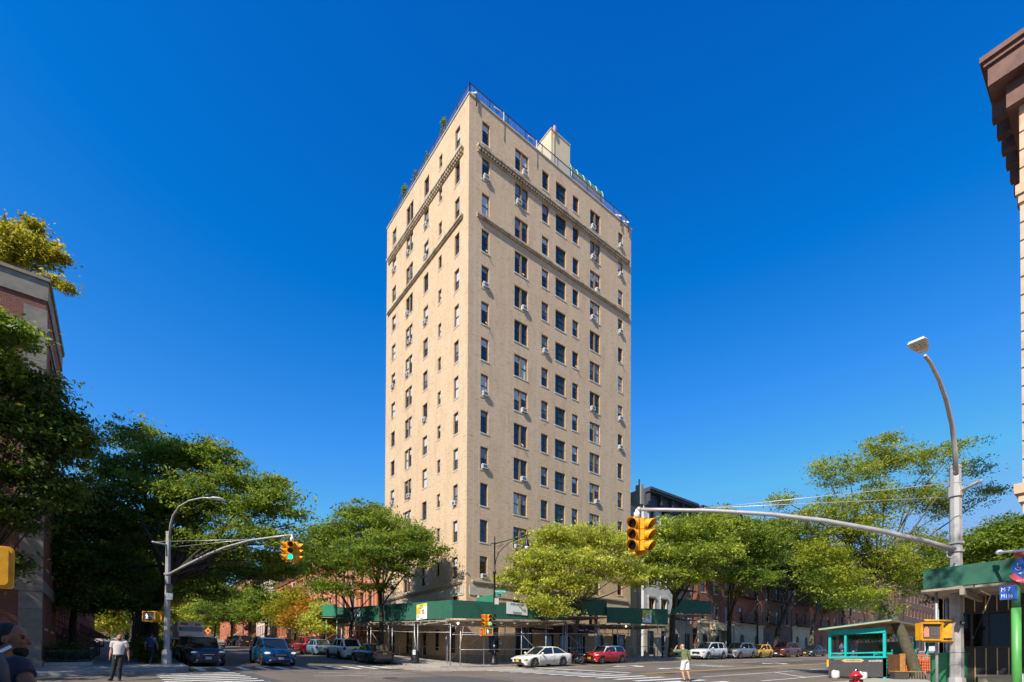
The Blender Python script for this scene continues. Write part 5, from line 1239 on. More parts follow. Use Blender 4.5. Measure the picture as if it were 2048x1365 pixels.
    for s2 in (1, -1):
        for b_, t2 in zip(base, top): vs_ += [(b_.x, b_.y*s2, b_.z), (t2.x, t2.y*s2, t2.z)]
    n = 7; fs = []
    for s2 in (0, 1):
        k = s2*2*n
        for i in range(n-1): fs.append((k+2*i, k+2*i+2, k+2*i+3, k+2*i+1))
    fs.append((0, 1, 2*n+1, 2*n)); fs.append((2*(n-1), 2*(n-1)+1, 2*n+2*(n-1)+1, 2*n+2*(n-1)))
    for i in range(n-1): fs.append((2*i+1, 2*i+3, 2*n+2*i+3, 2*n+2*i+1))
    mb.add(vs_, fs, False); g_ = mb.build('windows', M_cgl, t_)
    rc = roofc or col
    mb = MB(); vs_ = []
    for i in range(n):
        t2 = top[i]
        for f, dz in ((-1.03, -.05), (-1.0, .012), (-.5, .035), (0, .042), (.5, .035), (1.0, .012), (1.03, -.05)): vs_.append((t2.x+(-.02 if i == 0 else .02 if i == n-1 else 0), t2.y*f, t2.z+dz))
    mb.add(vs_, [(7*i+k, 7*i+k+1, 7*i+k+8, 7*i+k+7) for i in range(n-1) for k in range(6)], True)
    def pillar(i, w0, dx=0, bx=None, m2=0):
        for s2 in (1, -1):
            b_ = base[i] if bx is None else Vector((bx, wbm, zb_(bx))); t2 = top[i] if bx is None else Vector((bx+dx, wt, zt-.03))
            a = Vector((b_.x, b_.y*s2, b_.z)); c = Vector((t2.x, t2.y*s2, t2.z)); mb.bar(a, c, w0, .05)
    pillar(0, .07); pillar(6, .10 if style not in ('suv', 'van', 'boxy') else .16)
    mid = c0+(c3-c0)*.50
    pillar(3, .07, bx=mid, dx=.02)
    if style in ('suv', 'van', 'boxy', 'hatch', 'coupe_suv'): pillar(3, .09, bx=c0+(c3-c0)*.80, dx=-.05 if style != 'coupe_suv' else -.35)
    mb.build('roof', rc, t_)
    # wheels
    wk = ('wheel', round(r, 2), rim.name)
    for i, wx in enumerate(wbx):
        for s2 in (-1, 1):
            mb = MB(); yc = s2*(hw-.115)
            mb.lathe([(r*.66, -.10), (r*.96, -.10), (r, -.06), (r, .06), (r*.96, .10), (r*.66, .10)], (wx, yc, r), 'y', 22, smooth=False); w_ = mb.build('wheel', M_tyre, t_)
            mb = MB(); yo = yc+s2*.085
            mb.lathe([(r*.60, -.01), (r*.67, .0), (r*.67, .016), (r*.60, .02)], (wx, yo, r), 'y', 22)
            for k in range(5): 
                a = 2*math.pi*k/5+.3; mb.bar((wx, yo+s2*.012, r), (wx+math.cos(a)*r*.63, yo+s2*.012, r+math.sin(a)*r*.63), .02, r*.20) if False else mb.bar((wx, yo+s2*.012, r), (wx+math.cos(a)*r*.63, yo+s2*.012, r+math.sin(a)*r*.63), r*.22, .02)
            mb.lathe([(r*.14, -.005), (r*.14, .022)], (wx, yo, r), 'y', 10); mb.build('rim', rim, w_)
    # lamps, grille, plates, mirrors, sills
    wN = plan(.12); zN = lerp_profile(deck, .12)
    for s2 in (-1, 1):
        mb = MB(); mb.ell((.17, s2*wN*.90, zN-.10), (.20, .19, .075), 10, 6, rot=Matrix.Rotation(-s2*.35, 3, 'Z')); mb.build('headlight', mat('headlight_on', (.7, .7, .7), .2, emit=(1, .85, .75), es=.45) if lights else M_hl, t_)
        zT = lerp_profile(deck, L-.12)
        mb = MB(); mb.ell((L-.11, s2*plan(L-.1)*.93, zT-.12), (.13, .14, .09 if style == 'sedan' else .15), 10, 6); mb.build('taillight', M_tl, t_)
        mb = MB(); mx_ = c0+.28; mb.ell((mx_, s2*(hw+.06), zb_(mx_)+.12), (.08, .11, .075), 8, 6); mb.bar((mx_, s2*(hw-.15), zb_(mx_)+.04), (mx_, s2*(hw+.04), zb_(mx_)+.08), .04); mb.build('mirror', col, t_)
        mb = MB(); mb.ell((.06, s2*wN*.72, .36), (.05, .09, .06), 8, 6); mb.build('fog_lamp', M_hl, t_)
    mb = MB(); mb.box(-.025, .1, -wN*.52, wN*.52, zN*.64, zN*.86); mb.box(-.03, .1, -wN*.70, wN*.70, .24, .40); mb.build('grille', M_blk, t_)
    mb = MB(); mb.box(-.034, -.026, -wN*.4, wN*.4, zN*.755, zN*.785); mb.build('grille_bar', M_chr, t_)
    mb = MB(); mb.box(L-.1, L+.02, -hw*.6, hw*.6, .24, .40)
    if cladding:
        for s2 in (-1, 1): mb.box(wbx[0]+ra+.02, wbx[1]-ra-.02, s2*hw*.97, s2*hw*1.0+s2*.01, .2, .42)
        mb.box(-.02, .2, -wN*.93, wN*.93, .2, .34)
    mb.build('lower_trim', M_blk, t_)
    mb = MB(); pm = M_plate_o if plate == 'o' else M_plate_w; mb.box(-.045, -.035, -.16, .16, .42, .57); mb.build('front_plate', pm, t_)
    zp = H*.44 if style != 'sedan' else H*.50
    mb = MB(); mb.box(L+.002, L+.02, -.16, .16, zp, zp+.15); mb.build('rear_plate', pm, t_)
    if plate_txt: text_mesh(plate_txt, .12, M_ink, t_, (-.048, 0, .495), (math.pi/2, 0, -math.pi/2), 'plate_number')
    for q in ((c0+(c3-c0)*.5), (c0+(c3-c0)*.80)):
        mb = MB()
        for s2 in (-1, 1):
            mb.box(q-.35, q-.20, s2*hw*.985, s2*(hw+.012), H*.52, H*.535)
        mb.build('door_handles', M_blk if cladding else col, t_)
    mb = MB()
    for q in (c0+.12, mid, min(c3-.35, wbx[1]-ra*.4)):
        for s2 in (-1, 1): mb.box(q-.006, q+.006, s2*(hw*.990), s2*(hw*1.0+.004), .34, H*.60)
    mb.build('door_gaps', M_blk, t_)
    if rails_:
        mb = MB()
        for s2 in (-1, 1): mb.tube([(c1+.1, s2*wt*.95, zt+.0), (c1+.25, s2*wt*.95, zt+.06), (c2-.2, s2*wt*.95, zt+.05), (c2, s2*wt*.93, zt-.03)], .022, 6)
        mb.build('roof_rails', M_chr if rails_ == 'c' else M_blk, t_)
    if stripes:
        mb = MB()
        for s2 in (-1, 1):
            vs_ = []
            for k in range(9):
                xx = .10+(c0-.05-.10)*k/8
                for yy in (.28, .46): vs_.append((xx, s2*yy, lerp_profile(deck, xx)+.032))
            mb.add(vs_, [(2*k, 2*k+2, 2*k+3, 2*k+1) for k in range(8)])
        mb.build('bonnet_stripes', M_signw, t_)
    return t_
P_white = paint('pearl_white', (.74, .70, .63), .0, .25); P_red = paint('red', (.50, .012, .018), .1); P_dred = paint('dark_red', (.30, .02, .025), .2); P_lblue = paint('light_blue', (.14, .33, .46), .3)
P_black = paint('black', (.012, .013, .018), .2, .2); P_grey = paint('dark_grey', (.05, .052, .062), .5); P_navy = paint('dark_navy', (.016, .026, .06), .4); P_teal = paint('teal_blue', (.006, .10, .23), .45, .22); P_silver = paint('silver', (.36, .35, .37), .5); P_w2 = paint('cool_white', (.62, .63, .64), .1)
P_yellow = paint('yellow', (.80, .42, .01), .0, .3); P_mar = paint('maroon', (.16, .03, .02), .2); P_gg = paint('grey_green', (.05, .07, .065), .4)
RW = -math.pi/2
def park_av(px_rear, y_from_x, **k): pass
# avenue, right kerb: nose away (+y): rz so that local +x (tail) points to -y
def avr(label, style, col, ynose_or_tail, **k):   # y of the tail
    s_ = STY[style]; car(label, style, col, KR-.25-s_['W']/2+k.pop('dx', 0), ynose_or_tail+s_['L'], -math.pi/2, **k)
def y_at(px, x): return at(px, 1320, x=x).y
avr('dark grey sedan parked nearest the corner with red tail lamps', 'sedan', P_grey, y_at(793, 16.05), name='parked_car')
avr('white crossover parked behind the dark grey sedan', 'suv', P_white, y_at(727, 15.9)+.2, rim=M_rimd, cladding=True, rails_=False)
avr('light blue hatchback parked between the white crossover and red minivan', 'hatch', P_lblue, y_at(664, 15.9)+.2)
avr('red minivan parked on the sunny side of the avenue', 'van', P_red, y_at(645, 15.9)+.2, rails_=True)
avr('old maroon sedan parked beyond the red minivan', 'sedan', P_mar, y_at(600, 15.9)+1.0)
avr('black SUV parked up the avenue, nearer of two', 'suv', P_black, 85.5)
avr('black SUV parked up the avenue, farther of two', 'suv', P_black, 91.5)
avr('red hatchback parked farthest up the avenue', 'hatch', P_red, 98.5)
# avenue, left kerb: nose towards the viewer (-y): local +x = +y
def avl(label, style, col, ynose, **k):
    s_ = STY[style]; car(label, style, col, KL+.25+s_['W']/2+k.pop('dx', 0), ynose, math.pi/2, **k)
avl('dark navy SUV parked at the left kerb facing the crossing', 'suv', P_navy, 33.9, plate='w', rails_='c', plate_txt='CVN 2994', rim=M_rimd)
avl('grey-green car parked behind the navy SUV', 'suv', P_gg, 39.6, plate='w')
avl('dark sedan parked third from the left corner', 'sedan', P_black, 45.4, plate='w')
avl('pale blue car roof showing behind the hedge', 'sedan', P_lblue, 51, plate='w')
avl('white SUV parked far up the left kerb', 'suv', P_w2, 78, plate='w', dx=1.8)
car('teal blue coupe SUV driving out of the avenue over the crossing', 'coupe_suv', P_teal, 7.75, 33.2, math.pi/2, name='moving_car', group=None, plate='w', rim=M_rimd, lights=True)
# cross street, far kerb: nose towards -x
def csf(label, style, col, xn, **k):
    s_ = STY[style]; car(label, style, col, xn, KF-.25-s_['W']/2+k.pop('dy', 0), 0, **k)
def x_at(px, y): return at(px, 1320, y=y).x
csf('white sedan parked at the corner before the green shed', 'sedan', P_white, x_at(1022, 28.6))
csf('red compact car with white roof and bonnet stripes', 'mini', P_red, x_at(1166, 28.6), roofc=P_w2, stripes=True)
csf('white SUV parked in tree shade behind the pedestrian', 'suv', P_w2, x_at(1377, 28.6), plate='w', cladding=True)
csf('silver crossover parked between the white SUV and yellow car', 'suv', P_silver, x_at(1444, 28.5), plate='w')
csf('bright yellow wagon parked in the shaded row', 'hatch', P_yellow, x_at(1491, 28.4), plate='o')
csf('large dark SUV parked right of the yellow car', 'boxy', P_mar, x_at(1541, 28.4), plate='w')
csf('grey sedan parked right of the large dark SUV', 'sedan', P_grey, x_at(1600, 28.4))
for i, (xx, st_, c_, lb) in enumerate(((84, 'sedan', P_black, 'black sedan seen just left of the teal booth'), (91, 'suv', P_mar, 'brownish SUV seen through the teal booth'), (98, 'sedan', P_grey, 'grey sedan seen through the right bay of the teal booth'), (105, 'suv', P_black, 'black SUV far along the shaded kerb'), (112, 'suv', P_navy, 'navy SUV farthest along the shaded kerb'))):
    csf(lb, st_, c_, xx)
car('dark blue SUV parked on the near kerb beyond the booth', 'suv', P_navy, 52, KN+1.2, 0, plate='w')
# delivery truck
t_ = thing('delivery_truck', 'white step van truck parked behind the dark cars on the left', 'truck', (at(383, 1262, y=60).x, 60, gz(4.6, 60)), 0)
mb = MB(); mb.box(-1.15, 1.15, .35, 7.2, .55, 3.15); mb.prism([(-.75, .55), (.35, .55), (.35, 2.2), (-.45, 1.35), (-.75, 1.2)], 'x', -1.05, 1.05); mb.build('body', mat('dirty_white_paint', (.74, .71, .68), .5, dirt=(.35, .3, .28), dscale=2), t_)
mb = MB(); mb.box(-1.0, 1.0, .31, .346, 1.65, 2.6); mb.build('windscreen', M_cgl, t_)
mb = MB(); mb.box(-.9, -.3, .32, .347, 2.78, 3.0); mb.box(.35, .8, .32, .347, 2.78, 3.0); mb.build('roof_marking', mat('rust_paint', (.35, .14, .07), .7), t_)
mb = MB(); mb.box(-.5, .5, -.77, -.752, .75, 1.15); mb.build('grille', M_blk, t_)
for s2 in (-1, 1):
    mb = MB(); mb.ell((s2*.8, -.74, 1.0), (.12, .05, .12), 8, 6); mb.build('headlight', M_hl, t_)
    for yy in (.2, 5.6): mb = MB(); mb.lathe([(.4, -.13), (.42, 0), (.4, .13)], (s2*1.0, yy, .42), 'x', 16, smooth=False); mb.build('wheel', M_tyre, t_)
# motorcycle between the white sedan and the red compact
mx_ = x_at(1157, 28.1); my = 28.2; t_ = thing('motorcycle', 'black motorcycle parked between the white sedan and the red compact car', 'motorcycle', (mx_, my, gz(mx_, my)), math.radians(75))
for i, yy in enumerate((-.68, .68)):
    mb = MB(); mb.lathe([(.22, -.05), (.30, -.055), (.315, 0), (.30, .055), (.22, .05)], (yy, 0, .315), 'y', 18); w_ = mb.build('wheel', M_tyre, t_)
    mb = MB(); mb.lathe([(.05, -.05), (.05, .05)], (yy, 0, .315), 'y', 8)
    for k in range(6): a = k*math.pi/3; mb.bar((yy, 0, .315), (yy+.22*math.cos(a), 0, .315+.22*math.sin(a)), .015)
    mb.build('rim', M_chr, w_)
mb = MB(); mb.bar((-.3, 0, .35), (.35, 0, .4), .22, .2); mb.bar((.68, -.1, .315), (.42, -.07, .95), .04); mb.bar((.68, .1, .315), (.42, .07, .95), .04); mb.bar((-.68, 0, .32), (-.2, 0, .42), .06); mb.bar((-.3, 0, .5), (.4, 0, .8), .06); mb.build('frame', M_blk, t_)
mb = MB(); mb.ell((.15, 0, .82), (.30, .15, .14), 10, 8); mb.build('fuel_tank', P_black, t_)
mb = MB(); mb.ell((-.35, 0, .78), (.36, .13, .07), 10, 6); mb.build('seat', M_blk, t_)
mb = MB(); mb.tube([(.36, -.38, 1.06), (.43, -.2, 1.04), (.43, .2, 1.04), (.36, .38, 1.06)], .016, 6); mb.build('handlebar', M_chr, t_)
mb = MB(); mb.ell((.55, 0, .9), (.08, .10, .1), 8, 6); mb.build('headlight', M_hl, t_)
mb = MB(); mb.ell((.05, 0, .45), (.2, .14, .16), 10, 8); mb.tube([(.1, .14, .3), (-.3, .16, .28), (-.7, .16, .38)], .035, 6); mb.build('engine', M_chr, t_)
# yellow lorry box far away behind the booth
qx = x_at(1770, 26.6); t_ = thing('box_truck', 'yellow box truck far down the shaded street behind the booth roof', 'truck', (120, 25.4, gz(120, 25.4)), 0)
mb = MB(); mb.box(0, 7, -1.2, 1.2, .9, 3.6); mb.build('cargo_box', P_yellow, t_)
mb = MB(); mb.box(-1.9, -.1, -1.1, 1.1, .5, 2.5); mb.build('cab', P_w2, t_)
mb = MB(); mb.box(-1.93, -1.901, -1.0, 1.0, 1.4, 2.3); mb.build('windscreen', M_cgl, t_)
for s2 in (-1, 1):
    for xx in (-1, 5.4): mb = MB(); mb.lathe([(.45, -.14), (.47, 0), (.45, .14)], (xx, s2*1.0, .47), 'y', 14, smooth=False); mb.build('wheel', M_tyre, t_)
# ---------------------------------------------------------------- road markings
def gp(px, py):   # point of the road seen at a photo pixel
    r = ray(px, py); t = 5.0
    for _ in range(60):
        x, y = r.x*t, r.y*t; d = (CAMZ+r.z*t)-gz(x, y)
        t += d/(abs(r.z-.045)+.01)*.5
        t = max(2, min(t, 300))
    return Vector((r.x*t, r.y*t))
# crosswalk over the avenue in front of the cars
multi('crosswalk', M_paint, [((KL+.5+k*1.02, KF-2.6+3.4), (KL+.5+k*1.02, KF+3.9), .34) for k in range(13)])
multi('crosswalk', M_paint, [((KL-1.6+0.02*k-.0, KF-1.2-k*1.15-.0), (KL+1.6+.02*k, KF-1.2-k*1.15), .34) for k in range(16)])
multi('crosswalk', M_paint, [((KR+1.6, KF-1.3-k*1.13), (KR+5.2, KF-1.3-k*1.13), .36) for k in range(17)])
multi('crosswalk', M_paint, [((KL+.5+k*1.02, KN+.3), (KL+.5+k*1.02, KN-3.2), .34) for k in range(13)])
multi('stop_line', M_paint, [((KR+6.8, 18.6), (KR+6.8, KF-.5), .36)])
multi('lane_line', M_paint, [((KR+6.8, 25.9), (200, 25.9), .12), ((KR+7.2, 14.3), (120, 14.3), .12), ((KR+7.2, 11.3), (100, 11.3), .12)])
multi('lane_line', M_paint, [((KR+9+k*9, 22.4), (KR+12+k*9, 22.4), .12) for k in range(12)])
multi('lane_line', M_paint, [((KR+12, 11.35), (KR+15, 14.2), .14), ((KR+19, 11.35), (KR+22, 14.2), .14)], .010)
def arrow(cx, cy, L, flip):
    s_ = -1 if flip else 1
    mb = MB(); pts = [(-L/2, -.08), (L*.1, -.08), (L*.1, -.45), (L/2, 0), (L*.1, .45), (L*.1, .08), (-L/2, .08)]
    def P(p): x = cx+p[0]*s_; y = cy+p[1]; return (x, y, gz(x, y)+.007)
    mb.add([P(p) for p in pts], [(0, 1, 5, 6), (2, 3, 4)])
    for q in ((KR+0, 0),): pass
    return mb
for cx, cy in ((29.5, 20.4), (29.5, 24.2), (44, 20.4)):
    mb = arrow(cx, cy, 3.0, True); o = mb.build('lane_arrow', M_paint, fixn=False); o['kind'] = 'structure'
    mb = MB(); x0 = cx+.6; pts = [(x0, cy-.08), (x0+.5, cy-1.0), (x0+.1, cy-1.0), (x0-.5, cy-1.6), (x0-.9, cy-.9), (x0-.5, cy-.95), (x0-.1, cy-.08)]
    mb.add([(x, y, gz(x, y)+.007) for x, y in pts], [(0, 1, 5, 6), (2, 3, 4, 1)]); o = mb.build('lane_arrow', M_paint, fixn=False); o['kind'] = 'structure'
# ONLY style legend
multi('lane_legend', M_paint, [((34+.0, 19.5+k*.42), (36.2, 19.5+k*.42), .13) for k in range(6)])
multi('centre_line', M_yel, [((KR+6.8, 17.55), (260, 17.55), .14), ((KR+6.8, 17.85), (260, 17.85), .14)])
multi('guide_dash', M_paint, [((8+k*2.6, KF-2.6-.02*k), (9.3+k*2.6, KF-2.6-.02*k), .10) for k in range(4)])
multi('bike_line', M_paint, [((7.0, 24.0), (9.2, 23.2), .10), ((9.5, 25.3), (12.5, 25.2), .10), ((10.2, 24.6), (12.3, 24.2), .10), ((13.4, 25.6), (15.3, 25.4), .1)])
for cx, cy, lb in ((24.6, 17.0, 'x'), (9.5, 21.0, 'y')):
    mb = MB(); n = 18; r_ = .36; vs_ = [(cx, cy, gz(cx, cy)+.008)] + [(cx+r_*math.cos(a), cy+r_*math.sin(a), gz(cx+r_*math.cos(a), cy+r_*math.sin(a))+.008) for a in [2*math.pi*k/n for k in range(n)]]
    mb.add(vs_, [(0, 1+k, 1+(k+1) % n) for k in range(n)]); o = mb.build('manhole_cover', mat('cast_iron', (.05, .045, .042), .6, .5, var=.3, vs=12), fixn=False); o['kind'] = 'structure'
# worn road patches
M_patch = asphalt('asphalt_patch', (.075, .068, .06), (.10, .09, .08), False)
for a in ((18.0, 22.5, 19.8, 22.6), (9, 13, 16.5, 21), (27, 36, 16.0, 17.2), (3.5, 5, 18, 27), (40, 60, 19.0, 21.5)):
    drape('asphalt_patch', M_patch, *a[:2], *a[2:], step=1.2, off=.003)
multi('tar_seam', M_patch, [((17.5, 10), (17.9, 28), .09), ((4, 19.2), (60, 19.6), .07), ((12, 9), (12.4, 30), .08), ((22, 26.6), (70, 26.9), .08)], .0045)
# ---------------------------------------------------------------- signal hardware
M_sigy = mat('signal_yellow', (.74, .34, .006), .5, var=.15, vs=7, dirt=(.30, .12, .01), dscale=9, damt=.6); M_lens = mat('dark_lens', (.03, .012, .01), .3)
M_pole = mat('grey_paint_steel', (.42, .40, .39), .45, .2, var=.12, vs=3, dirt=(.2, .18, .16), dscale=2.5, damt=.4)
M_iron = mat('black_iron', (.016, .012, .016), .42, .3)
def signal_head(parent, c, yaw, s_=1.0, lit=None, sh=.30, vis=True):
    """3-lens head; yaw = direction it faces; c = top centre"""
    T = Matrix.Translation(c) @ Matrix.Rotation(yaw, 4, 'Z')
    mb = MB(); mb.T = T; h = sh*s_
    for k in range(3): mb.box(-.10*s_, .10*s_, -.155*s_, .155*s_, -(k+1)*h*1.12+.012, -k*h*1.12-.012)
    mb.box(-.095*s_, .06*s_, -.13*s_, .13*s_, -3*h*1.12+.02, -.02); mb.box(-.04, .04, -.05, .05, -3*h*1.12-.06, -3*h*1.12+.03)
    o = mb.build('signal_head', M_sigy, parent)
    for k in range(3):
        zc = -(k+.5)*h*1.12; mb = MB(); mb.T = T; n = 14; vs_ = []; R_ = .145*s_; L_ = .30*s_
        for i in range(n+1):
            a = math.radians(-235+290*i/n)-math.radians(0)
            a = math.radians(-55) + math.radians(290)*i/n
            dx = L_*(.62+.38*math.sin(a)) 
            vs_ += [(.10*s_, R_*math.cos(a), zc+R_*math.sin(a)), (.10*s_+dx, R_*1.02*math.cos(a), zc+R_*1.02*math.sin(a)-.02), (.10*s_+dx, R_*.96*math.cos(a), zc+R_*.96*math.sin(a)-.02), (.10*s_, R_*.94*math.cos(a), zc+R_*.94*math.sin(a))]
        fs = []
        for i in range(n):
            for q in range(4): q2 = (q+1) % 4; fs.append((4*i+q, 4*i+q2, 4*i+4+q2, 4*i+4+q))
        mb.add(vs_, fs, False); mb.build('visor', M_sigy, o)
        col = M_lens
        if lit == k: col = [mat('lit_red', (.6, .01, .01), .4, emit=(1, .03, .04), es=2.2), None, mat('lit_green', (.0, .4, .2), .4, emit=(.0, .95, .42), es=1.6)][k]
        mb = MB(); mb.T = T; mb.lathe([(R_*.93, 0), (R_*.85, .02), (R_*.5, .045)], (.101*s_, 0, zc), 'x', 14); mb.build('lens', col, o)
    return o
def ped_head(parent, c, yaw, w=.42, h=.36, icon=None, digits=False, s_=1.0):
    T = Matrix.Translation(c) @ Matrix.Rotation(yaw, 4, 'Z'); w *= s_; h *= s_
    mb = MB(); mb.T = T; mb.box(-.10*s_, .06*s_, -w/2, w/2, -h/2, h/2)
    for a, b_, c_, d in ((-w/2, w/2, h/2-.025, h/2+.015), (-w/2, w/2, -h/2-.015, -h/2+.025), (-w/2-.015, -w/2+.025, -h/2, h/2), (w/2-.025, w/2+.015, -h/2, h/2)): mb.box(.061*s_, .13*s_, a, b_, c_, d)
    o = mb.build('pedestrian_head', M_sigy, parent)
    mb = MB(); mb.T = T; mb.box(.062*s_, .068*s_, -w/2+.026, w/2-.026, -h/2+.026, h/2-.026); mb.build('screen', mat('signal_screen', (.10, .085, .08), .5, var=.3, vs=60), o)
    mb = MB(); mb.T = T @ Matrix.Translation((.072*s_, -w*.20, 0)) @ Matrix.Scale(s_, 4)
    if icon == 'walk':
        m_ = mat('walk_white', (.8, .8, .85), .5, emit=(.9, .93, 1), es=1.3)
        mb.lathe([(.026, 0), (.026, .01)], (0, -.005, .115), 'x', 10); mb.bar((.004, 0, .085), (.004, .008, -.01), .045, .01)
        mb.bar((.004, 0, .07), (.004, .055, .03), .02, .01); mb.bar((.004, .055, .03), (.004, .06, -.01), .018, .01); mb.bar((.004, -.005, .07), (.004, -.05, .035), .02, .01); mb.bar((.004, -.05, .035), (.004, -.075, .02), .018, .01)
        mb.bar((.004, .008, -.01), (.004, .03, -.07), .026, .01); mb.bar((.004, .03, -.07), (.004, .07, -.13), .024, .01); mb.bar((.004, .0, -.01), (.004, -.03, -.07), .026, .01); mb.bar((.004, -.03, -.07), (.004, -.035, -.135), .024, .01)
        mb.build('walking_figure', m_, o)
    if icon == 'hand':
        m_ = mat('hand_orange', (.75, .16, .10), .5, emit=(.9, .20, .13), es=.55)
        mb.box(0, .008, -.07, .06, -.14, .02)
        for i, (yy, hh) in enumerate(((.045, .09), (.012, .125), (-.022, .12), (-.055, .085))): mb.box(0, .008, yy-.013, yy+.013, .018, hh)
        mb.bar((.004, -.06, -.07), (.004, -.115, .005), .03, .008); mb.build('hand_symbol', m_, o)
        mb = MB(); mb.T = T @ Matrix.Translation((.072*s_, w*.2, 0)) @ Matrix.Scale(s_, 4)
        for s2 in (-1, 1):
            for zz in (-.055, .055):
                mb.box(0, .005, s2*.05-.035, s2*.05+.035, zz-.045, zz-.03); mb.box(0, .005, s2*.05-.035, s2*.05+.035, zz+.03, zz+.045); mb.box(0, .005, s2*.05-.035, s2*.05-.022, zz-.03, zz+.03); mb.box(0, .005, s2*.05+.022, s2*.05+.035, zz-.03, zz+.03)
        mb.build('digit_mask', mat('unlit_digit', (.17, .16, .16), .5), o)
    return o
CAMDIR = math.atan2(-Fv.y, -Fv.x)   # direction towards the viewer
def octpole(mb, base, h, r0, r1, plinth=.24, ph=.75):
    b = Vector(base); mb.tube([b, b+Vector((0, 0, h))], [r0, r1], 8, smooth=False)
    mb.tube([b+Vector((0, 0, -.05)), b+Vector((0, 0, ph*.92)), b+Vector((0, 0, ph))], [plinth, plinth*.82, r0*1.15], 8, smooth=False)
def heads_cluster(t_, c, lits, yaws, s_=1.0, top=.45):
    c = Vector(c); mb = MB(); mb.tube([c+Vector((0, 0, top)), c+Vector((0, 0, .06))], .05*s_, 8); mb.lathe([(.10*s_, 0), (.10*s_, .14), (.05*s_, .2)], tuple(c+Vector((0, 0, .1))), 'z', 10); mb.build('hanger', M_white, t_)
    mb = MB(); z = .02
    for y in yaws: d = Vector((math.cos(y), math.sin(y), 0)); mb.bar(c+Vector((0, 0, z)), c+d*.30*s_+Vector((0, 0, z)), .07*s_); mb.bar(c+Vector((0, 0, -1.06*s_)), c+d*.30*s_+Vector((0, 0, -1.06*s_)), .07*s_)
    mb.tube([c+Vector((0, 0, .05)), c+Vector((0, 0, -1.1*s_))], .045*s_, 8); mb.build('bracket', M_sigy, t_)
    for y, l in zip(yaws, lits): d = Vector((math.cos(y), math.sin(y), 0)); signal_head(t_, c+d*.24*s_, y, s_, l)
# right foreground pole
pb = at(1914, 1420, 14.0); px0, py0 = pb.x, pb.y; pz = gz(px0, py0)+SWH
rp = thing('signal_pole', 'big grey octagonal signal pole with curved lamp arm in the right foreground', 'signal pole')
ptop = at(1915, 935, 14.0)
mb = MB(); octpole(mb, (px0, py0, pz), ptop.z-pz, .165, .13); mb.lathe([(.14, 0), (.14, .06), (.1, .1)], (px0, py0, ptop.z), 'z', 8, smooth=False)
for zpx in (1240, 1305, 1330, 1160, 1190, 1210): z = at(1915, zpx, 14).z; mb.lathe([(.172, 0), (.172, .018)], (px0, py0, z), 'z', 8, smooth=False)
mb.build('pole', M_pole, rp)
lampline = [at(1912, 948, 14), at(1910, 900, 13.9), at(1904, 850, 13.6), at(1892, 800, 13.2), at(1878, 760, 12.8), at(1862, 728, 12.4), at(1850, 712, 12.1)]
mb = MB(); mb.tube(lampline, [.062, .06, .055, .05, .046, .042, .04], 8); mb.build('lamp_arm', M_pole, rp)
lc = at(1848, 704, 12.0); ld = (lampline[-1]-lampline[-2]).normalized(); ld.z *= .25; ld.normalize(); sd = Vector((-ld.y, ld.x, 0)).normalized()
mb = MB(); vs_ = []
for k, (l_, w_, h_) in enumerate(((-.05, .07, .04), (.15, .13, .06), (.45, .19, .07), (.62, .17, .05))):
    p = lc + ld*l_
    for s2, zz in ((-1, 0), (1, 0), (.8, h_), (-.8, h_)): vs_.append(p+sd*w_*s2+Vector((0, 0, zz)))
mb.add(vs_, [(0, 1, 2, 3), (12, 15, 14, 13)]+[(4*k+i, 4*k+(i+1) % 4, 4*k+4+(i+1) % 4, 4*k+4+i) for k in range(3) for i in range(4)]); lh = mb.build('lamp_head', mat('pale_grey_casting', (.62, .62, .6), .4), rp)
mb = MB(); p = lc+ld*.33; mb.box(p.x-.02, p.x+.02, p.y-.02, p.y+.02, p.z-.004, p.z+.01)
for i in range(4):
    for j in range(3): p = lc+ld*(.20+.10*i)+sd*(-.09+.09*j); mb.box(p.x-.03, p.x+.03, p.y-.03, p.y+.03, p.z-.018, p.z-.002)
mb.build('led_array', mat('led_lens', (.6, .55, .42), .3), lh)
arm = [at(1908, 1100, 14.0), at(1850, 1083, 13.9), at(1760, 1062, 13.9), at(1650, 1042, 14.1), at(1540, 1029, 14.5), at(1430, 1022, 15.0), at(1330, 1020, 15.4), at(1278, 1019.5, 15.7)]
mb = MB(); mb.tube(arm, [.075, .072, .068, .064, .06, .057, .055, .052], 10); mb.ell(arm[-1], .09, 8, 6); mb.build('mast_arm', M_pole, rp)
w0 = at(1962, 962, 13.2); w1 = at(1895, 995, 14.6)
mb = MB(); mb.tube([w0, w1], .045, 8); mb.lathe([(.18, 0), (.18, .28)], (px0, py0, (w0.z+w1.z)/2-.15), 'z', 8, smooth=False); mb.build('stay_crossarm', M_pole, rp)
mb = MB(); e_ = at(1392, 1019, 15.2); mb.tube([w0+Vector((0, 0, .02)), e_], .010, 5); mb.tube([w1, e_+Vector((0, 0, .02))], .010, 5); mb.build('stay_wire', mat('steel_wire', (.55, .55, .56), .4, .5), rp)
q_ = at(1912, 1095, 14.0); mb = MB(); mb.lathe([(.185, 0), (.185, .05)], (px0, py0, q_.z-.13), 'z', 8, smooth=False); mb.lathe([(.185, 0), (.185, .05)], (px0, py0, q_.z+.1), 'z', 8, smooth=False)
mb.tube([at(1893, 1104, 13.9), at(1894, 1113, 13.85), at(1901, 1117, 13.8), at(1912, 1113, 13.82)], .02, 6); mb.build('arm_bracket', M_pole, rp)
hc = at(1274, 1042, 15.7)
heads_cluster(rp, hc, (None, None, None), (math.radians(200), math.radians(278), math.radians(20)), 1.0, (arm[-1].z-hc.z))
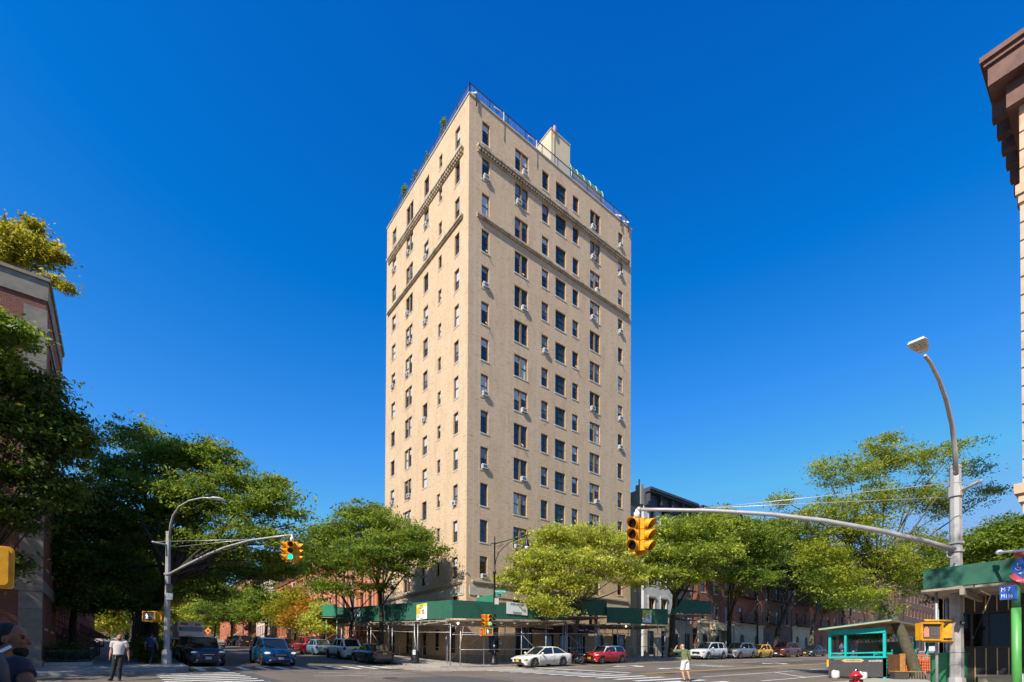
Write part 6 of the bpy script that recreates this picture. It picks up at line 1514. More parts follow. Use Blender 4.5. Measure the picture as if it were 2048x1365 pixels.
# pedestrian signals on the right pole
c_ = at(1857, 1264, 13.6); mb = MB(); z1 = at(1890, 1243, 13.9).z; z2 = at(1890, 1284, 13.9).z
a_ = at(1850, 1243, 13.7); b_ = Vector((px0, py0, 0))
for z in (z1, z2): mb.tube([(a_.x, a_.y, z), (b_.x, b_.y, z+.02)], .03, 8)
mb.build('yellow_bracket', M_sigy, rp)
ped_head(rp, c_, CAMDIR+.0, .56, .46, 'hand', True, 1.0)
c2_ = at(1895, 1263, 14.15); ped_head(rp, c2_, math.radians(100), .42, .40)
mb = MB(); mq = at(1925, 1246, 13.83); mb.T = Matrix.Translation(mq) @ Matrix.Rotation(CAMDIR-math.pi/2, 4, 'Z'); mb.box(-.06, .06, -.012, .0, -.05, .05); st_ = mb.build('sticker', M_ink, rp)
text_mesh('M', .085, M_signw, rp, mq + Vector((math.cos(CAMDIR), math.sin(CAMDIR), 0))*.02, (math.pi/2, 0, CAMDIR+math.pi/2), 'sticker_letter')
# left far pole
lb0 = at(333, 1337, 28.2); lx, ly = lb0.x, lb0.y; lz = gz(lx, ly)+SWH
lp = thing('signal_pole', 'grey signal pole on the left pavement corner with a lamp arm and a walk signal', 'signal pole')
tz = at(334, 1066, 28.2).z
mb = MB(); octpole(mb, (lx, ly, lz), tz-lz, .16, .12, .27, .85); mb.lathe([(.13, 0), (.13, .05), (.09, .09)], (lx, ly, tz), 'z', 8, smooth=False); mb.lathe([(.19, 0), (.19, .1)], (lx, ly, at(334, 1150, 28.2).z), 'z', 8, smooth=False); mb.build('pole', M_pole, lp)
mb = MB(); mb.tube([at(339, 1076, 28.2), at(341, 1050, 28), at(346, 1032, 27.8), at(358, 1014, 27.5), at(378, 1002, 27), at(405, 996, 26.5), at(425, 997, 26.2)], [.06, .055, .05, .048, .045, .042, .04], 8); mb.build('lamp_arm', M_pole, lp)
mb = MB(); mb.ell(at(436, 998, 26), (.34, .2, .07), 10, 6); mb.build('lamp_head', M_white, lp)
ar = [at(338, 1149, 28.2), at(370, 1132, 27.9), at(410, 1112, 27.5), at(450, 1095, 27), at(500, 1081, 26.4), at(545, 1075, 26), at(586, 1070, 25.6)]
mb = MB(); mb.tube(ar, [.07, .068, .064, .06, .056, .052, .05], 8); mb.build('mast_arm', M_pole, lp)
w0 = at(304, 1084, 27.6); w1 = at(352, 1094, 28.6); e_ = at(500, 1079, 26.4)
mb = MB(); mb.tube([w0, w1], .05, 8); mb.build('stay_crossarm', M_pole, lp); mb = MB(); mb.tube([w0, e_], .013, 5); mb.tube([w1, e_], .013, 5); mb.build('stay_wire', _M['steel_wire'], lp)
hc = at(584, 1086, 25.6); heads_cluster(lp, hc, (2, None, None), (CAMDIR+.25, math.radians(185), math.radians(330)), .93, ar[-1].z-hc.z)
ped_head(lp, at(300.5, 1233.5, 28.0), CAMDIR, .70, .54, 'walk', s_=1.0); ped_head(lp, at(322, 1234, 28.3), CAMDIR-1.2, .5, .54)
mb = MB()
for yy in (1223.5, 1244.5): mb.tube([at(299, yy, 28.1), (lx, ly, at(320, yy, 28.2).z)], .03, 6)
mb.build('yellow_bracket', M_sigy, lp)
mb = MB(); s1 = at(338.5, 1177, 28.0); mb.T = Matrix.Translation(s1) @ Matrix.Rotation(CAMDIR-math.pi/2+.7, 4, 'Z'); mb.box(-.14, .14, -.03, 0, -.25, .25); mb.build('round_route_sign', mat('dark_sign', (.05, .05, .045), .6, var=.5, vs=14), lp)
mb = MB(); s1 = at(338.5, 1193.5, 28.0); mb.T = Matrix.Translation(s1) @ Matrix.Rotation(CAMDIR-math.pi/2+.7, 4, 'Z'); mb.box(-.16, .16, -.03, 0, -.18, .18); mb.build('bus_sign', M_signw, lp)
text_mesh('NO\nSTANDING', .09, M_ink2, lp, s1+Vector((math.cos(CAMDIR+.7), math.sin(CAMDIR+.7), 0))*.04, (math.pi/2, 0, CAMDIR+.7+math.pi/2), 'sign_lettering', xs=.7)
# partly seen yellow signal at the left edge
le = thing('signal_pole', 'yellow signal casing cut off by the left edge of the view', 'signal')
c_ = at(-21, 1132, 6.6); yw = math.atan2(-ray(0, 1132).y, -ray(0, 1132).x)
T = Matrix.Translation(c_) @ Matrix.Rotation(yw-.15, 4, 'Z')
mb = MB(); mb.T = T; w_, h_ = .225, .28
def rr(w_, h_, r_, n=5): return [(sx*(w_-r_)+r_*math.cos(a)*1.0, sz*(h_-r_)+r_*math.sin(a)) for sx, sz, a0 in ((1, 1, 0), (-1, 1, 90), (-1, -1, 180), (1, -1, 270)) for a in [math.radians(a0+90*k/n) for k in range(n+1)]]
mb.prism(rr(w_, h_, .05), 'x', -.08, .0); mb.prism(rr(w_-.012, h_-.012, .05), 'x', .0, .012); mb.prism(rr(w_-.04, h_-.03, .06), 'x', .012, .06); mb.bar((.05, -.10, -h_+.04), (.07, -.13, -h_-.05), .02); mb.box(.0, .05, -.13, -.07, h_, h_+.025)
mb.build('casing', M_sigy, le)
mb = MB(); pq = at(-140, 1200, 6.8); mb.tube([(pq.x, pq.y, gz(pq.x, pq.y)), (pq.x, pq.y, 5.0)], .09, 10); mb.tube([(pq.x, pq.y, c_.z+.15), (c_.x, c_.y, c_.z+.15)], .03, 8); mb.build('pole', M_pole, le)
# ornate lamp post at the tower corner
lb1 = at(988, 1335, y=29.85); bx, by = lb1.x, lb1.y; bz = gz(bx, by)+SWH
lo = thing('lamp_post', 'black ornate lamp post with a scrolled arm in front of the tower corner', 'lamp post', (bx, by, bz))
def zz(py): return at(990, py, y=29.85).z - bz
mb = MB(); mb.lathe([(.30, 0), (.30, .18), (.25, .22), (.24, .5), (.19, .62), (.20, .68), (.15, .95), (.13, 1.05), (.145, 1.1), (.115, 1.4), (.105, 2.5), (.10, zz(1235)), (.13, zz(1233)), (.13, zz(1230)), (.085, zz(1226)), (.075, zz(1200)), (.07, zz(1150)), (.12, zz(1148)), (.12, zz(1144)), (.065, zz(1141)), (.055, zz(1090)), (.075, zz(1089)), (.075, zz(1086)), (.035, zz(1083)), (.06, zz(1078)), (.015, zz(1072))], (0, 0, 0), 'z', 14); mb.build('post', M_iron, lo)
dr = (at(1056, 1085, 35.5)-at(990, 1088, 36.0)); dr.z = 0; dL = dr.length; dr.normalize()
def AP(f, py): p = dr*dL*f; p.z = zz(py); return p
mb = MB(); mb.tube([AP(0, 1088), AP(.3, 1084), AP(.6, 1079.5), AP(.9, 1075), AP(1, 1074.5)], .04, 8); mb.tube([AP(.02, 1132), AP(.05, 1118), AP(.14, 1106), AP(.28, 1096), AP(.5, 1086), AP(.75, 1079)], .028, 8)
for f, py, r_ in ((.12, 1095, .16), (.22, 1091, .11), (.10, 1108, .09)):
    c = AP(f, py); pts = [c+dr*r_*math.cos(a)*(1-a/14)+Vector((0, 0, r_*math.sin(a)*(1-a/14))) for a in [k*.6 for k in range(16)]]; mb.tube(pts, .014, 5)
mb.tube([AP(-.14, 1092), AP(-.10, 1087), AP(0, 1087)], .03, 6); mb.tube([AP(1, 1074), AP(1, 1071)], .03, 6); mb.build('scroll_arm', M_iron, lo)
hp = AP(1, 1080); z0 = zz(1104); z1 = zz(1074)
mb = MB(); mb.lathe([(.18, 0), (.19, .04), (.13, .22), (.11, .42), (.06, .5), (.05, z1-zz(1096))], (hp.x, hp.y, zz(1096)), 'z', 14); lhd = mb.build('lamp_hood', M_iron, lo)
mb = MB(); mb.lathe([(.16, 0.0), (.155, -.1), (.11, -.22), (.03, -.28)], (hp.x, hp.y, zz(1096)), 'z', 14); mb.build('globe', mat('frosted_globe', (.66, .62, .58), .25), lhd)
# signal heads and walk signals on that post
for px_, yw_, lit in ((969.5, CAMDIR-.65, 0), (979, CAMDIR+.35, 2)):
    c = at(px_, 1229, 35.6) - Vector((bx, by, bz)); o = signal_head(lo, c, yw_, .80, lit, sh=.30)
mb = MB()
for py in (1230, 1254): c = at(974, py, 35.7)-Vector((bx, by, bz)); mb.bar(c, (0, 0, c.z), .05)
mb.build('bracket', M_sigy, lo)
ped_head(lo, at(966, 1265, 35.5)-Vector((bx, by, bz)), CAMDIR-.9, .42, .46, None); ped_head(lo, at(978, 1264, 35.4)-Vector((bx, by, bz)), CAMDIR+.2, .50, .50, 'walk')
mb = MB(); c = at(965, 1265, 35.3)-Vector((bx, by, bz)); mb.T = Matrix.Translation(c) @ Matrix.Rotation(CAMDIR-.9, 4, 'Z'); mb.box(.075, .085, -.07, .05, -.13, .12); mb.build('hand_symbol', mat('hand_red', (.6, .03, .05), .5, emit=(.8, .04, .08), es=.8), lo)
M_sgn = mat('street_sign_green', (.0, .33, .20), .4)
for i, (x0_, x1_, y0_, y1_, yw_, tx) in enumerate(((991, 1010, 1180, 1187, .10, 'MANHATTAN AV'), (991, 1003, 1188, 1193.5, .55, 'W 106 ST'))):
    a = at(x0_, (y0_+y1_)/2, 35.9); w_ = (x1_-x0_)*36/F_/math.cos(yw_*.6); h_ = (y1_-y0_)*36/F_
    T = Matrix.Translation(a-Vector((bx, by, bz))) @ Matrix.Rotation(CAMDIR+math.pi/2+yw_, 4, 'Z')
    mb = MB(); mb.T = T; mb.box(0, w_, -.01, .01, -h_/2, h_/2); mb.build('street_name_sign', M_sgn, lo)
    R3 = (Matrix.Rotation(CAMDIR+math.pi/2+yw_, 4, 'Z') @ Matrix.Rotation(math.pi/2, 4, 'X')).to_euler(); p = T @ Vector((w_/2, -.015, 0)); text_mesh(tx, h_*.62, M_signw, lo, p, R3, 'street_name', xs=.62)
mb = MB(); c = at(992, 1203, 35.8)-Vector((bx, by, bz)); mb.T = Matrix.Translation(c) @ Matrix.Rotation(CAMDIR+math.pi/2+.3, 4, 'Z'); mb.box(-.1, .2, -.01, .01, -.22, .22); mb.build('parking_sign', mat('pinkish_sign', (.62, .50, .48), .5), lo)
mb = MB(); mb.T = Matrix.Translation(Vector((math.cos(CAMDIR), math.sin(CAMDIR), 0))*.165+Vector((0, 0, 1.1))) @ Matrix.Rotation(CAMDIR+math.pi/2, 4, 'Z'); mb.box(-.07, .05, -.012, .0, .2, .35); mb.bar((-.03, 0, .2), (.07, 0, -.25), .07, .012); mb.bar((.06, 0, -.1), (.0, 0, -.25), .05, .012); mb.build('white_sticker', M_signw, lo)
q = at(968, 1222, y=BF-.2)
# second lamp post far down the street (trunk between trees)
lb2 = at(1515, 1310, y=29.85)
lo2 = thing('lamp_post', 'dark slender lamp post between the trees on the shaded street', 'lamp post', (lb2.x, lb2.y, gz(lb2.x, lb2.y)+SWH))
mb = MB(); mb.lathe([(.3, 0), (.28, .5), (.16, .9), (.12, 2.5), (.09, 5), (.06, 9)], (0, 0, 0), 'z', 10); mb.build('post', M_iron, lo2)
# wall lantern on tower
wl_ = thing('wall_lantern', 'small round lantern behind the shed parapet at the tower corner', 'lantern', at(957, 1197, y=BF-.35))
mb = MB(); mb.lathe([(.04, -.3), (.16, -.25), (.18, 0), (.12, .12), (.05, .2), (.02, .3)], (0, 0, 0), 'z', 12); mb.build('lantern', mat('lantern_glass', (.35, .33, .3), .2), wl_)
# avenue poles and signs
def plainpole(label, px, d, h, x=17.0):
    p = at(px, 1290, x=x); g = gz(p.x, p.y)+SWH; t = thing('pole', label, 'pole', (p.x, p.y, g)); mb = MB(); mb.tube([(0, 0, 0), (0, 0, h)], .09, 8); mb.build('shaft', M_pole, t); return t, p, g
t1, p1, g1 = plainpole('light grey pole with a small white sign before the orange houses', 583.5, 0, 8.5)
mb = MB(); mb.T = Matrix.Rotation(CAMDIR+math.pi/2, 4, 'Z'); mb.box(.05, .45, -.03, .0, 2.0, 2.5); mb.build('sign_plate', M_signw, t1)
t2, p2, g2 = plainpole('light grey pole with a red stop sign up the avenue', 486, 0, 5.2)
mb = MB(); mb.T = Matrix.Rotation(CAMDIR+math.pi/2, 4, 'Z'); mb.prism([(.62+.50*math.cos(math.pi/8+k*math.pi/4), 2.9+.50*math.sin(math.pi/8+k*math.pi/4)) for k in range(8)], 'y', -.03, 0); mb.build('stop_sign', mat('stop_red', (.55, .02, .02), .5), t2)
text_mesh('STOP', .34, M_signw, t2, Matrix.Rotation(CAMDIR+math.pi/2, 4, 'Z') @ Vector((.62, -.04, 2.9)), (math.pi/2, 0, CAMDIR+math.pi/2), 'stop_lettering')
p = at(416, 1262, 88); t3 = thing('warning_sign', 'orange diamond road work sign up the avenue', 'sign', (p.x, p.y, gz(p.x, p.y)))
mb = MB(); mb.T = Matrix.Rotation(CAMDIR+math.pi/2, 4, 'Z'); zc = p.z-gz(p.x, p.y); mb.prism([(0, zc-.62), (.62, zc), (0, zc+.62), (-.62, zc)], 'y', -.03, 0); mb.build('sign_plate', mat('sign_orange', (.85, .26, .02), .5), t3)
mb = MB(); mb.T = Matrix.Rotation(CAMDIR+math.pi/2, 4, 'Z'); mb.box(-.14, .14, -.04, -.031, zc-.2, zc+.2); mb.build('symbol', M_ink, t3)
mb = MB(); mb.tube([(0, .05, 0), (0, .05, zc)], .04, 6); mb.build('stand', M_galv, t3)
# litter bin at the tower corner
p = at(830, 1331, x=16.9); t4 = thing('litter_bin', 'black litter bin with a white notice at the kerb near the shed', 'litter bin', (p.x, p.y, gz(p.x, p.y)+SWH))
mb = MB(); mb.lathe([(.26, 0), (.30, .1), (.32, .85), (.28, .9)], (0, 0, 0), 'z', 14); mb.build('drum', M_blk, t4); mb = MB(); mb.T = Matrix.Rotation(CAMDIR+math.pi/2, 4, 'Z'); mb.box(-.1, .1, -.36, -.33, .65, 1.0); mb.build('notice', M_signw, t4)
# bollards beyond the red compact
for i, (px_, h_) in enumerate(((1309, .95), (1325, .8))):
    p = at(px_, 1318, y=30.3); t5 = thing('bollard', ['pale post-like bollard under the far end of the shed', 'short dark bollard under the far end of the shed'][i], 'bollard', (p.x, p.y, gz(p.x, p.y)+SWH)); mb = MB(); mb.lathe([(.09, 0), (.09, h_-.1), (.05, h_)], (0, 0, 0), 'z', 10); mb.build('shaft', M_galv if i == 0 else M_blk, t5)
# ---------------------------------------------------------------- bus stop pole
bp_ = at(2034, 1400, 11.8); gx, gy = bp_.x, bp_.y; gz_ = gz(gx, gy)+SWH; F2 = math.atan2(-gy, -gx)+math.pi/2
bs = thing('bus_stop_pole', 'green bus stop pole with blue route plates M7 and M116 at the right edge', 'bus stop sign', (gx, gy, gz_))
def bz_(py): return at(2034, py, 11.8).z-gz_
M_gp = mat('fresh_green_paint', (.10, .36, .08), .4); M_gp2 = mat('dark_green_paint', (.04, .20, .08), .4); M_blue = mat('sign_blue', (.015, .10, .42), .4); M_rd = mat('sign_pink_red', (.62, .07, .09), .45)
mb = MB(); mb.tube([(0, 0, 0), (0, 0, bz_(1216))], .088, 14); mb.build('pole', M_gp, bs); mb = MB(); mb.tube([(0, 0, bz_(1216)), (0, 0, bz_(1170))], .075, 14); mb.build('upper_pole', M_gp2, bs)
mb = MB(); mb.lathe([(.075, 0), (.075, .06), (.03, .12)], (0, 0, bz_(1170)), 'z', 12); mb.build('collar', M_rd, bs)
T = Matrix.Rotation(F2, 4, 'Z'); k = 11.8/F_
def disc(r_, d0, d1, cz, mm, nm, a0=0, a1=360, ri=0):
    mb = MB(); mb.T = T; n = 28
    if ri == 0: mb.prism([(cx0+r_*math.cos(math.radians(a)), cz+r_*math.sin(math.radians(a))) for a in [a0+(a1-a0)*i/n for i in range(n)]], 'y', d0, d1)
    else:
        P_ = [(cx0+r_*math.cos(math.radians(a)), cz+r_*math.sin(math.radians(a))) for a in [a0+(a1-a0)*i/n for i in range(n+1)]] + [(cx0+ri*math.cos(math.radians(a)), cz+ri*math.sin(math.radians(a))) for a in [a1-(a1-a0)*i/n for i in range(n+1)]]
        vs_ = [(x, d0, z) for x, z in P_]+[(x, d1, z) for x, z in P_]; m2 = len(P_); h = n+1
        fs = [(i, i+1, m2-2-i, m2-1-i) for i in range(n)] + [(i, (i+1) % m2, m2+(i+1) % m2, m2+i) for i in range(m2)]
        mb.add(vs_, fs)
    return mb.build(nm, mm, bs)
cx0 = .22; cz = bz_(1141)
disc(.315, -.11, -.09, cz, M_gp2, 'disc_rim'); disc(.295, -.118, -.111, cz, M_blue, 'disc_face'); disc(.37, -.135, -.12, cz+.03, M_rd, 'no_standing_band', 205, 335, .255)
mb = MB(); mb.T = T; x0_ = cx0-.08; mb.box(x0_, x0_+.30, -.128, -.119, cz-.02, cz+.2); mb.build('bus_symbol', mat('symbol_grey', (.55, .56, .6), .5), bs)
mb = MB(); mb.T = T; mb.box(x0_+.02, x0_+.28, -.133, -.129, cz+.08, cz+.17); mb.box(x0_+.03, x0_+.08, -.133, -.129, cz-.045, cz-.02); mb.build('bus_window', M_blue, bs)
mb = MB(); mb.T = T; mb.bar((cx0-.17, -.13, cz-.09), (cx0+.28, -.13, cz-.09), .02, .006); mb.prism([(cx0-.19, cz-.09), (cx0-.13, cz-.06), (cx0-.13, cz-.12)], 'y', -.134, -.126)
pts = [Vector((cx0-.18+.045*math.cos(a), -.126, cz+.03+.045*math.sin(a))) for a in [math.radians(-200+250*i/8) for i in range(9)]]; mb.tube(pts, .006, 5); mb.bar((cx0-.19, -.126, cz+.12), (cx0-.185, -.126, cz+.05), .014, .006); mb.bar((cx0-.185, -.126, cz+.05), (cx0-.14, -.126, cz+.03), .012, .006); mb.lathe([(.014, 0), (.014, .006)], (cx0-.19, -.13, cz+.135), 'y', 8)
mb.build('arrow_and_wheelchair', M_signw, bs)
text_mesh('NO STANDING', .062, M_signw, bs, T @ Vector((cx0-.02, -.138, cz-.265)), (math.pi/2, 0, F2), 'no_standing_text', xs=.9)
pa = at(2012, 1171, 11.8); pb2 = at(2037, 1199, 11.8); h_ = pa.z-pb2.z
mb = MB(); mb.T = T; z0_ = pb2.z-gz_; mb.box(-.275, .02, -.10, -.085, z0_, z0_+h_); mb.build('route_plate', M_blue, bs)
text_mesh('M 7', h_*.40, M_signw, bs, T @ Vector((-.255, -.104, z0_+h_*.73)), (math.pi/2, 0, F2), 'route_number', align='LEFT', xs=.8); text_mesh('M116', h_*.40, M_signw, bs, T @ Vector((-.255, -.104, z0_+h_*.25)), (math.pi/2, 0, F2), 'route_number', align='LEFT', xs=.68)
a_ = at(1992, 1106, 12.6); b_ = at(2060, 1100, 11.4); t6 = thing('flag_bracket', 'white horizontal flagpole stub sticking out above the bus stop disc', 'bracket')
mb = MB(); mb.tube([a_, b_], .03, 8); mb.ell(at(1999, 1105.5, 12.5), .07, 8, 6); mb.tube([b_, (BR, b_.y-1, b_.z+.3)], .03, 8); mb.build('rod', M_white, t6)
mb = MB(); c = at(2044, 1110, 11.9); mb.lathe([(.13, -.05), (.13, .05)], (c.x, c.y, c.z), 'z', 10); mb.build('red_cap', M_rd, t6)
# utility cabinet
cbx = at(1920, 1400, 12.6); F3 = CAMDIR+math.pi/2+.05; w_ = 64*12.6/F_
cbn = thing('utility_cabinet', 'green metal utility cabinet behind the big signal pole', 'utility cabinet', (at(1924, 1400, 14.7).x, at(1924, 1400, 14.7).y, gz(px0, py0)+SWH), F3)
ht = at(1924, 1306, 14.7).z-gz(px0, py0)-SWH; w_ = 62*14.7/F_
mb = MB(); mb.box(-w_/2, w_/2, -.0, .55, 0, ht-.06); mb.build('housing', mat('cabinet_green', (.03, .22, .085), .5, var=.1, vs=3, dirt=(.02, .10, .05), dscale=2), cbn)
mb = MB(); mb.box(-w_/2-.03, w_/2+.03, -.03, .58, ht-.06, ht); mb.build('lid', _M['cabinet_green'], cbn); mb = MB(); mb.box(-.01, .01, -.012, -.002, .05, ht-.1); mb.box(.06, .09, -.03, -.002, ht*.45, ht*.55); mb.build('door_seam', M_gp2, cbn)
# sandwich board / framed menu at right bottom
c = at(2038, 1352, 13.2); t7 = thing('menu_stand', 'dark framed menu board with a white sheet at the bottom right corner', 'menu board', (c.x, c.y, gz(c.x, c.y)+SWH), CAMDIR+math.pi/2)
zt = at(2038, 1344, 13.2).z-gz(c.x, c.y)-SWH
mb = MB(); mb.box(-.16, .16, 0, .04, 0, zt); mb.build('frame', mat('slate_frame', (.03, .035, .05), .5), t7); mb = MB(); mb.box(-.12, .12, -.008, -.001, .15, zt-.05); mb.build('menu_sheet', M_signw, t7)
# ---------------------------------------------------------------- hydrant
p = at(1712, 1376, 18.0); t8 = thing('fire_hydrant', 'red fire hydrant with a silver cap in front of the dining booth', 'fire hydrant', (p.x, p.y, gz(p.x, p.y)+.05), CAMDIR)
ztop = at(1712, 1337, 18.0).z-(gz(p.x, p.y)+.05); s_ = ztop/.80; M_hyd = mat('hydrant_red', (.52, .012, .02), .3, spec=.7)
mb = MB(); mb.lathe([(.17*s_, 0), (.17*s_, .04), (.11*s_, .06), (.105*s_, .44*s_), (.13*s_, .46*s_), (.20*s_, .50*s_), (.20*s_, .54*s_), (.14*s_, .62*s_), (.08*s_, .69*s_)], (0, 0, 0), 'z', 18); mb.build('barrel', M_hyd, t8)
mb = MB(); mb.lathe([(.075*s_, .69*s_), (.06*s_, .74*s_), (.03*s_, .80*s_)], (0, 0, 0), 'z', 12); mb.build('cap', M_chr, t8)
mb = MB(); mb.lathe([(.07*s_, 0), (.07*s_, .2*s_)], (0, 0, .36*s_), 'y', 12); mb.lathe([(.05*s_, -.2*s_), (.05*s_, 0)], (0, 0, .36*s_), 'y', 12); mb.lathe([(.06*s_, 0), (.06*s_, .18*s_)], (0, 0, .33*s_), 'x', 12); mb.build('nozzles', M_hyd, t8)
# ---------------------------------------------------------------- teal dining booth
bA = at(1657, 1356, 25.6); bB = at(1772, 1361, 23.5)
X0 = 29.2; ya = at(1657, 1356, x=X0).y; yb = at(1772, 1361, x=X0).y; g = gz(X0, (ya+yb)/2)
M_tealp = mat('teal_paint', (.0, .42, .40), .5, var=.06, vs=3, dirt=(.0, .25, .24), dscale=2); M_charc = mat('charcoal_panel', (.055, .052, .052), .6, var=.12, vs=2, dirt=(.1, .1, .1), dscale=6, damt=.3); M_wood = mat('stained_wood', (.42, .20, .06), .55, var=.25, vs=4); M_woodp = mat('pale_wood', (.50, .36, .2), .6, var=.2, vs=4); M_woodd = mat('dark_wood', (.10, .045, .02), .55, var=.3, vs=4)
bt_ = thing('dining_booth', 'teal roadside dining booth with charcoal lower wall and open window bays', 'dining booth', (X0, yb, g))
Wb = ya-yb; Lb = 7.5
def bzp(px, py): return at(px, py, x=X0).z-g
zb0 = bzp(1715, 1353)-.02; zb0 = max(.12, zb0); zm = bzp(1715, 1317); zs = bzp(1715, 1307); zt0 = bzp(1663, 1274); zt1 = bzp(1768, 1268)
mb = MB(); mb.box(0, .06, 0, Wb, zb0, zm); mb.box(.06, Lb, Wb-.06, Wb, zb0, zm); mb.box(Lb-.06, Lb, .001, Wb-.061, zb0, zm); mb.build('lower_wall', M_charc, bt_)
mb = MB(); mb.box(.05, Lb-.1, .1, Wb-.1, 0, .12); 
for yy in (.15, Wb-.3): mb.box(.1, .3, yy, yy+.15, -.15, .1)
mb.build('floor_skid', M_blk, bt_)
H_ = zt1+.05
mb = MB()
for xx in (0, 2.5, 5.0, Lb-.12):
    for yy in (0, Wb-.12):
        mb.box(xx, xx+.12, yy, yy+.12, zm if (yy > 0 or 0 < xx) else zb0-.1, H_-.0)
mb.box(-.01, .13, Wb*.67, Wb*.67+.09, zm, H_); mb.build('corner_posts', M_tealp, bt_)
mb = MB(); mb.box(-.03, .13, -.0, Wb, H_, H_+.26); mb.box(.13, Lb, Wb-.12, Wb, H_, H_+.26); mb.box(-.04, .12, .121, Wb-.121, zm, zm+.10); mb.box(-.02, .09, .121, Wb-.121, zs-.02, zs+.05); mb.box(.12, Lb, Wb-.1, Wb-.02, zm, zm+.1); mb.build('beams', M_tealp, bt_)
mb = MB(); mb.box(.13, Lb, .0, .12, H_, H_+.2); mb.build('side_beam', M_woodp, bt_)
ve = [(-.45, -.35, H_+.52), (Lb+.3, -.35, H_+.52), (Lb+.3, Wb+.30, H_+.26), (-.45, Wb+.30, H_+.26)]
mb = MB(); mb.add([(x, y, z) for x, y, z in ve]+[(x, y, z+.05) for x, y, z in ve], [(0, 3, 2, 1), (4, 5, 6, 7), (0, 1, 5, 4), (1, 2, 6, 5), (2, 3, 7, 6), (3, 0, 4, 7)]); mb.build('roof', M_woodp, bt_)
mb = MB(); mb.add([(x, y, z+.054) for x, y, z in ve]+[(x, y, z+.085) for x, y, z in ve], [(0, 3, 2, 1), (4, 5, 6, 7), (0, 1, 5, 4), (1, 2, 6, 5), (2, 3, 7, 6), (3, 0, 4, 7)]); mb.build('roof_sheet', M_tealp, bt_)
mb = MB()
for k in range(7): mb.box(1.0+.0, 1.06, .05+.0, .75, .25+k*.17, .34+k*.17)
mb.box(1.0, 1.06, .0, .049, .2, 1.5); mb.box(1.0, 1.06, .751, .80, .2, 1.5); mb.build('slat_divider', M_tealp, bt_)
mb = MB(); mb.box(3.2, 3.3, .3, Wb-.3, .15, H_-.3); mb.build('plastic_curtain', mat('grey_green_plastic', (.16, .19, .16), .4), bt_)
mb = MB()
# wooden arrow plaque, yellow tape, marks
ar_ = [(.36*Wb, zm-.12), (.40*Wb, zm-.20), (.70*Wb, zm-.20), (.76*Wb, zm-.12), (.70*Wb, zm-.03), (.40*Wb, zm-.03)]
mb.prism(ar_, 'x', -.02, -.002)
pq = mb.build('arrow_plaque', M_woodp, bt_); 
text_mesh('OUTDOOR CAFE', .085, M_woodd, bt_, (-.024, .55*Wb, zm-.115), (math.pi/2, 0, -math.pi/2), 'plaque_text', xs=.9)
text_mesh('smoothies', .17, M_signw, bt_, (-.006, .17*Wb, zm-.13), (math.pi/2, 0, -math.pi/2), 'chalk_writing', xs=.8)
mb = MB(); mb.box(-.008, -.002, .66*Wb, .90*Wb, zm-.05, zm-.01); mb.build('yellow_tape', M_yel, bt_)
mb = MB(); mb.box(-.03, -.002, Wb-.02, Wb+.07, zm-.42, zm-.05); mb.build('edge_marker', P_yellow, bt_)
mb = MB(); mb.box(-.035, -.003, Wb-.02, Wb+.09, zm-.05, zm+.05); mb.build('red_reflector', M_tl, bt_)
# hanging greenery under the booth roof
leaf_cloud('hanging_greenery', [((X0+1.2, yb+.3+k*.5, g+H_-.15), (.9, .3, .16)) for k in range(5)]+[((X0+1.1, yb+.35, g+H_*.6), (.2, .2, .4))], 90, 26, .05, L_dark, bt_, 300, .16, .8, .5, (X0, yb, g))
# white weights
for i, px_ in enumerate((1671, 1726)):
    p = at(px_, 1357, x=X0-.45); t9 = thing('sand_bag_bucket', ['white weight bag at the left foot of the teal booth', 'white weight bag at the foot of the teal booth behind the hydrant'][i], 'weight bag', (p.x, p.y, gz(p.x, p.y)), .3*i, 'white weight bags')
    mb = MB(); mb.lathe([(.17, 0), (.19, .12), (.18, .36), (.14, .42)], (0, 0, 0), 'z', 10); mb.ell((.1, .1, .42), (.07, .05, .04), 6, 4); mb.build('bag', mat('white_sack', (.66, .60, .58), .8, bump=.6, bs=12), t9)
# wooden bench by the booth
p = at(1800, 1352, 24.2); t10 = thing('wooden_bench', 'brown wooden bench with a tall back at the side of the teal booth', 'bench', (p.x, p.y, gz(p.x, p.y)+SWH), math.radians(-42)); t10.scale = (.72, .72, .82)
mb = MB(); mb.box(-.55, .75, -.35, .2, .42, .48); mb.build('seat', M_wood, t10)
mb = MB(); mb.box(-.62, .15, .22, .28, .3, 1.45); mb.build('backrest', M_woodd, t10); mb = MB(); mb.box(.152, .50, .22, .28, .4, 1.5); mb.build('backrest', M_wood, t10)
mb = MB(); mb.prism([(-.52, 0), (.2, 0), (.45, .415), (-.55, .415)], 'y', -.32, .18); mb.build('base', M_charc, t10)
# planter with pale frame by the tree foot, orange barrier beyond
p = at(1857, 1345, 23.5); t11 = thing('tree_guard', 'low pale wire tree guard at the foot of the leaning tree', 'tree guard', (p.x, p.y, gz(p.x, p.y)+SWH), .4)
mb = MB()
for k in range(9): mb.bar((-.4+.1*k, 0, 0), (-.4+.1*k+.02*((k % 2)*2-1), 0, .42), .02); mb.bar((.4, .1*k, 0), (.4, .1*k, .42), .02)
mb.bar((-.42, 0, .42), (.42, 0, .42), .03); mb.bar((.4, 0, .42), (.4, .8, .42), .03); mb.build('wires', mat('dull_wire', (.22, .19, .15), .7), t11)
p = at(1868, 1325, 27); t12 = thing('orange_net_fence', 'orange netting barrier beyond the leaning tree', 'barrier', (p.x, p.y, gz(p.x, p.y)+SWH), math.radians(-50)); mb = MB()
for k in range(24): mb.bar((-1.3+.11*k, 0, .1), (-1.3+.11*k, .03, 1.15), .035)
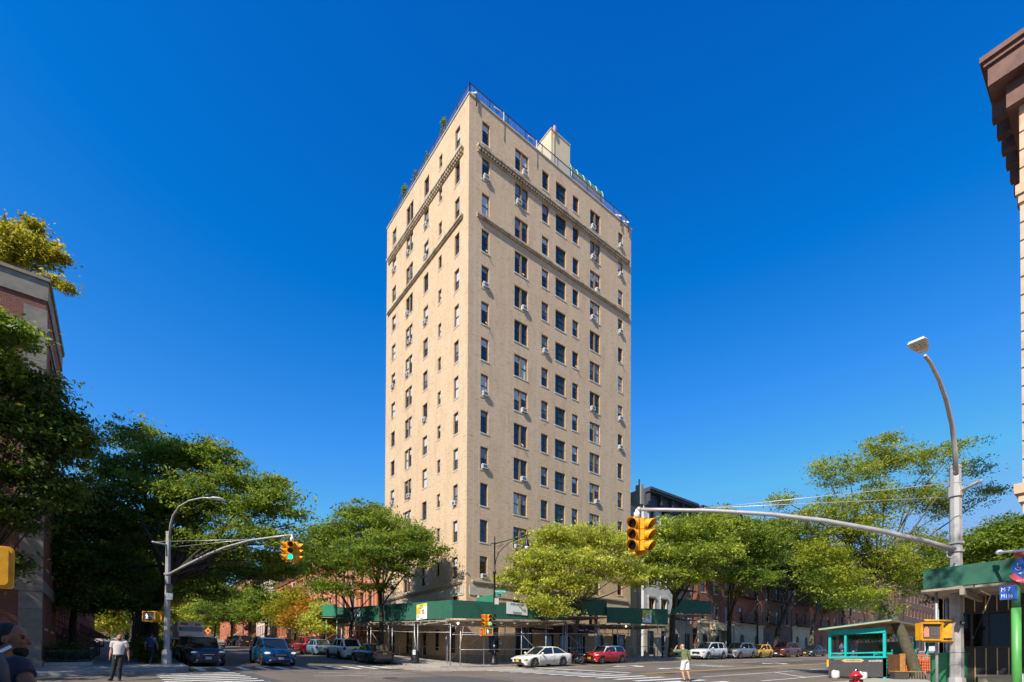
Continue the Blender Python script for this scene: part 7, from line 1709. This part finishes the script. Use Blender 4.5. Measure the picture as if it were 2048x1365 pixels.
for k in range(7): mb.bar((-1.35, 0, .2+.15*k), (1.35, 0, .18+.15*k), .04)
mb.build('net', mat('orange_plastic', (.75, .13, .03), .6), t12)
p = at(1878, 1345, 21.5); t13 = thing('steel_post', 'thin steel post standing behind the walk signal', 'post', (p.x, p.y, gz(p.x, p.y)+SWH)); mb = MB(); mb.tube([(0, 0, 0), (0, 0, 3.2)], .045, 8); mb.lathe([(.2, 0), (.18, .05)], (0, 0, 0), 'z', 10); mb.build('shaft', M_galv, t13)
# teal frame piece of a second booth behind
t14 = thing('dining_booth', 'second green-framed booth partly hidden behind the leaning tree', 'dining booth', (41, KN-.1, gz(41, KN)))
mb = MB()
for k in range(4): mb.box(k*1.4, k*1.4+.1, 0, .1, 0, 2.5); mb.box(k*1.4, k*1.4+.1, 2.2, 2.3, 0, 2.5)
mb.box(0, 4.3, 0, .1, 2.5, 2.6); mb.box(0, 4.3, 2.2, 2.3, 2.5, 2.6); mb.box(0, .1, .1, 2.2, 1.0, 1.08); mb.box(0, 4.3, 0, .1, 1.0, 1.1); mb.build('frame', M_tealp, t14)
mb = MB(); mb.box(0, .06, .1, 2.2, .1, .99); mb.box(0, 4.3, .02, .08, .1, .99); mb.build('lower_wall', M_woodp, t14)
# corner planted bed with kerb and low fence
t15 = thing('bed_fence', 'low black iron fence with stone kerb around the corner planting bed', 'fence', (BL, 36, 0))
e1_ = (-1.35, 34.6); e2_ = (-9.5, 34.6); e3_ = (-1.35, 46)
mb = MB()
for a, b_ in ((e1_, e2_), (e1_, e3_)):
    A = Vector(a); Bv = Vector(b_); n = int((Bv-A).length/.11)
    for k in range(n+1): q = A+(Bv-A)*k/n; z = gz(q.x, q.y)+SWH+.18; mb.bar((q.x-BL, q.y-36, z), (q.x-BL, q.y-36, z+.62), .02)
    for h_ in (.25, .78): mb.bar((A.x-BL, A.y-36, gz(*A)+SWH+h_), (Bv.x-BL, Bv.y-36, gz(*Bv)+SWH+h_), .035)
mb.build('railing', M_dk, t15)
mb = MB()
for a, b_ in ((e1_, e2_), (e1_, e3_)):
    A = Vector(a); Bv = Vector(b_); mb.bar((A.x-BL, A.y-36, gz(*A)+SWH+.07), (Bv.x-BL, Bv.y-36, gz(*Bv)+SWH+.07), .18, .2)
mb.build('stone_edging', M_stone, t15)
# ---------------------------------------------------------------- people
def skinmat(name, c): return mat(name, c, .5, var=.08, vs=12, spec=.4)
def remesh(o, v, sm=4):
    m_ = o.modifiers.new('merge', 'REMESH'); m_.mode = 'VOXEL'; m_.voxel_size = v; m_.use_smooth_shade = True
    s_ = o.modifiers.new('soften', 'SMOOTH'); s_.factor = .5; s_.iterations = sm
def limb(mb, pts, rs, n=12):
    mb.tube(pts, rs, n); 
    for p, r_ in zip(pts, rs): mb.ell(p, r_*1.0, 12, 8)
def hand(mb, w, d, side, s_=1.0, curl=.5, up=None):
    """palm at wrist w pointing along d; five separate fingers of unequal length, slightly curled"""
    d = Vector(d).normalized(); ref = Vector(up) if up else Vector((0, side, 0)); nrm = (ref-d*ref.dot(d)); nrm.normalize(); acr = d.cross(nrm)
    palm = w + d*.05*s_; q = Matrix((acr, nrm, d)).transposed()
    mb.ell(palm, (.042*s_, .018*s_, .055*s_), 12, 8, rot=q)
    for i, (o_, L_) in enumerate(((-.030, .068), (-.010, .078), (.010, .072), (.029, .056))):
        b_ = w+d*.088*s_+acr*o_*s_; p1 = b_+d*L_*.5*s_-nrm*curl*.012*s_; p2 = p1+d*L_*.5*s_*(1-.4*curl)-nrm*curl*.04*s_
        mb.tube([b_-d*.03*s_, b_, p1, p2], [.011*s_, .0105*s_, .0095*s_, .0075*s_], 8); mb.ell(p2, .0078*s_, 8, 6)
    b_ = w+d*.03*s_-acr*.036*s_; p1 = b_-acr*.028*s_+d*.028*s_-nrm*.01*s_; p2 = p1+d*.035*s_-nrm*.012*s_+acr*.004
    mb.tube([b_+acr*.02*s_, b_, p1, p2], [.014*s_, .0135*s_, .012*s_, .009*s_], 8); mb.ell(p2, .0092*s_, 8, 6)
def person(label, loc, face, J, H=1.76, skin=(.45, .24, .15), hair=(.03, .02, .015), shirt=(.5, .5, .5), trous=(.02, .02, .03), shoe=(.03, .03, .03), shorts=False, sleeve=.55, bulk=1.0, head_turn=0., head_pitch=0., bald=False, beard=None, vox=.012, group=None, far=False, extras=None, shirt_hem=.02):
    """figure faces local +x; +y is its left. J overrides joints (metres, for H=1.76)"""
    k = H/1.76
    j = dict(pel=(0, 0, .96), chest=(.01, 0, 1.32), neck=(.0, 0, 1.49), head=(.035, 0, 1.635), shL=(0, .185, 1.43), shR=(0, -.185, 1.43), elL=(-.02, .25, 1.14), elR=(-.02, -.25, 1.14), wrL=(.05, .27, .88), wrR=(.05, -.27, .88),
             hiL=(0, .09, .92), hiR=(0, -.09, .92), knL=(.02, .10, .50), knR=(.02, -.10, .50), anL=(0, .10, .085), anR=(0, -.10, .085), toL=(.16, .115, .04), toR=(.16, -.115, .04))
    j.update(J); j = {a: Vector(b)*k for a, b in j.items()}
    t_ = thing('person', label, 'person', loc, face, group); b = bulk
    sk = skinmat('skin_%02d%02d' % (int(skin[0]*100), int(skin[1]*100)), skin)
    Hq = Matrix.Rotation(head_turn, 3, 'Z') @ Matrix.Rotation(-head_pitch, 3, 'Y'); h = j['head']
    def hp(x, y, z): return h + Hq @ Vector((x*k, y*k, z*k))
    mb = MB()
    # head: skull, face, jaw, nose, lips, brow, ears; neck
    mb.ell(hp(-.012, 0, .025), (.098*k, .076*k, .095*k), 20, 14, rot=Hq); mb.ell(hp(.028, 0, -.025), (.068*k, .060*k, .085*k), 18, 12, rot=Hq); mb.ell(hp(.048, 0, -.088), (.042*k, .040*k, .030*k), 12, 8, rot=Hq)
    mb.tube([hp(.085, 0, .022), hp(.112, 0, -.022)], [.010*k, .017*k], 8); mb.ell(hp(.108, 0, -.026), (.016*k, .018*k, .012*k), 8, 6, rot=Hq)
    mb.ell(hp(.092, 0, -.056), (.012*k, .024*k, .007*k), 10, 6, rot=Hq); mb.ell(hp(.088, 0, -.066), (.012*k, .021*k, .007*k), 10, 6, rot=Hq)
    for s2 in (-1, 1):
        mb.ell(hp(.078, s2*.032, .034), (.018*k, .024*k, .008*k), 8, 6, rot=Hq); mb.ell(hp(-.005, s2*.078, -.008), (.022*k, .012*k, .034*k), 10, 8, rot=Hq); mb.ell(hp(.070, s2*.034, -.018), (.022*k, .020*k, .018*k), 8, 6, rot=Hq)
    mb.tube([j['neck']-Vector((0, 0, .06)), j['neck']+Vector((0, 0, .02)), hp(-.02, 0, -.06)], [.066*k*b, .058*k*b, .056*k*b], 14)
    # torso and limbs
    mb.tube([j['pel'], j['pel'].lerp(j['chest'], .5), j['chest'], j['neck']-Vector((0, 0, .05*k))], [.125*k*b, .120*k*b, .125*k*b, .07*k], 16)
    for S_, s2 in (('L', 1), ('R', -1)):
        limb(mb, [j['neck']+Vector((0, s2*.05, -.06))*k, j['sh'+S_]], [.055*k, .056*k*b]); limb(mb, [j['sh'+S_], j['sh'+S_].lerp(j['el'+S_], .4), j['el'+S_]], [.056*k*b, .050*k*b, .040*k]); limb(mb, [j['el'+S_], j['el'+S_].lerp(j['wr'+S_], .3), j['wr'+S_]], [.040*k, .042*k*b, .026*k])
        hand(mb, j['wr'+S_], j['wr'+S_]-j['el'+S_], s2, k)
        limb(mb, [j['hi'+S_], j['hi'+S_].lerp(j['kn'+S_], .5), j['kn'+S_]], [.090*k*b, .076*k*b, .056*k]); limb(mb, [j['kn'+S_], j['kn'+S_].lerp(j['an'+S_], .35), j['an'+S_]], [.054*k, .056*k, .036*k]); limb(mb, [j['an'+S_]-Vector((.04, 0, .03)), j['to'+S_]], [.036*k, .030*k])
    body = mb.build('body', sk, t_); remesh(body, vox*.8)
    # shirt
    mb = MB(); pel, ch, nk = j['pel'], j['chest'], j['neck']
    rows_ = [(pel+Vector((0, 0, shirt_hem)), .155*b, .125*b), (pel.lerp(ch, .35), .150*b, .122*b), (pel.lerp(ch, .7), .165*b, .125*b), (ch+Vector((0, 0, .02)), .178*b, .122*b), (ch.lerp(nk, .6), .165*b, .105*b), (nk-Vector((0, 0, .02)), .085, .075), (nk+Vector((-.01, 0, .015)), .070, .065)]
    vs_ = []; n = 20
    for c, wy, wx in rows_:
        for i in range(n): a = 2*math.pi*i/n; vs_.append(c+Vector((wx*math.cos(a), wy*math.sin(a), 0))*k)
    m2 = len(rows_); mb.add(vs_, [(r_*n+i, r_*n+(i+1) % n, (r_+1)*n+(i+1) % n, (r_+1)*n+i) for r_ in range(m2-1) for i in range(n)]+[tuple(range(n-1, -1, -1)), tuple((m2-1)*n+i for i in range(n))], True)
    for S_, s2 in (('L', 1), ('R', -1)):
        a, c = j['sh'+S_], j['el'+S_]; e_ = a.lerp(c, sleeve/.55*.62) if sleeve <= .6 else c
        limb(mb, [ch.lerp(nk, .55)+Vector((0, s2*.08, 0))*k, a], [.09*k*b, .078*k*b])
        mb.tube([a, a.lerp(e_, .6), e_], [.078*k*b, .074*k*b, .070*k*b], 14)
        if sleeve > .6: limb(mb, [c, c.lerp(j['wr'+S_], .35)], [.06*k*b, .055*k*b])
    so_ = mb.build('shirt', mat('cloth_%02d_%02d_%02d' % tuple(int(q*100) for q in shirt), shirt, .85, var=.12, vs=7, bump=.5, bs=9), t_); remesh(so_, vox, 3)
    # trousers or shorts
    mb = MB(); mb.ell(pel+Vector((0, 0, -.01)), (.128*k*b, .158*k*b, .10*k), 16, 10)
    mb.tube([pel+Vector((0, 0, .03)), pel+Vector((0, 0, .065))], [.120*k*b, .122*k*b], 16)
    for S_ in 'LR':
        a, c, d = j['hi'+S_], j['kn'+S_], j['an'+S_]
        if shorts: e_ = a.lerp(c, .96); mb.tube([a, a.lerp(e_, .5), e_], [.108*k*b, .104*k*b, .098*k*b], 14)
        else: limb(mb, [a, a.lerp(c, .5), c], [.104*k*b, .092*k*b, .074*k]); mb.tube([c, c.lerp(d, .5), d+Vector((0, 0, -.02))], [.074*k, .068*k, .062*k], 12)
    to_ = mb.build('shorts' if shorts else 'trousers', mat('cloth_%02d_%02d_%02d' % tuple(int(q*100) for q in trous), trous, .85, var=.12, vs=7, bump=.5, bs=9), t_); remesh(to_, vox, 3)
    for S_ in 'LR':
        mb = MB(); limb(mb, [j['an'+S_]+Vector((-.05, 0, -.045)), j['an'+S_]+Vector((.03, 0, -.035)), j['to'+S_]], [.043*k, .050*k, .038*k]); sh_ = mb.build('shoe', mat('shoe_%02d' % int(shoe[0]*100), shoe, .6), t_); remesh(sh_, vox, 2)
    # hair, eyes, beard
    if not bald:
        mb = MB(); mb.ell(hp(-.028, 0, .036), (.097*k, .081*k, .092*k), 18, 12, rot=Hq); mb.ell(hp(-.05, 0, -.005), (.068*k, .074*k, .075*k), 14, 10, rot=Hq); ho = mb.build('hair', mat('hair_%02d' % int(hair[0]*100), hair, .8, bump=.6, bs=60), t_); remesh(ho, vox, 1)
    mb = MB()
    for s2 in (-1, 1): mb.ell(hp(.084, s2*.031, .012), (.010*k, .013*k, .007*k), 8, 6, rot=Hq)
    mb.build('eyes', mat('eye_dark', (.03, .02, .02), .3), t_)
    mb = MB()
    for s2 in (-1, 1): mb.tube([hp(.086, s2*.016, .036), hp(.080, s2*.046, .034)], [.0035*k, .0025*k], 6)
    mb.build('eyebrows', mat('brow_dark', (.02, .015, .012), .8), t_)
    if beard:
        mb = MB(); mb.ell(hp(.045, 0, -.082), (.056*k, .056*k, .042*k), 14, 10, rot=Hq); mb.ell(hp(.06, 0, -.10), (.042*k, .036*k, .034*k), 12, 8, rot=Hq)
        for s2 in (-1, 1): mb.tube([hp(.03, s2*.055, -.06), hp(.0, s2*.072, -.01)], [.018*k, .010*k], 8)
        bo = mb.build('beard', mat('beard_dark', beard, .9), t_); remesh(bo, vox*.8, 1)
    if extras: extras(t_, j, k, hp)
    return t_
def yaw_of(v): return math.atan2(v.y, v.x)
RvH = Vector((math.cos(YAW), -math.sin(YAW), 0)); FvH = Vector((math.sin(YAW), math.cos(YAW), 0))
# 1. near man at the left edge, seen from behind, looking to the right
def ex1(t_, j, k, hp):
    M_bag = mat('backpack_grey', (.10, .09, .09), .8, var=.2, vs=8, bump=.4, bs=20); M_strap = mat('pale_strap', (.45, .42, .42), .7)
    mb = MB(); mb.ell(Vector((-.24, .05, 1.18)), (.11, .16, .25), 16, 12); mb.box(-.30, -.16, -.09, .19, .95, 1.36); o = mb.build('backpack', M_bag, t_); remesh(o, .014, 4)
    mb = MB()
    for s2 in (-1, 1): mb.tube([(-.17, s2*.10+.02, 1.40), (-.08, s2*.11+.02, 1.475), (.04, s2*.11+.01, 1.46), (.12, s2*.12, 1.33), (.05, s2*.16, 1.15)], .02, 6)
    mb.build('shoulder_straps', M_blk, t_)
    rz_ = Matrix.Rotation(-t_.rotation_euler.z, 3, 'Z'); L_ = lambda px, py, d: rz_ @ (at(px, py, d)-t_.location)
    mb = MB(); mb.bar(L_(-6, 1306, 3.50), L_(21, 1293, 3.56), .028, .02); mb.bar(L_(4, 1329, 3.5), L_(10, 1333, 3.5), .016, .012); mb.build('strap_edge', M_signw, t_)
    mb = MB(); mb.tube([L_(-14, 1318, 3.5), L_(2, 1304, 3.53), L_(24, 1291, 3.58)], .030, 6); mb.tube([L_(-4, 1310, 3.48), L_(6, 1330, 3.46), L_(12, 1370, 3.46)], .03, 6); mb.build('pack_strap', M_bag, t_)
p = at(8, 1420, 3.75)
person('man in a dark navy T-shirt with a backpack cut off by the left edge', (p.x, p.y, gz(p.x, p.y)+.10), yaw_of(RvH*.42+FvH*.9), dict(elR=(.02, -.37, 1.27), wrR=(.10, -.40, 1.03)), H=1.78, skin=(.20, .085, .04), hair=(.012, .01, .01), shirt=(.020, .022, .035), trous=(.03, .03, .04), beard=(.012, .009, .008), head_turn=-.75, vox=.009, bulk=1.08, sleeve=.40, extras=ex1)
# 2. man in a pale shirt
def ex2(t_, j, k, hp):
    mb = MB(); mb.tube([(.085, .145, 1.45), (.105, .12, 1.40), (.085, .095, 1.45)], .016, 6); mb.build('undershirt', M_signw, t_)
    mb = MB(); mb.tube([(.15, .05, .97), (.16, .05, .90)], .014, 6); mb.ell((.16, .05, .87), (.012, .03, .025), 8, 6); mb.build('key_ring', M_chr, t_)
    mb = MB(); mb.lathe([(.135, -.018), (.135, .018)], (.02, .10, 1.0), 'z', 20); mb.build('belt', M_blk, t_)
p = at(230, 1355, 19.3)
person('man in a pale short-sleeved shirt and black trousers standing on the crosswalk', (p.x, p.y, gz(p.x, p.y)), yaw_of(-FvH*.9+RvH*.35), dict(pel=(.02, .10, .97), chest=(.0, .12, 1.33), neck=(-.01, .12, 1.50), head=(.0, .12, 1.645), shL=(-.02, .31, 1.45), shR=(.0, -.08, 1.44), elL=(-.04, .38, 1.17), wrL=(.0, .42, .92), elR=(-.02, -.14, 1.16), wrR=(.06, -.15, .91), hiL=(0, .19, .93), hiR=(.02, .02, .93), knL=(.04, .16, .5), knR=(.04, -.02, .5), anL=(-.02, .13, .085), anR=(.02, -.11, .085), toL=(.13, .17, .04), toR=(.17, -.15, .04)),
       H=1.78, skin=(.42, .20, .12), hair=(.02, .015, .012), shirt=(.50, .45, .43), trous=(.014, .014, .018), beard=(.015, .012, .012), head_turn=.35, head_pitch=.25, bulk=1.12, sleeve=.55, extras=ex2, vox=.012)
# 3. man in blue walking away
p = at(302, 1333, 28.6)
person('man in a dark blue T-shirt walking away on the left pavement', (p.x, p.y, gz(p.x, p.y)+SWH), yaw_of(FvH-RvH*.12), dict(anL=(.18, .09, .085), toL=(.33, .1, .05), knL=(.16, .10, .5), anR=(-.20, -.09, .12), toR=(-.06, -.1, .04), knR=(-.02, -.1, .52), elL=(-.06, .30, 1.16), wrL=(.04, .33, .92), elR=(.02, -.29, 1.16), wrR=(.12, -.28, .93)), H=1.74, skin=(.40, .22, .15), hair=(.05, .03, .02), shirt=(.018, .05, .13), trous=(.012, .014, .03), bulk=1.18, vox=.014)
p = at(273, 1299, 47)
person('distant person in a red top walking up the left pavement', (p.x, p.y, gz(p.x, p.y)+SWH), yaw_of(-FvH), dict(anL=(.15, .09, .085), toL=(.3, .1, .05)), H=1.68, skin=(.15, .08, .05), hair=(.01, .01, .01), shirt=(.35, .02, .03), trous=(.05, .07, .12), vox=.02)
p = at(253, 1290, 66)
person('small dark figure farthest up the left pavement', (p.x, p.y, gz(p.x, p.y)+SWH), yaw_of(-FvH), {}, H=1.7, skin=(.3, .2, .14), shirt=(.04, .06, .12), trous=(.2, .22, .26), vox=.024)
# 5. man in green shirt shading his eyes, back to the viewer
p = at(1371, 1382, 22.4)
person('man in a green shirt and white shorts shading his eyes in the road', (p.x, p.y, gz(p.x, p.y)), yaw_of(FvH*.85-RvH*.45), dict(pel=(.0, 0, .94), chest=(.07, .01, 1.28), neck=(.11, .02, 1.44), head=(.17, .03, 1.575), shL=(.10, .19, 1.37), shR=(.06, -.18, 1.36), elL=(.22, .46, 1.36), wrL=(.30, .26, 1.56), elR=(.0, -.27, 1.09), wrR=(.07, -.32, .84), knL=(.10, .09, .49), anL=(-.02, .09, .085), toL=(.14, .1, .04), knR=(-.02, -.1, .5), anR=(-.14, -.1, .12), toR=(.0, -.11, .04)),
       H=1.74, skin=(.52, .25, .14), hair=(.35, .3, .28), shirt=(.13, .16, .07), trous=(.72, .66, .66), shorts=True, bald=True, head_turn=.25, bulk=1.08, sleeve=.7, vox=.011)
for i, (px_, sh_, lb) in enumerate(((1525, (.05, .16, .30), 'person in blue sitting height behind the yellow wagon'), (1535, (.45, .35, .42), 'person in pale pink beside the blue one behind the yellow wagon'), (1683, (.08, .12, .35), 'person in blue seen through the teal booth'))):
    q = at(px_, 1300, y=31.2) if i < 2 else at(px_, 1300, y=30.6)
    lb = lb.replace('sitting height ', '')
    person(lb, (q.x, q.y, gz(q.x, q.y)+SWH), yaw_of(-FvH+RvH*(.5-i*.4)), {}, H=1.65, skin=(.4, .24, .16), hair=(.06, .05, .04), shirt=sh_, trous=(.04, .05, .08), vox=.022, group=None)
